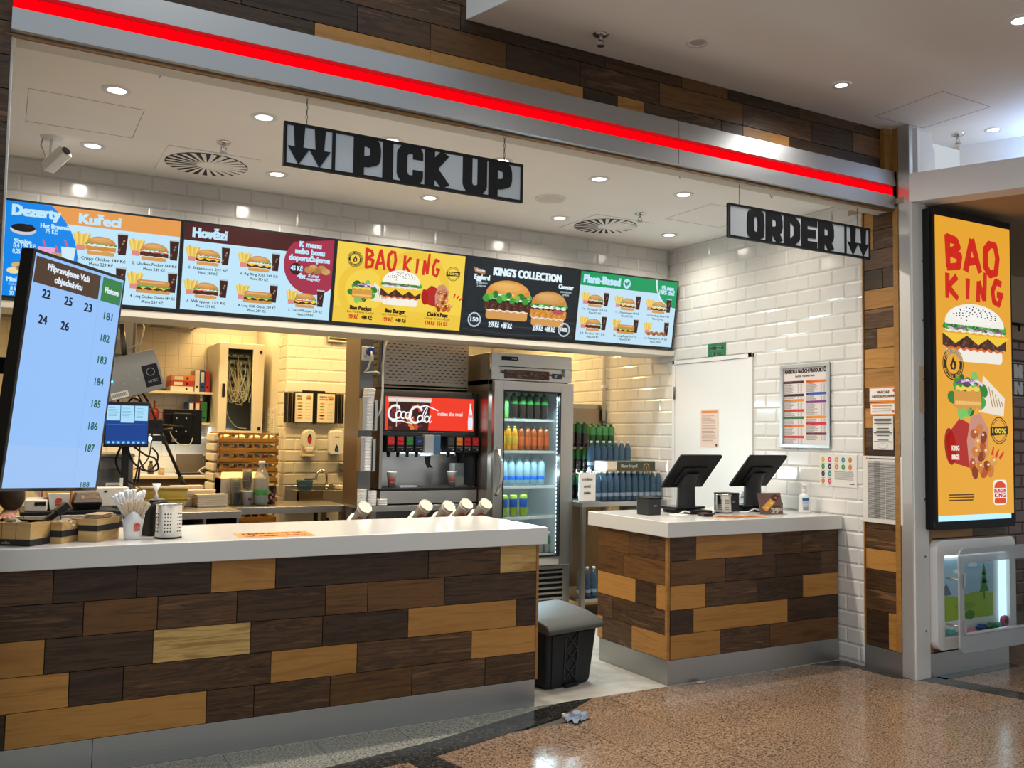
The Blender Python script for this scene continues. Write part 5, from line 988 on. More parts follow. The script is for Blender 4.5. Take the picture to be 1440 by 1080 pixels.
def can(name,h,r,body,label,ttl,cat,group):
    t=T(name,ttl,cat,(0,0,-50),0,group); P('body',MB().lathe([(0,0),(r*.8,0),(r,.008),(r,h-.012),(r*.82,h),(0,h-.002)],n=14),body,t); P('label',MB().lathe([(r*1.01,h*.42),(r*1.02,h*.43),(r*1.02,h*.8),(r*1.01,h*.81)],n=14),label,t); return t
def place(proto,lst,fmt,used={}):
    n=len(lst)
    for i,(x,y,z) in enumerate(lst):
        o=proto if i==0 else dup(proto)
        o.location=(x,y,z); o.rotation_euler=(0,0,random.uniform(0,6)); o['label']=fmt(i,n)
YB=LF[1]+.11
def frow(proto,xs,z,desc):
    place(proto,[(x,YB+random.uniform(-.006,.006),z+.0005) for x in xs],lambda i,n: '%s, %s from left'%(desc,ORD[i]))
X0=LF[0]-.245
frow(bottle('drink_bottle',.205,.031,'lemon','cap_green','label_green','x','bottle','bottles on the top fridge shelf'),[X0,X0+.068],1.536,'lime green drink bottle on the top fridge shelf')
frow(bottle('drink_bottle',.205,.031,'cola','cap_green','bottle_green','x','bottle','bottles on the top fridge shelf',lab=(.55,.86)),[X0+.145+.068*k for k in range(5)],1.536,'dark tea bottle with green top on the top fridge shelf')
frow(bottle('drink_bottle',.185,.024,'juice_yellow','juice_yellow','yellow','x','bottle','bottles on the second fridge shelf'),[X0-.005+.053*k for k in range(4)],1.293,'yellow juice bottle on the second fridge shelf')
frow(bottle('drink_bottle',.185,.026,'tea_orange','card_brown','label_orange','x','bottle','bottles on the second fridge shelf',lab=(.2,.55)),[X0+.215+.057*k for k in range(5)],1.293,'orange brown drink bottle on the second fridge shelf')
frow(bottle('drink_bottle',.22,.031,'water_clear','water_clear','label_blue','x','bottle','bottles on the third fridge shelf',lab=(.2,.32)),[X0+.066*k for k in range(7)],1.024,'clear water bottle on the third fridge shelf')
frow(can('drink_can',.165,.031,'lime_can','label_blue','x','can','cans on the fourth fridge shelf'),[X0-.02,X0+.068,X0+.155,X0+.24],.788,'lime green can on the fourth fridge shelf')
frow(can('drink_can',.16,.030,'grey_light','cap_green','x','can','cans on the bottom fridge shelf'),[X0+.33,X0+.395,X0+.46],.50,'silver can on the bottom fridge shelf')
# ------------------------------------------------------------------ soda fountain, ice maker, their counter
sc_=T('steel_counter','stainless counter under the soda fountain','counter',(.28,2.06,0)); B('worktop','steel',sc_,-.445,.40,0,.585,.845,.885,.003)
for x in (-.42,.37):
    for y in (.03,.55): B('leg','steel_v',sc_,x-.02,x+.02,y-.02,y+.02,0,.845)
B('lower_shelf','steel',sc_,-.44,.39,.02,.57,.25,.28); B('rear_panel','steel_dark',sc_,-.44,.39,.56,.58,.28,.845)
sf=T('soda_fountain','black and steel soda fountain with red lit panel and row of valves','soda machine',(.31,2.10,.886)); L_,R2=-.40,.365
B('drip_base','steel',sf,L_,R2+.02,-.02,.53,.012,.105,.004); B('drip_edge','black',sf,L_-.002,R2+.022,-.024,.53,.106,.125,.003); B('foot_rail','black',sf,L_+.01,R2+.01,-.0,.58,0,.012)
m=MB()
for k in range(30): m.box(L_+.03+.025*k,L_+.034+.025*k,-.01,.24,.126,.130)
B('light_bar','led_white',sf,-.25,.25,.06,.075,.378,.384)
P('drip_grate',m,'steel',sf); B('ice_tray_glass','frost',sf,-.24,-.10,-.0,.05,.128,.14)
B('back_plate','steel',sf,L_+.02,R2-.02,.25,.27,.12,.42); B('rear_housing','black',sf,L_,R2,.27,.53,.12,.84,.004); B('side_post','steel_v',sf,L_-.012,L_+.012,-.02,.27,.12,.84,.002); B('side_post','black',sf,R2-.012,R2+.012,.0,.27,.12,.84,.002)
prf=[(-.0,.50),(-.0,.80),(.03,.845),(.10,.86),(.27,.86),(.27,.50)]
P('upper_housing',MB().prism(prf,L_+.012,R2-.012,'X'),'black',sf,.006); B('lower_trim','black_gloss',sf,L_+.012,R2-.012,-.02,.2,.505,.535,.003)
a=Art(.0004); w,h=.362,.245; a.rect(-w,w,0,h,'f03a22'); a.up(); a.poly([(-w+.02,0),(-.02,0),(-.005,h*.86),(-w+.03,h*.86)],'3a1712'); a.poly([(-w+.025,h*.84),(.0,h*.84),(.005,h*.95),(-w+.02,h*.95)],'e6ddd0'); a.poly([(-w+.02,h*.95),(.005,h*.95),(.0,h),(-w+.02,h)],'e8a79a'); a.up()
for k in range(26):
    cx=-w+.04+(.29*((k*61)%100)/100); cy=h*(.06+.72*((k*37)%100)/100); r=.022+.012*((k*7)%3)/3; q=k*1.3
    a.poly([(cx+r*cos(q),cy+r*sin(q)),(cx+r*.8*cos(q+1.6),cy+r*.8*sin(q+1.6)),(cx+r*cos(q+3.1),cy+r*.9*sin(q+3.1)),(cx+r*.7*cos(q+4.6),cy+r*.7*sin(q+4.6))],['7a2a18','b8481f','4a1a16','5a2a4a','d97a34'][k%5])
a.rect(-w+.085,-w+.092,h*.1,h,'d8c8cc'); a.up()
Wt='f4f2f2'
def script_c(x,y,s,tail):
    a.ring(x,y,s*.52,s*.62,s*.15,Wt,20,48,325,rot=-22)
    a.ell(x+s*.32,y+s*.48,s*.11,s*.10,Wt,10)
    if tail: a.stroke([(x-s*.34,y-s*.42),(x-s*.1,y-s*.66),(x+s*.6,y-s*.60),(x+s*1.0,y-s*.72),(x+s*1.45,y-s*.80)],s*.14,Wt,s*.05); a.stroke([(x+s*.35,y+s*.45),(x+s*.15,y+s*.62)],s*.08,Wt)
    else: a.stroke([(x+s*.2,y+s*.50),(x+s*.7,y+s*.62),(x+s*1.2,y+s*.45),(x+s*1.6,y+s*.30)],s*.1,Wt,s*.07)
def so(x,y,s): a.ring(x,y,s*.24,s*.30,s*.11,Wt,16,rot=-25)
def sa(x,y,s): a.ring(x,y,s*.24,s*.28,s*.11,Wt,16,rot=-25); a.stroke([(x+s*.30,y+s*.28),(x+s*.18,y-s*.16),(x+s*.26,y-s*.27),(x+s*.42,y-s*.1)],s*.11,Wt,s*.05)
def sc2(x,y,s): a.ring(x,y,s*.24,s*.29,s*.11,Wt,16,45,320,rot=-25)
def sl(x,y,s): a.ring(x+s*.14,y+s*.42,s*.13,s*.45,s*.08,Wt,18,rot=-24); a.stroke([(x-s*.02,y+.0*s),(x-s*.02,y-s*.2),(x+s*.1,y-s*.28),(x+s*.24,y-s*.12)],s*.11,Wt,s*.05)
yy=h*.48; script_c(-w+.070,yy+.010,.098,True); so(-w+.104,yy-.004,.108); sc2(-w+.142,yy-.007,.105); sa(-w+.178,yy-.009,.105); a.rect(-w+.205,-w+.222,yy+.030,yy+.039,Wt); script_c(-w+.243,yy-.002,.112,False); so(-w+.275,yy-.030,.10); sl(-w+.300,yy-.026,.10); sa(-w+.330,yy-.034,.10)
a.text('makes the meal',.16,h*.46,.03,'f6e6e2',w=.205,bold=.016); a.poly([(w-.05,.012),(w-.012,.012),(w-.010,h*.30),(w-.014,h*.48),(w-.018,h*.62),(w-.024,h*.72),(w-.024,h*.86),(w-.038,h*.86),(w-.038,h*.72),(w-.044,h*.62),(w-.048,h*.48),(w-.052,h*.30)],'e6eaf2'); a.up(); a.rect(w-.046,w-.016,h*.42,h*.5,'d8a0a0'); a.text('Coke',w-.031,h*.44,.01,'d2402a',w=.026)
a.build('lit_panel','screen',sf,(-.005,-.0012,.548))
B('valve_rail','black',sf,L_+.012,R2-.012,.02,.2,.42,.505,.004)
for k,(x,c,tx,tc) in enumerate(((-.335,'c02026','Cola','f2e6e6'),(-.262,'c02026','Zero','2a1012'),(-.188,'1f7a3a','lime','f2d84a'),(-.115,'1c2f6a','//','e6ecf6'),(.145,'3a3a38','','e0d8a0'),(.215,'d97a2a','Fant','1c2a5a'),(.283,'b41e24','Zero','2a1012'),(.35,'c02026','Cola','f2e6e6'))):
    v=B('valve','black',sf,x-.031,x+.031,-.05,.05,.385,.505,.004); a=Art(.0003); a.rect(-.024,.024,.05,.108,c); a.up()
    if tx: a.text(tx,0,.07,.014,tc,w=.038,shear=.2,bold=.02)
    for q in range(4): a.rect(-.022+.012*q,-.014+.012*q,.03,.034,'8a8a88')
    a.rect(.012,.02,.014,.02,'b8b8b4'); a.build('face','screen_dim' if False else 'print',v,(x,-.051,.39)); P('nozzle',MB().cyl((x,0,.385),(x,0,.35),.015,.011,10),'black',v)
B('ice_chute','frost',sf,-.075,.0,-.06,.03,.36,.515,.006); B('ice_chute','water_blue',sf,.005,.065,-.04,.04,.37,.515,.006); P('lever',MB().prism([(-.06,.36),(-.01,.36),(-.015,.30),(.012,.27),(-.02,.275),(-.03,.27),(-.05,.30)],-.03,-.02,'Y'),'black',sf,.002)
pc_=T('cup_holder','clear plastic box standing at the right of the soda fountain tray','box',(.60,2.16,1.0175)); P('panel',MB().box(-.06,.07,.09,.093,0,.17).box(-.06,-.057,0,.09,0,.17).box(.067,.07,0,.09,0,.17),'clear',pc_); B('tray','steel',pc_,-.06,.07,0,.09,0,.004)
def papercup(h,r0,r1,label,loc,rot=None,group=None,emb=True,lid=False):
    t=T('paper_cup',label,'cup',loc,0,group,rot); P('shell',MB().lathe([(0,.004),(r0*.92,.004),(r0,0),(r1,h),(r1*1.04,h+.001),(r1*1.04,h+.005),(r1*.98,h+.005),(r0*.95,.008),(0,.008)],n=22),'white',t)
    if emb: a=Art(.0002); bun_logo(a,0,0,h*.34); a.build('emblem','print',t,(-.3*r0,-(r0+r1)/2*.99-.001,h*.48),rot=(atan2(r1-r0,h),0,radians(-18)))
    if lid: P('base_disc',MB().lathe([(0,h+.002),(r1*.95,h+.002)],n=22),'cream_card',t)
    return t
degrees_=math.degrees
papercup(.105,.026,.036,'white paper cup with orange emblem at the left of the soda tray',(.015,2.125,1.0175),group='cups on the soda tray'); papercup(.105,.026,.034,'white paper cup with orange emblem at the right of the soda tray',(.50,2.125,1.0175),group='cups on the soda tray')
im=T('ice_maker','steel ice maker with slotted front above the soda fountain','ice machine',(.28,2.16,1.748)); B('cabinet','steel_dark',im,-.36,.36,.02,.5,0,.62,.004); fp=B('front_panel','warm_lit_steel',im,-.34,.365,0,.02,.02,.60,.006)
m=MB()
for j in range(24):
    for i in range(14):
        x=-.315+.047*i+(.0235 if j%2 else 0); z=.05+.0225*j
        if x<.335: m.box(x,x+.026,-.0012,.001,z,z+.006)
stuff(P('slot',m,'black_matte',fp)); m=MB()
for j in range(12):
    for i in range(3): m.box(-.3615,-.359,.07+.12*i,.15+.12*i,.08+.042*j,.09+.042*j)
stuff(P('side_slot',m,'black_matte',im)); P('lower_lip',MB().prism([(-.02,.0),(.02,.02),(.02,0),(0,-.005)],-.36,.36,'X'),'steel_dark',im)
# steel partition with lid dispensers, socket and cables
pt=T('steel_partition','tall steel partition post at left of the soda fountain','partition',(-.207,2.1,.887)); B('post','steel_v',pt,-.046,.045,.012,W(484,600,'X',-.253).y-2.1,0,1.84,.002); B('face_plate','steel_dark',pt,-.05,.05,0,.012,.0,1.84,.002)
for z in (.1,.6,1.2,1.7): P('rivet',MB().cyl((-.04,0,z),(-.04,-.003,z),.005,n=8),'steel',pt)
so_=T('wall_socket','white wall socket with blue plug high on the steel partition','socket',(-.205,2.098,1.93)); B('plate','white',so_,-.045,.045,-.014,0,0,.10,.004); P('plug',MB().cyl((.01,-.015,.065),(.01,-.05,.065),.03,n=16),'blue',so_,.003); P('socket_hole',MB().cyl((-.02,-.0145,.03),(-.02,-.016,.03),.012,n=12),'grey_light',so_)
P('cable',MB().tube([(.01,-.05,.065),(.012,-.06,.02),(-.01,-.05,-.06),(-.03,-.03,-.09),(.02,-.03,-.085),(.06,-.03,-.08),(.09,-.02,-.09)],.007),'offwhite',so_)
ca=T('white_cable','white cable looping down the left edge of the ice maker','cable',(-.12,2.09,1.52)); P('cable',MB().tube([(.14,-.0,.68),(.08,-.03,.64),(.03,-.04,.52),(.015,-.04,.38),(.02,-.04,.2),(.01,-.035,.06),(-.01,-.02,.0)],.008),'offwhite',ca)
def lidstack(label,loc,h,lean=0):
    t=T('lid_dispenser',label,'dispenser',loc,0,'lid dispensers on the steel partition'); P('bracket',MB().box(-.055,-.05,-.085,0,0,h).box(.05,.055,-.085,0,0,h*.96).box(-.055,.055,-.004,0,0,h).box(-.055,.055,-.085,0,-.004,0).box(-.055,-.03,-.088,-.085,0,h).box(.035,.055,-.088,-.085,0,h*.96),'steel',t)
    n=int(h/.011)+ (7 if lean else 1); lm=mesh_of(MB().lathe([(0,.008),(.034,.008),(.038,.006),(.0425,0),(.0445,.002),(.04,.009),(.034,.0105),(0,.0105)],n=18),'lid'); lm.materials.append(M['white'])
    for k in range(n): link('lid',lm,t,((.012*max(0,k*.011-h)/.08),-.043,.001+.011*k))
lidstack('upper steel lid dispenser with tall leaning stack of white lids',(-.205,2.098,1.43),.225,1); lidstack('lower steel lid dispenser with white lids',(-.213,2.098,1.14),.235)
for i,(x,h,r,nm) in enumerate(((-.225,.13,.034,'tall stack of white paper lids at the back of the soda counter'),(-.152,.115,.034,'middle stack of white bowl lids on the soda counter'),(-.075,.05,.036,'low stack of white bowls at front of the soda counter'))):
    t=T('lid_stack',nm,'lids',(x,2.085-.006*i+.0,.8855),0,'stacks of lids on the soda counter')
    lm=mesh_of(MB().lathe([(0,0),(r*.9,0),(r,.009),(r*1.03,.010),(r*1.03,.012),(0,.012)],n=18),'lid'); lm.materials.append(M['white'])
    for k in range(int(h/.012)): link('lid',lm,t,(0,0,.0122*k))
# tilted cup tubes behind the pick-up counter
cdp=T('cup_rack','steel cup dispenser box behind the pick-up counter','dispenser',(-.2,1.12,0)); B('box','steel',cdp,-.58,.55,.02,.42,.55,.80,.004); B('stand','steel_dark',cdp,-.5,.5,.1,.36,0,.55)
for i,(px,py) in enumerate(((514,713),(600,710),(632,711),(657,708),(684,708))):
    q=W(px,py,'Y',.98); d=Vector((.16,-.70,.66)).normalized(); Rq=Vector((0,0,1)).rotation_difference(d); base=q-d*.14
    P('sleeve',MB().cyl(base-d*.16-Vector((-.2,1.12,0)),base+d*.02-Vector((-.2,1.12,0)),.05,n=16),'steel',cdp)
    t=papercup(.135,.031,.040,'white paper cup lying tilted in the dispenser behind the worktop, %s from left'%ORD[i],base,Rq.to_euler(),'tilted cups in the dispenser',True,True)
    for k in range(1,2): P('nested_rim',MB().lathe([(.0395,.135-.02*k),(.0415,.1345-.02*k),(.0415,.139-.02*k),(.0395,.139-.02*k)],n=22),'cream_card',t)
# ------------------------------------------------------------------ water table at the tiled wall
wt=T('steel_table','stainless table with stacked drinks beside the fridge','table',(1.845,1.75,0)); B('worktop','steel',wt,-.405,.415,0,.60,.862,.90,.003); B('lower_shelf','steel',wt,-.40,.405,.02,.58,.13,.155,.002)
for x in (-.385,.39):
    for y in (.025,.57): B('leg','steel_v',wt,x-.018,x+.018,y-.018,y+.018,.001,.862)
WB_=bottle('water_bottle',.235,.029,'water','white','paper_grey','x','bottle','water bottles in the lower layer on the steel table',lab=(.16,.28),neck=.34)
pos=[(1.625+.0605*k,1.82,.9005) for k in range(11)]; place(WB_,pos,lambda i,n:'blue water bottle in front row of the lower layer on steel table, %s from left'%ORD[i])
WB2=dup(WB_); WB2['group']='water bottles in the rear lower layer'; pos=[(1.53+.0605*k,1.90,.9005) for k in range(12)]; place(WB2,pos,lambda i,n:'blue water bottle in second row of the lower layer on steel table, %s from left'%ORD[i])
cs=T('beer_case','flat dark green and brown case of cans lying on the water bottles','case',(1.945,1.86,1.1365),radians(-3)); B('tray','kraft',cs,-.235,.22,-.07,.12,0,.012,.001); B('case_side','card_brown',cs,-.145,.222,-.074,-.07,.002,.078); B('case_top','clear',cs,-.235,.22,-.07,.12,.078,.081); B('paper_end','cream_card',cs,-.238,-.145,-.074,.12,.012,.075,.002)
a=Art(.0003); a.rect(-.14,.215,.004,.076,'3d4438'); a.rect(-.14,.215,.004,.010,'a8743c'); a.up(); a.text('Pilsner Urquell',-.03,.03,.026,'d8d0bc',w=.155,bold=.02,shear=.1); a.ring(.135,.036,.028,.026,.006,'c9a46a',16,0,180); a.rect(.107,.113,.014,.038,'c9a46a'); a.rect(.132,.138,.014,.038,'c9a46a'); a.rect(.157,.163,.014,.038,'c9a46a'); a.build('print','print',cs,(0,-.0748,0))
cm=mesh_of(MB().lathe([(0,0),(.028,0),(.03,.006),(.03,.058),(.026,.064),(0,.063)],n=12),'can'); cm.materials.append(M['grey_light'])
for i in range(6):
    for j in range(2): link('can',cm,cs,(-.11+.06*i,-.035+.075*j,.012))
WB3=dup(WB_); WB3['group']='water bottles in the upper layer'; pos=[(1.70+.061*k,2.02,1.14) for k in range(7)]; place(WB3,pos,lambda i,n:'blue water bottle in the upper layer behind the flat case, %s from left'%ORD[i])
WB4=dup(WB_); WB4['group']='water bottles in the third row under the upper layer'; pos=[(1.68+.061*k,2.02,.9005) for k in range(8)]; place(WB4,pos,lambda i,n:'blue water bottle in third row of the lower layer on steel table, %s from left'%ORD[i])
h0=P('carry_handle',MB().tube([(-.03,0,.2),(-.02,-.02,.225),(.02,-.02,.225),(.03,0,.2)],.004,5),'yellow',None); bpy.data.objects.remove(h0)
CB=bottle('cola_bottle',.21,.031,'cola','cap_green','bottle_green','x','bottle','dark drinks stacked at the left of the steel table',lab=(.55,.9))
pos=[(1.52+.064*k,2.14,.9005) for k in range(4)]+[(1.52+.064*k,2.14,1.1115) for k in range(4)]+[(1.52+.064*k,2.14,1.3225) for k in range(4)]
place(CB,pos,lambda i,n:'dark tea bottle with green top, %s layer of the left stack, %s from left'%(('bottom','middle','top')[i//4],ORD[i%4]))
GB=bottle('lemon_bottle',.20,.031,'bottle_green','cap_green','label_green','x','bottle','green drinks on top of the stack',lab=(.5,.85))
B_s=T('drinks_tray','tall brown carton carrying green bottles behind the water bottles','tray',(1.90,2.18,.9005)); B('base','kraft',B_s,-.13,.13,-.05,.06,0,.012); m=MB().box(-.12,.12,-.045,.05,.012,.42); P('carton','card_brown' and m,'card_brown',B_s,.004)
pos=[(1.815+.064*k,2.18,1.322) for k in range(4)]; place(GB,pos,lambda i,n:'green drink bottle on the top layer beside dark bottles, %s from left'%ORD[i])
sg=T('sign_holder','small upright paper sign on the left front of the steel table','sign',(1.50,1.775,.9005)); B('panel','paper',sg,-.078,.078,0,.004,.01,.225); P('foot','clear' and MB().box(-.1,.1,-.04,.03,0,.008),'clear',sg); a=Art(.0003); a.text('OTEVŘENO',0,.165,.018,'4a443e',w=.10,bold=.03); a.text('ZAVÁŽÍ',0,.11,.018,'4a443e',w=.065,bold=.03); a.text('ZAVŘENO',0,.06,.018,'4a443e',w=.065,bold=.03); a.build('printing','print',sg,(0,-.0005,0))
WB5=dup(WB_); WB5['group']='water bottles on the low shelf'; pos=[(1.49+.062*k,1.84,.1555) for k in range(3)]; place(WB5,pos,lambda i,n:'water bottle on the low shelf under the steel table, %s from left'%ORD[i])
sb=T('steel_cabinet','plain steel cabinet behind the stacked drinks','cabinet',(2.075,2.66,0)); B('body','steel',sb,-.18,.18,0,.45,.02,1.70,.004); B('plinth','black',sb,-.17,.17,.02,.43,0,.02); B('door','steel_v',sb,-.17,.17,-.012,0,.05,1.66,.003)
pp=T('wall_pipe','white vertical pipe on the tiled wall behind the drinks','pipe',(2.242,2.62,1.55)); P('pipe',MB().cyl((0,0,0),(0,0,1.4),.017,n=12),'white',pp)
for z in (.3,.8): P('clip',MB().box(-.022,.026,-.022,.022,z,z+.02),'white',pp,.002)
# ------------------------------------------------------------------ pier wall: sink, dispensers, flip panels, louvre lamp
fb=T('flip_panel_rack','rack of dark flip panels opened at two menu pages on the pier','display',(-.11,3.697,1.49)); B('wall_bar','black',fb,-.1,.1,-.02,0,.26,.285); B('spine','black',fb,-.012,.012,-.05,-.012,-.005,.27)
for s in (-1,1):
    for k in range(5): x=s*(.185+.018*k); P('panel',MB().box(x-.003,x+.003,-.075+.004*k,-.012,.0,.262),'card_brown' if k%2 else 'black',fb)
    pg=B('page','black',fb,min(s*.012,s*.185),max(s*.012,s*.185),-.06,-.054,0,.265); a=Art(.0003); a.rect(-.078,.078,.006,.258,'e6ddc8'); a.up(); a.text('MENU',-.02 if s>0 else -.04,.222,.016,'c4552a',w=.075 if s>0 else .04,bold=.03); a.text('NÁVOD',-.02 if s>0 else -.04,.20,.014,'c4552a',w=.075 if s>0 else .04,bold=.03); burger(a,.042,.20,.045,.04,'classic',8,False)
    for k in range(6): a.ell(-.035,.17-.026*k,.024,.007,['d99a45','4a8a3a','c4622a','d9b050','3a2a1c','c98a45'][k],10); a.rect(.012,.062,.169-.026*k,.171-.026*k,'8a8478')
    a.build('printing','print',pg,(s*.0985,-.061,0))
sd=T('soap_dispenser','cream wall soap dispenser with red oval on the pier','dispenser',(-.158,3.698,1.20)); P('body',MB().prism(rr(-.058,.058,.055,.235,.056),-.09,0,'Y'),'offwhite',sd,.012); P('tray',MB().box(-.05,.05,-.085,0,0,.02).box(-.05,.05,-.02,0,0,.09),'cream_card',sd,.004); a=Art(.0005); a.ell(0,0,.019,.042,'2a1d1c'); a.up(); a.ell(0,-.012,.018,.027,'b02a3a'); a.build('emblem','print',sd,(0,-.0905,.15)); P('lever',MB().prism([(-.045,.075),(.045,.075),(.03,.045),(0,.035),(-.03,.045)],-.094,-.06,'Y'),'offwhite',sd,.004)
td=T('gel_dispenser','white wall gel dispenser with blue drop on the pier','dispenser',(.088,3.698,1.215)); P('body',MB().prism(rr(-.06,.06,0,.215,.025),-.085,0,'Y'),'white',td,.01); a=Art(.0005); a.poly([(0,.095),(.018,.05),(.018,.035),(.01,.025),(-.01,.025),(-.018,.035),(-.018,.05)],'1f2c44'); a.up(); a.ell(0,.045,.009,.014,'2f6fae'); a.text('TORK',0,.15,.012,'3a3a3a',w=.045,bold=.02); a.build('emblem','print',td,(0,-.0857,0)); P('bracket',MB().cyl((0,-.04,.215),(0,-.04,.232),.008,n=8),'grey_light',td)
sk=T('hand_sink','stainless wall sink with curved tap on the pier','sink',(-.12,3.68,.0))
P('bowl',MB().box(-.22,.22,-.36,-.34,.77,.925).box(-.22,-.20,-.36,0,.77,.925).box(.20,.22,-.36,0,.77,.925).box(-.22,.22,-.02,.0,.77,.95).box(-.22,.22,-.36,0,.77,.785).box(-.20,-.03,-.34,-.02,.905,.92),'steel',sk,.004)
P('tap',MB().tube([(.13,-.05,.93)]+[(.13-.05+.05*cos(q),-.05-.02*sin(q/2),1.02+.06*sin(q)) for q in [k*pi/8 for k in range(9)]]+[(.028,-.07,.99)],.011,8).cyl((.13,-.05,.92),(.13,-.05,.95),.02,n=12),'chrome',sk); P('tap_lever',MB().box(.15,.19,-.055,-.045,.945,.96),'chrome',sk,.003); P('drain_pipe',MB().tube([(0,-.18,.77),(0,-.18,.66),(.04,-.18,.62),(.1,-.18,.66),(.1,-.05,.66)],.02,8),'black',sk)
ub=T('blue_tub','small translucent blue tub on the left rim of the sink','tub',(-.245,3.43,.9215)); P('tub',MB().hexa([(-.05,-.04,0),(.05,-.04,0),(.05,.04,0),(-.05,.04,0)],[(-.06,-.05,.085),(.06,-.05,.085),(.06,.05,.085),(-.06,.05,.085)]),'water',ub,.004); P('brush',MB().box(.0,.09,-.012,.012,.086,.1),'blue',ub,.003)
pp2=T('door_latch','small brass latch plate at the right end of the pier','latch',(.165,3.69,1.02)); B('plate','steel',pp2,-.03,.03,-.008,0,0,.12,.003); P('knob',MB().cyl((0,-.008,.06),(0,-.05,.06),.02,n=12),'steel_dark',pp2,.003)
lv=T('louvre_lamp','white louvred lamp on the pier under the menu boards','lamp',(.08,3.69,2.215)); P('frame',MB().box(-.085,.1,-.05,0,0,.012).box(-.085,.1,-.05,0,.11,.122).box(-.085,-.075,-.05,0,.012,.11).box(.09,.1,-.05,0,.012,.11),'offwhite',lv,.002); B('tube_glow','cap_green',lv,-.074,-.04,-.03,-.01,.03,.105)
B('back','mustard',lv,-.075,.09,-.012,0,.012,.11)
for k in range(4): B('slat','offwhite',lv,-.035,.09,-.045,-.015,.03+.02*k,.036+.02*k)
# ------------------------------------------------------------------ steel table with bread trays and packaging
tb=T('prep_table','stainless prep table in front of the stacked bread trays','table',(-.59,2.66,0)); B('worktop','steel',tb,-.46,.46,0,.54,.80,.85,.004); B('apron','steel',tb,-.46,.46,-.003,0,.80,.846)
for x in (-.43,.43):
    for y in (.04,.50): B('leg','steel_v',tb,x-.02,x+.02,y-.02,y+.02,0,.80)
tp=T('bread_tray','x','bread tray',(0,0,-60),0,'stacked bread trays'); tw,td_,th=.235,.20,.078
m=MB()
for y in (-td_,td_-.012):
    m.box(-tw,tw,y,y+.012,0,.03).box(-tw,tw,y,y+.012,.062,.074)
    for k in range(8): x=-tw+.03+.06*k; m.box(x-.006,x+.006,y,y+.012,.03,.062)
for x in (-tw,tw-.012): m.box(x,x+.012,-td_,td_,0,.024).box(x,x+.012,-td_,td_,.064,.074)
m.box(-tw,tw,-td_,td_,0,.006); P('crate','tray_brown' and m,'tray_brown',tp,.0015,seg=1)
m=MB()
for k in (0,3): x=-tw+.045+.12*k; m.hexa([(x,-td_+.002,.03),(x+.02,-td_+.002,.03),(x+.02,-td_+.01,.03),(x,-td_+.01,.03)],[(x+.055,-td_+.002,.062),(x+.075,-td_+.002,.062),(x+.075,-td_+.01,.062),(x+.055,-td_+.01,.062)])
P('brace',m,'tray_brown',tp)
bunm=mesh_of(MB().ell((0,0,.026),(.05,.05,.024),12,7),'bun'); bunm.materials.append(M['cream_card'])
nT=13
for k in range(nT):
    o=tp if k==0 else dup(tp); o.location=(-.755,3.46,.38+.0785*k+(0)); o.rotation_euler=(0,0,random.uniform(-.012,.012)); o['label']='brown bread tray in the tall stack behind the steel table, %s from the top'%(ORD+['thirteenth'])[nT-1-k]
    if k>=nT-6:
        bg=P('bun_bag',MB().box(-.268,-.232,-.16,.16,.004,.066),'paper',o,.012)
    if k>=nT-5:
        for i in range(4): link('bun',bunm,o,(-.17+.115*i,-.13,.008))
dl=T('tray_dolly','low wheeled dolly under the stack of bread trays','dolly',(-.755,3.46,0)); B('deck','grey_dark',dl,-.235,.235,-.2,.2,.30,.378,.01)
for x in (-.19,.19):
    for y in (-.15,.15): P('caster',MB().cyl((x,y-.015,.05),(x,y+.015,.05),.05,n=12).box(x-.02,x+.02,y-.02,y+.02,.09,.30),'black',dl)
bxo=T('cardboard_box','open white cardboard box on the steel prep table','box',(-.875,3.02,.851)); m=MB().box(-.165,.175,-.10,-.096,0,.20).box(-.165,.175,.096,.10,0,.235).box(-.165,-.161,-.096,.096,0,.20).box(.171,.175,-.096,.096,0,.20).box(-.165,.175,-.1,.1,0,.004); P('case',m,'cream_card',bxo); P('flap',MB().hexa([(-.165,-.10,.2),(.175,-.10,.2),(.175,-.096,.2),(-.165,-.096,.2)],[(-.14,-.02,.245),(.15,-.02,.245),(.15,-.016,.245),(-.14,-.016,.245)]),'cream_card',bxo); P('flap',MB().hexa([(-.165,-.1,.0),(-.161,-.1,0),(-.161,.1,0),(-.165,.1,0)],[(-.165,-.1,.2),(-.161,-.1,.2),(-.161,.1,.235),(-.165,.1,.235)]),'kraft',bxo)
def cupstack(label,loc,n,h,r0,r1,mt):
    t=T('cup_stack',label,'cups',loc,0,'stacks of clear cups on the prep table')
    lm=mesh_of(MB().lathe([(0,0),(r0,.0),(r1,h),(r1*1.07,h),(r1*1.07,h+.004),(r1*.98,h+.003),(r0*.96,.003),(0,.003)],n=16),'cup'); lm.materials.append(M[mt])
    for k in range(n): link('cup',lm,t,(0,0,.013*k))
cupstack('left tall stack of clear plastic cups on the prep table',(-.945,2.85,.851),9,.10,.03,.04,'clear'); cupstack('right stack of clear plastic cups standing on the white bucket',(-.855,2.86,.9605),7,.075,.026,.034,'clear')
bu=T('paper_bucket','white patterned paper bucket on the prep table','bucket',(-.855,2.86,.851)); P('shell',MB().lathe([(0,0),(.038,0),(.046,.10),(.050,.103),(.048,.108),(.044,.105),(0,.104)],n=20),'paper',bu); a=Art(.0003); a.text('KING',0,.0,.018,'b0402e',w=.03,bold=.03,shear=.2); a.build('print','print',bu,(.016,-.042,.04),rot=(radians(4),0,radians(20)))
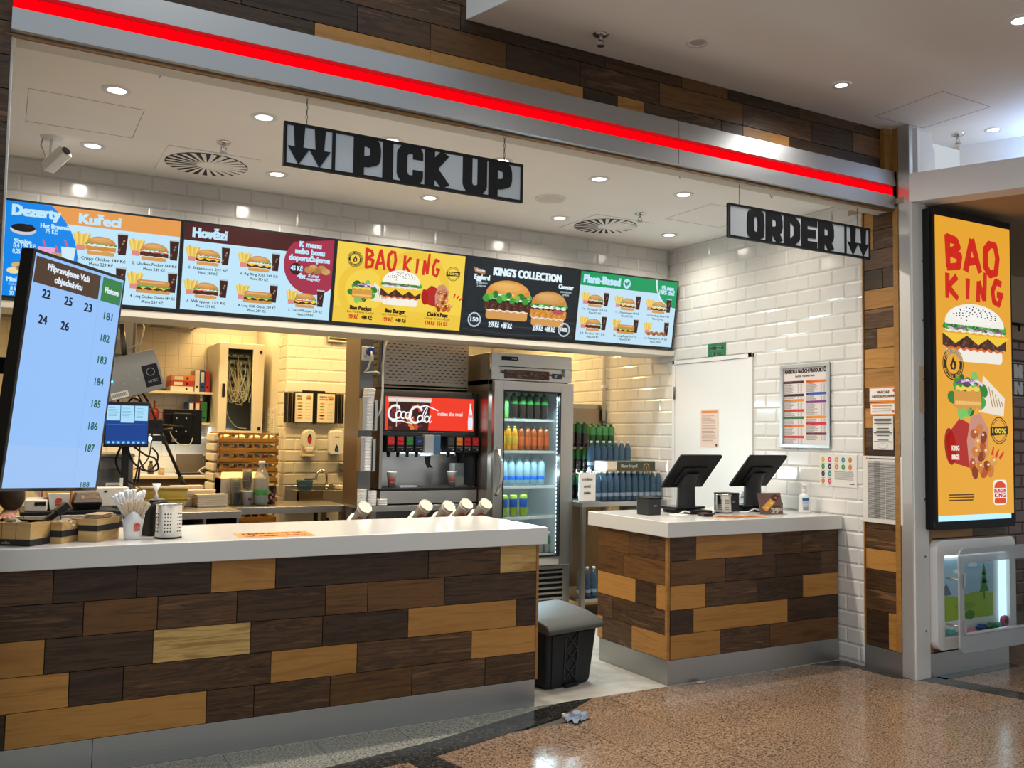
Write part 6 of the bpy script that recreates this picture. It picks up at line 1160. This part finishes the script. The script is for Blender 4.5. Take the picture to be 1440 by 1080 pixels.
bb=T('plastic_bottle','large clear plastic bottle with green label on the prep table','bottle',(-.75,2.85,.851)); P('body',MB().lathe([(0,0),(.05,.003),(.055,.03),(.053,.06),(.056,.10),(.056,.20),(.045,.24),(.022,.285),(.02,.31)],n=18),'clear',bb); P('cap',MB().cyl((0,0,.308),(0,0,.333),.024,n=14),'white',bb); P('label',MB().lathe([(.057,.08),(.0575,.082),(.0575,.118),(.057,.12)],n=18),'label_green',bb); P('liquid',MB().lathe([(0,.004),(.047,.005),(.051,.03),(.05,.075),(0,.075)],n=16),'water_clear',bb)
pcu=T('patterned_cup','dark patterned drink cup on the right of the prep table','cup',(-.655,2.93,.851)); P('shell',MB().lathe([(0,0),(.03,0),(.04,.135),(.042,.137),(.04,.141),(0,.139)],n=20),'black',pcu); a=Art(.0004)
for k in range(10): a.ell(-.022+.011*(k%5),.03+.045*(k//5)+.01*((k*3)%4),.008,.013,['b06a8a','6a3a5a','d8b0a0','8a4a3a'][k%4],8)
a.build('pattern','print',pcu,(-.006,-.0325,0),rot=(radians(4),0,radians(-15)))
# counter run on the left with hot-holding cabinet, containers and tray stacks
pr_c=T('back_counter','stainless back counter under monitors at the left','counter',(-2.15,1.85,0)); B('worktop','steel',pr_c,-.95,1.03,0,.72,.85,.895,.003); B('cupboard','steel_dark',pr_c,-.93,.60,.03,.70,.05,.85); B('plinth','black',pr_c,-.9,1.0,.06,.68,0,.05); m=MB().box(.62,1.02,.02,.70,.70,.72).box(.62,.635,.02,.7,.05,.70).box(1.005,1.02,.02,.7,.05,.85).box(.80,.815,.02,.7,.72,.85); P('open_bay',m,'steel',pr_c); B('bay_back','black_matte',pr_c,.62,1.02,.68,.70,.05,.85); B('paper_pad','paper',pr_c,.68,.78,.06,.2,.7205,.75)
tsk=[]
for i,(x,y,hh) in enumerate(((-1.36,2.46,.135),(-1.30,2.355,.115),(-1.24,2.25,.085))):
    t=T('card_tray_stack','%s stack of cream card food trays on the back counter'%('tallest rear','middle','lowest front')[i],'food trays',(x,y+.0,.896),radians(8),'stacks of card trays'); n=int(hh/.012); lm=mesh_of(MB().hexa([(-.095,-.045,0),(.095,-.045,0),(.095,.045,0),(-.095,.045,0)],[(-.105,-.05,.0115),(.105,-.05,.0115),(.105,.05,.0115),(-.105,.05,.0115)]),'card_tray'); lm.materials.append(M['cream_card'])
    for k in range(n): link('card_tray',lm,t,(random.uniform(-.002,.002),random.uniform(-.002,.002),.012*k))
for i,(x,y,z,rz) in enumerate(((-1.565,2.20,.896,.1),(-1.55,2.22,.964,-.05))):
    t=T('yellow_pan',('lower','upper')[i]+' translucent amber food pan on the back counter','food pan',(x,y,z),rz,'amber food pans'); L1,D1_,H1=.15,.09,.066
    m=MB(); 
    for (ax_,ay_,bx_,by_) in ((-1,-1,1,-1),(1,-1,1,1),(1,1,-1,1),(-1,1,-1,-1)):
        m.quad((ax_*L1*.85,ay_*D1_*.8,.0),(bx_*L1*.85,by_*D1_*.8,0),(bx_*L1,by_*D1_,H1),(ax_*L1,ay_*D1_,H1)); m.quad((ax_*L1,ay_*D1_,H1),(bx_*L1,by_*D1_,H1),(bx_*L1*1.08,by_*D1_*1.12,H1),(ax_*L1*1.08,ay_*D1_*1.12,H1))
    m.quad((-L1*.85,-D1_*.8,0),(L1*.85,-D1_*.8,0),(L1*.85,D1_*.8,0),(-L1*.85,D1_*.8,0)); o=P('pan',m,'mustard',t); s_=o.modifiers.new('wall','SOLIDIFY'); s_.thickness=.003
    if i==1: B('lid','frost',t,-.14,.14,-.085,.085,.067,.071,.003)
hc=T('holding_cabinet','grey holding cabinet with paper note under the blue monitor','cabinet',(-1.885,2.0,.896)); B('body','grey',hc,-.125,.125,0,.38,.004,.335,.006); B('door','grey_dark',hc,-.10,.10,-.012,0,.03,.27,.004); B('sloped_top','grey',hc,-.13,.13,-.03,.36,.336,.36,.01); B('note','paper',hc,-.03,.06,-.0135,-.0122,.07,.18); B('foot','black',hc,-.11,.11,.02,.36,0,.004)
a=Art(.0002); a.lines(-.02,.055,.09,.17,6,'8a8680',.35,.3); a.build('note_print','print',hc,(0,-.0137,0))
# ------------------------------------------------------------------ screens and devices
mb_=T('kitchen_monitor','blue lit order monitor with white cards on a stand','monitor',(-1.825,1.80,1.31)); B('housing','black',mb_,-.128,.122,.0,.045,-.012,.262,.006); a=Art(.0003); w,h=.117,.238; a.rect(-w,w,0,h,'123f8c'); a.rect(-w,w,0,.022,'2f86dc'); a.up(); a.rect(-w,w,h*.50,h*.505,'5f8fd0')
for k in range(3): a.rect(-w*.98+.078*k,-w*.98+.074+.078*k,h*(.60 if k!=1 else .55),h*.98,'a9dcf6'); a.up(); a.lines(-w*.98+.008+.078*k,-w*.98+.066+.078*k,h*.66,h*.93,7,'5f9fc4',.25,.4); a.up(-1)
for k in range(8): a.rect(-w*.92+.028*k,-w*.92+.014+.028*k,.005,.017,'8fd0ff')
a.build('picture','screen',mb_,(-.003,-.0012,.006)); P('stand',MB().box(-.02,.02,.045,.07,-.41,.15).box(-.08,.08,.02,.12,-.413,-.40),'black',mb_,.002)
gb=T('controller_box','tilted grey controller box with black badge and blue light','device',(-1.79,1.86,1.70),rot=(radians(4),radians(-17),0)); P('case',MB().prism([(0,-.085),(0,.085),(.06,.165),(.2,.165),(.2,-.085)],-.20,.165,'X'),'grey',gb,.004); a=Art(.0005); a.rect(.06,.152,-.055,.08,'101113'); a.up(); a.ring(.105,.035,.025,.025,.004,'8a8f94',20); a.text('AUTEC',.105,-.03,.016,'9aa0a6',w=.06); a.build('badge','print',gb,(0,-.001,0)); a=Art(.0004); a.rect(-.15,-.05,-.08,-.04,'d8d6d0'); a.up(); [a.rect(-.145+.006*k,-.142+.006*k,-.07,-.048,'3a3a3a') for k in range(14)]; a.build('sticker','print',gb,(0,-.001,0)); P('blue_light',MB().ell((-.125,-.004,.03),(.008,.006,.008),10,6),'led_blue',gb)
for (x,z) in ((-.02,.05),(.02,.01),(-.06,.0)): P('screw',MB().cyl((x,0,z),(x,-.003,z),.005,n=8),'grey_light',gb)
P('hanger',MB().cyl((0,.12,.16),(.03,.12,.36),.018,n=10),'steel_dark',gb)
wb=T('wall_cabinet','grey box hanging above the tilted controller','cabinet',(-1.83,2.2,1.86)); B('body','grey',wb,-.16,.08,0,.28,.0,.88,.006); B('door','grey_light',wb,-.14,.06,-.006,0,.03,.4,.002); P('cable',MB().tube([(.09,.02,.42),(.10,-.03,.30),(.12,-.05,.2),(.10,-.05,.1),(.02,-.06,.06),(-.04,-.05,.14),(-.05,-.03,.3)],.006),'offwhite',wb)
def wires(name,label,loc,sets,cat='cables'):
    t=T(name,label,cat,loc)
    for pts,r,c in sets: P('cable',MB().tube(pts,r,6),c,t)
    return t
def sm(pts,n=5):
    'smooth curve through points'
    p=[Vector(q) for q in pts]; out=[]
    for i in range(len(p)-1):
        a0=p[max(i-1,0)];b0_=p[i];c0=p[i+1];d0=p[min(i+2,len(p)-1)]
        for k in range(n): t=k/n; out.append(.5*((2*b0_)+(c0-a0)*t+(2*a0-5*b0_+4*c0-d0)*t*t+(-a0+3*b0_-3*c0+d0)*t**3))
    return out+[p[-1]]
def wp(pts,Y): return [tuple(W(x,y,'Y',Y+(0.03*(i%2)))-Vector((-1.7,1.9,1.2))) for i,(x,y) in enumerate(pts)]
wires('cable_bundle','black cables looping below the blue monitor',(-1.7,1.9,1.2),[(sm(wp(p,1.95)),r,'black') for p,r in (
 (((170,628),(163,650),(175,672),(192,680),(196,660)),.007),(((188,628),(205,640),(218,645),(222,660),(205,662),(196,646)),.006),(((180,630),(186,648),(203,662),(218,655),(222,640),(214,630)),.006),(((196,600),(196,640),(192,665),(188,682)),.005),(((214,610),(210,640),(200,655),(188,660)),.004),(((165,560),(172,575),(186,560),(198,565)),.006),(((190,540),(205,560),(214,578),(222,600)),.006),(((186,545),(198,562),(205,580),(215,604)),.005),(((196,545),(212,570),(222,600)),.004))])
dv=T('junction_device','small black device with white glow beside the blue monitor','device',(-1.66,1.95,1.38)); B('body','black',dv,-.03,.06,0,.06,.0,.09,.006); B('clamp','black',dv,-.05,.08,.01,.05,-.045,-.01,.004); P('glow',MB().ell((-.02,-.01,-.03),(.016,.012,.016),10,6),'led_white',dv); P('arm',MB().cyl((.05,.03,.02),(.12,.03,.03),.012,n=8),'black',dv)
pl=T('monitor_pole','slanted black pole holding the black monitor','stand',tuple(W(262,690,'Y',2.95))); q=W(222,598,'Y',2.95)-W(262,690,'Y',2.95); P('pole',MB().cyl((0,0,0),q,.012,n=8),'black',pl); P('grip',MB().cyl((0,0,0),q*.22,.018,n=8),'black',pl); P('joint',MB().ell(q,(.035,.03,.03),10,6),'black',pl); P('side_arm',MB().cyl(q,Vector((-1.28,3.168,1.43))-pl.location,.014,n=8),'black',pl); zb=-pl.location.z; P('stand_post',MB().cyl((0,0,.02),(0,0,zb+.02),.018,n=8),'black',pl); P('stand_base',MB().cyl((0,0,zb+.002),(0,0,zb+.025),.16,n=20),'black',pl)
km=T('black_monitor','black monitor seen from behind on an arm','monitor',(-1.278,3.2,1.30)); B('back_shell','black',km,-.142,.142,0,.035,0,.27,.008); B('rear_bulge','black',km,-.075,.06,-.03,0,.06,.24,.01); B('upper_ridge','charcoal',km,-.13,.09,-.006,0,.225,.236); P('power_cord',MB().tube(sm([(-.10,-.02,.14),(-.08,-.03,.06),(-.02,-.03,.0),(.05,-.03,.0),(.075,-.01,.05)]),.004),'offwhite',km); B('screen','black_gloss',km,-.135,.135,.035,.037,.01,.26)
for x in (-.05,.02):
    for z in (.10,.2): P('screw',MB().cyl((x,-.03,z),(x,-.034,z),.006,n=8),'chrome',km)
B('type_label','grey_light',km,-.075,-.04,-.002,0,.02,.045)
# ------------------------------------------------------------------ office corner at the back
ds=T('desk','light office desk against the back wall','desk',(-1.08,4.30,0)); B('top','offwhite',ds,-.55,.30,0,.53,.985,1.012,.003); B('front_panel','card_brown',ds,-.53,.28,.04,.06,.3,.985); 
for x in (-.52,.27): B('leg','grey_light',ds,x-.02,x+.02,.02,.5,0,.985)
lt_=T('laptop','open dark laptop on the desk','laptop',(-.98,4.56,1.013),radians(4)); B('base','black',lt_,-.12,.14,-.16,.02,0,.016,.003); P('screen_lid',MB(Matrix.Rotation(radians(-14),4,'X')).box(-.11,.13,.016,.024,.016,.19),'card_brown',lt_,.004); B('keyboard','grey_dark',lt_,-.1,.12,-.14,-.02,.0162,.018)
pe=T('desk_papers','white papers spread on the left of the desk','paper',(-1.38,4.42,1.0125),.2); 
for k in range(3): P('sheet',MB(Matrix.Rotation(.25*k,4,'Z')).box(-.1+.08*k,.09+.08*k,-.08,.05,.001*k,.001*k+.001),'paper',pe)
bp_=T('brown_bottle','small brown bottle on the desk','bottle',(-1.32,4.50,1.016)); P('body',MB().lathe([(0,0),(.025,0),(.025,.07),(.012,.09),(.012,.105)],n=12),'card_brown',bp_); P('cap',MB().cyl((0,0,.1),(0,0,.12),.014,n=10),'black',bp_)
jr=T('desk_jar','small cream jar on the desk','jar',(-1.24,4.44,1.016)); P('body',MB().lathe([(0,0),(.026,0),(.028,.05),(.02,.055)],n=12),'kraft',jr); P('lid',MB().cyl((0,0,.054),(0,0,.068),.026,n=12),'paper',jr)
bt=T('blue_box','small cream box at the left end of the desk','box',(-1.46,4.48,1.013)); B('carton','cream_card',bt,-.05,.04,-.04,.04,0,.07,.003); B('lid','paper',bt,-.052,.042,-.042,.042,.07,.078,.002)
tr_=T('telephone','black telephone set at the right end of the desk','telephone',(-.79,4.62,1.013)); B('base','black',tr_,-.05,.07,-.06,.06,0,.16,.01); B('handset','charcoal',tr_,-.06,-.035,-.07,.05,.13,.165,.008)
wires('desk_cables','white cables coiled on the right of the desk',(-.9,4.45,1.02),[(sm([(-.03,0,0),(.0,.03,.04),(.05,.02,.06),(.08,-.02,.01),(.02,-.05,.0),(-.02,-.02,.03),(.04,.04,.05)]),.005,'offwhite'),(sm([(-.05,.02,.0),(.02,-.03,.02),(.08,.0,.03),(.06,.05,.0)]),.005,'black')])
ch=T('office_chair','black rounded chair back in front of the desk','chair',(-.86,3.83,0)); P('backrest',MB().prism([(-.17,.62),(.17,.62),(.19,.80),(.15,.86),(.0,.885),(-.15,.86),(-.19,.80)],-.02,.03,'Y'),'black',ch,.015); P('post',MB().cyl((0,.06,.40),(0,.02,.64),.02,n=8),'black',ch); B('seat','black',ch,-.2,.2,.0,.28,.38,.44,.02)
P('column',MB().cyl((0,.14,.06),(0,.14,.38),.025,n=10),'steel_dark',ch)
for k in range(5): P('leg',MB().cyl((0,.14,.07),(.22*cos(k*1.257),.14+.22*sin(k*1.257),.03),.016,n=8),'black',ch)
s1=T('wall_shelf','upper cream wall shelf holding lying and standing binders','shelf',(-1.15,4.85,1.742)); B('board','offwhite',s1,-.45,.36,-.36,0,0,.02,.002); 
for x in (-.3,.25): B('bracket','grey_light',s1,x-.01,x+.01,-.3,-.002,-.06,0)
s2=T('wall_shelf','lower short wall shelf behind the black monitor','shelf',(-1.08,4.85,1.465)); B('board','offwhite',s2,-.4,.3,-.3,0,0,.018,.002); B('bracket','grey_light',s2,-.2,-.18,-.26,-.002,-.05,0)
def binder(label,loc,w,h,c,lying=False,lab=True):
    t=T('ring_binder',label,'binder',loc,0,'office binders')
    if lying: B('cover',c,t,-w/2,w/2,-.13,.13,0,h,.002); B('hole','black',t,w*.15,w*.23,-.1315,-.13,h*.3,h*.7); B('spine_label','paper',t,-w*.36,w*.02,-.1312,-.13,h*.25,h*.8)
    else: B('cover',c,t,-w/2,w/2,-.12,.12,0,h,.002); B('spine_label','paper',t,-w*.32,w*.32,-.1212,-.12,h*.45,h*.92) if lab else None; B('hole','black',t,-w*.2,w*.2,-.1212,-.12,h*.2,h*.28)
zs=1.7625
binder('white binder lying at the bottom of the pile on the upper shelf',(-1.075,4.66,zs),.20,.047,'paper',True); binder('red orange binder lying in the middle of the pile on the upper shelf',(-1.075,4.66,zs+.0475),.205,.048,'red',True); binder('orange binder lying on top of the pile on the upper shelf',(-1.07,4.66,zs+.096),.205,.05,'orange',True)
binder('white binder standing on the upper shelf',(-.944,4.66,zs),.042,.20,'paper',lab=False); binder('dark blue binder with white label standing on the upper shelf',(-.898,4.66,zs),.043,.20,'blue'); binder('red binder standing on the upper shelf by the network cabinet',(-.853,4.66,zs),.04,.195,'red',lab=False)
zs=1.4835; binder('blue binder standing on the lower shelf',(-.985,4.68,zs),.05,.19,'blue'); binder('orange red binder standing on the lower shelf',(-.93,4.68,zs),.045,.19,'red'); binder('green binder standing on the lower shelf',(-.873,4.68,zs),.055,.19,'green',lab=False)
jg=T('red_jug','red measuring jug with handle on the lower shelf','jug',(-1.29,4.65,1.4835)); P('body',MB().lathe([(0,0),(.04,0),(.042,.10),(.03,.125),(.0,.125)],n=14),'dark_red',jg); P('handle',MB().tube([(.04,0,.09),(.075,0,.085),(.075,0,.03),(.04,0,.02)],.007),'dark_red',jg); P('straw',MB().cyl((0,0,.12),(0,0,.19),.008,n=8),'dark_red',jg)
rk=T('network_cabinet','grey wall network cabinet with glass door and tangled cables','cabinet',(-.61,4.25,1.385)); B('case','offwhite',rk,-.20,.20,.03,.59,0,.015).location; m=MB().box(-.20,-.185,.03,.59,.0,.82).box(.185,.20,.03,.59,.0,.82).box(-.2,.2,.03,.59,.805,.82).box(-.2,.2,.575,.59,0,.82); P('case','offwhite' and m,'offwhite',rk,.003)
P('door_frame',MB().box(-.20,-.125,.0,.028,0,.82).box(.10,.20,.0,.028,0,.82).box(-.125,.10,0,.028,0,.03).box(-.125,.10,0,.028,.77,.82),'offwhite',rk,.004); B('glass_door','glass',rk,-.125,.10,.010,.014,.03,.77); B('handle','black',rk,-.17,-.145,-.015,0,.33,.45,.004)
for z in (.05,.75): B('lock','black',rk,.155,.18,-.004,0,z-.015,z+.015)
B('rear_dark','card_brown',rk,-.185,.185,.40,.42,.015,.805)
for k in range(7): z=.72-.062*k; u_=B('patch_unit',('grey_dark','grey','steel_dark')[k%3],rk,-.17,.17,.12,.40,z-.02,z+.02,.002); a=Art(.0003); [a.rect(-.14+.02*q,-.127+.02*q,-.008,.006,'c9c4b4' if (q+k)%3 else '2a2a28') for q in range(14)]; a.build('ports','print',u_,(0,.119,z))
for k in range(22):
    x0=random.uniform(-.11,.10); z0=random.choice((.72,.66,.6,.54,.48)); x1=random.uniform(-.11,.1); z1=random.choice((.66,.6,.5,.40))
    P('patch_cable',MB().tube(sm([(x0,.115,z0),(x0+random.uniform(-.05,.05),.06,z0-.10-random.random()*.12),((x0+x1)/2,.05,random.uniform(.28,.42)),(x1,.06,z1-.1),(x1,.115,z1)],4),.0042,5),('offwhite','cream_card','kraft')[k%3],rk)
P('hanging_cable',MB().tube(sm([(-.10,.06,.40),(-.11,.06,.2),(-.03,.06,.07),(.07,.06,.05)]),.004,5),'offwhite',rk); B('bracket','grey_light',rk,-.26,-.20,.2,.5,-.05,-.03)
np_=None
for i,(y,z,h) in enumerate(((4.12,1.40,.22),(4.25,1.42,.20),(4.42,1.41,.21))):
    t=T('pinned_paper','%s of three pinned paper lists on the side wall by the network cabinet'%('nearest','middle','farthest')[i],'notice',(-.3535,y,z),-pi/2,'papers on the side wall'); B('paper','paper',t,-.05,.05,0,.0012,0,h); a=Art(.0002); a.lines(-.04,.04,.02,h-.03,9,'a09a8c',.4,.3); a.rect(-.03,.02,h-.025,h-.015,'c9a04a'); a.build('printing','print',t,(0,-.0003,0))
hood=T('extraction_hood','large stainless extraction hood under the kitchen ceiling','hood',(-1.95,4.2,2.36)); P('skirt',MB().hexa([(-.70,-.5,0),(.98,-.5,0),(.98,.62,0),(-.70,.62,0)],[(-.66,-.42,.38),(.90,-.42,.38),(.90,.62,.38),(-.66,.62,.38)]),'steel',hood,.004); m=MB()
for k in range(6): m.box(-.6+.24*k,-.4+.24*k,-.44,.56,-.006,-.001)
P('filter',m,'steel_dark',hood,.002); P('rim',MB().box(-.72,1.0,-.53,-.5,-.01,.07).box(.98,1.01,-.53,.62,-.01,.07),'steel',hood,.003)
# ------------------------------------------------------------------ pass shelf with packaging, worker behind it
ps_=T('pass_shelf','stainless pass shelf with black top at the far left','shelf',(-2.45,1.02,0)); 
for a0,b0_ in ((.06,.075),(.079,.24),(.244,.50)): B('front_panel','steel',ps_,a0,b0_,0,.02,.925,.965,.002)
B('top','black',ps_,.06,.50,.0,.42,.966,.985,.003); B('body','steel_dark',ps_,.08,.48,.03,.40,.5,.965); 
for x in (.11,.44):
    for y in (.05,.36): B('leg','steel_v',ps_,x-.02,x+.02,y-.02,y+.02,0,.5)
ZP=.9855
fc=T('fries_carton','cream fries carton with orange emblem and yellow liner on the pass shelf','carton',(-2.215,1.13,ZP)); P('shell',MB().hexa([(-.038,-.022,0),(.038,-.022,0),(.038,.022,0),(-.038,.022,0)],[(-.052,-.035,.085),(.052,-.035,.085),(.05,.035,.10),(-.05,.035,.10)]),'paper',fc,.002); m=MB()
for k in range(7): x=-.05+.0165*k; m.hexa([(x-.012,-.02,.07),(x+.012,-.02,.07),(x+.012,.03,.07),(x-.012,.03,.07)],[(x-.016,-.03,.098+.008*(k%2)),(x+.016,-.03,.10+.008*((k+1)%2)),(x+.016,.03,.11),(x-.016,.03,.11)])
P('liner',m,'yellow',fc,.003); P('side_flap',MB().hexa([(.05,-.03,.02),(.056,-.03,.02),(.056,.03,.02),(.05,.03,.02)],[(.056,-.035,.1),(.064,-.035,.1),(.064,.035,.1),(.056,.035,.1)]),'orange',fc); a=Art(.0003); bun_logo(a,0,0,.038); a.build('emblem','print',fc,(0,-.0302,.042),rot=(radians(9),0,0))
bx_=T('burger_box','dark brown card burger box with pale print on the pass shelf','box',(-2.085,1.13,ZP),radians(4)); P('lower_half',MB().hexa([(-.055,-.055,.0),(.055,-.055,0),(.055,.055,0),(-.055,.055,0)],[(-.07,-.07,.035),(.07,-.07,.035),(.07,.07,.035),(-.07,.07,.035)]),'black',bx_,.003); P('upper_half',MB().hexa([(-.07,-.07,.038),(.07,-.07,.038),(.07,.07,.038),(-.07,.07,.038)],[(-.052,-.045,.088),(.052,-.045,.088),(.052,.045,.088),(-.052,.045,.088)]),'card_brown',bx_,.003); a=Art(.0003); bun_logo(a,-.025,.0,.018,None,'d9a878','d9a878'); a.text("KING'S",.025,.008,.008,'d9a878',w=.04,bold=.02); a.text('COLLECTION',.02,-.006,.008,'d9a878',w=.06,bold=.02); a.build('print','print',bx_,(0,-.0585,.066),rot=(radians(-27),0,0))
wc=T('white_carton','tall cream carton with vertical red text on the pass shelf','carton',(-2.25,1.30,ZP),radians(-12)); B('case','paper',wc,-.042,.042,-.03,.03,0,.115,.002); P('spout_flap',MB().prism([(-.042,.05),(-.075,.09),(-.06,.12),(-.042,.115)],-.028,.028,'Y'),'cream_card',wc); a=Art(.0003); a.rect(-.035,-.027,.02,.105,'d9572a'); a.rect(.005,.022,.045,.058,'c8321e'); a.rect(.022,.034,.045,.058,'3a4a5a'); a.build('print','print',wc,(0,-.0305,0))
pk=T('pink_carton','small pinkish paper carton beside the tall cream carton','carton',(-2.247,1.17,ZP)); P('case',MB().hexa([(-.025,-.02,0),(.025,-.02,0),(.025,.02,0),(-.025,.02,0)],[(-.03,-.022,.05),(.03,-.022,.05),(.03,.022,.05),(-.03,.022,.05)]),'cream_card',pk,.002); P('top_fold',MB().hexa([(-.03,-.022,.05),(.03,-.022,.05),(.03,.022,.05),(-.03,.022,.05)],[(-.018,-.006,.068),(.018,-.006,.068),(.018,.006,.068),(-.018,.006,.068)]),'cream_card',pk)
dvp=T('label_printer','cream label printer with dark slot at the left of the pass shelf','printer',(-2.315,1.12,ZP),radians(-6)); B('body','offwhite',dvp,-.05,.05,-.06,.06,0,.055,.004); P('lid',MB(Matrix.Translation((0,.04,.055))@Matrix.Rotation(radians(35),4,'X')).box(-.05,.05,-.06,.0,0,.012),'offwhite',dvp,.003); B('slot','black',dvp,-.005,.045,-.062,-.06,.028,.046)
bd_=T('warming_unit','long cream heated unit behind the cartons','unit',(-2.02,1.30,ZP)); B('body','offwhite',bd_,-.16,.16,0,.1,0,.10,.004); P('post','offwhite' and MB().box(.115,.13,.02,.04,.10,.15),'offwhite',bd_); B('button','black',bd_,.035,.05,-.002,0,.075,.085)
# worker, mostly hidden behind the order display and the picture edge
wk=T('person','person in dark brown uniform behind the pass, one hand at the condiment box','person',(-2.66,.985,0)); hp=W(9,731,'Z',.955)-wk.location
def skin(name,verts,edges,rad,mt,parent,sub=2):
    me=bpy.data.meshes.new(name); me.from_pydata(verts,edges,[]); o=link(name,me,parent); me.materials.append(M[mt]); s=o.modifiers.new('skin','SKIN'); s.use_smooth_shade=True
    for v,r in zip(me.skin_vertices[0].data,rad): v.radius=(r,r) if not isinstance(r,tuple) else r
    me.skin_vertices[0].data[0].use_root=True; b=o.modifiers.new('sub','SUBSURF'); b.levels=sub; b.render_levels=sub; return o
V=[(0,0,.88),(0,-.01,1.05),(0,-.01,1.22),(0,0,1.31),(0,-.005,1.375),(0,-.015,1.43),(0,-.03,1.50),(0,-.02,1.565),
 (.10,0,.82),(.11,-.01,.45),(.11,.02,.10),(.11,-.10,.045),(-.10,0,.82),(-.11,-.01,.45),(-.11,.02,.10),(-.11,-.10,.045),
 (.17,0,1.29),(.235,.03,1.06),(hp.x+.02,hp.y+.12,1.0),(hp.x,hp.y+.04,.962),(-.17,0,1.29),(-.25,.03,1.05),(-.22,-.18,.99),(-.20,-.30,.99)]
E_=[(0,1),(1,2),(2,3),(3,4),(4,5),(5,6),(6,7),(0,8),(8,9),(9,10),(10,11),(0,12),(12,13),(13,14),(14,15),(3,16),(16,17),(17,18),(18,19),(3,20),(20,21),(21,22),(22,23)]
RD=[.12,.13,(.15,.11),(.11,.08),.05,.055,.078,.07,.08,.055,.04,.035,.08,.055,.04,.035,.06,.045,.036,.028,.06,.045,.036,.028]
fing=[((hp.x+a0,hp.y+.01),(hp.x+a0*1.3,hp.y-.04*k),(hp.x+a0*1.5,hp.y-.07*k)) for a0,k in ((-.026,.8),(-.009,1),(.009,.95),(.025,.78))]
for f3 in fing:
    n=len(V); V+=[(f3[0][0],f3[0][1],.958),(f3[1][0],f3[1][1],.958),(f3[2][0],f3[2][1],.942)]; E_+=[(19,n),(n,n+1),(n+1,n+2)]; RD+=[.013,.010,.008]
n=len(V); V+=[(hp.x-.035,hp.y+.03,.955),(hp.x-.055,hp.y+.0,.945)]; E_+=[(19,n),(n,n+1)]; RD+=[.013,.009]
for s_,c0 in ((-1,23),):
    for q in range(4): n=len(V); x=-.215+.014*q; V+=[(x,-.335,.985),(x,-.375,.975)]; E_+=[(23,n),(n,n+1)]; RD+=[.012,.008]
    n=len(V); V+=[(-.17,-.32,.98)]; E_+=[(23,n)]; RD+=[.010]
skin('body',V,E_,RD,'skin',wk)
SV=[(0,0,.80),(0,-.01,1.05),(0,-.01,1.22),(0,0,1.31),(.17,0,1.29),(.235,.03,1.06),(hp.x+.02,hp.y+.13,1.005),(-.17,0,1.29),(-.25,.03,1.05),(-.235,-.10,1.02)]
skin('uniform_shirt',SV,[(0,1),(1,2),(2,3),(3,4),(4,5),(5,6),(3,7),(7,8),(8,9)],[.16,.155,(.175,.13),(.13,.10),.085,.07,.05,.085,.07,.062],'shirt',wk)
skin('trousers',[(0,0,.90),(.10,0,.80),(.11,-.01,.45),(.11,.02,.09),(-.10,0,.80),(-.11,-.01,.45),(-.11,.02,.09)],[(0,1),(1,2),(2,3),(0,4),(4,5),(5,6)],[.145,.105,.078,.06,.105,.078,.06],'black',wk)
P('hair',MB().ell((0,.01,1.565),(.098,.105,.088),18,10).ell((0,.05,1.50),(.09,.07,.09),14,8),'hair',wk)
for s_ in (-1,1): P('eye',MB().ell((.033*s_,-.108,1.505),(.013,.008,.009),10,6),'white',wk); P('ear',MB().ell((.083*s_,-.01,1.50),(.012,.02,.032),8,6),'skin',wk); P('shoe',MB().ell((.11*s_,-.06,.045),(.05,.13,.045),12,6),'black',wk)
P('nose',MB().hexa([(-.014,-.10,1.468),(.014,-.10,1.468),(.012,-.125,1.466),(-.012,-.125,1.466)],[(-.006,-.10,1.51),(.006,-.10,1.51),(.004,-.106,1.51),(-.004,-.106,1.51)]),'skin',wk,.004); P('mouth',MB().ell((0,-.102,1.448),(.026,.008,.006),10,5),'dark_red',wk)
# ------------------------------------------------------------------ check
_s={}
for o in COL.objects:
    if o.parent is None and 'label' in o:
        _s.setdefault(o['label'],[]).append(o.name)
        if not 4<=len(o['label'].replace(',',' ').split())<=16: print('LABEL LENGTH',o.name,len(o['label'].split()))
for l,n in _s.items():
    if len(n)>1: print('DUPLICATE LABEL',l,n)
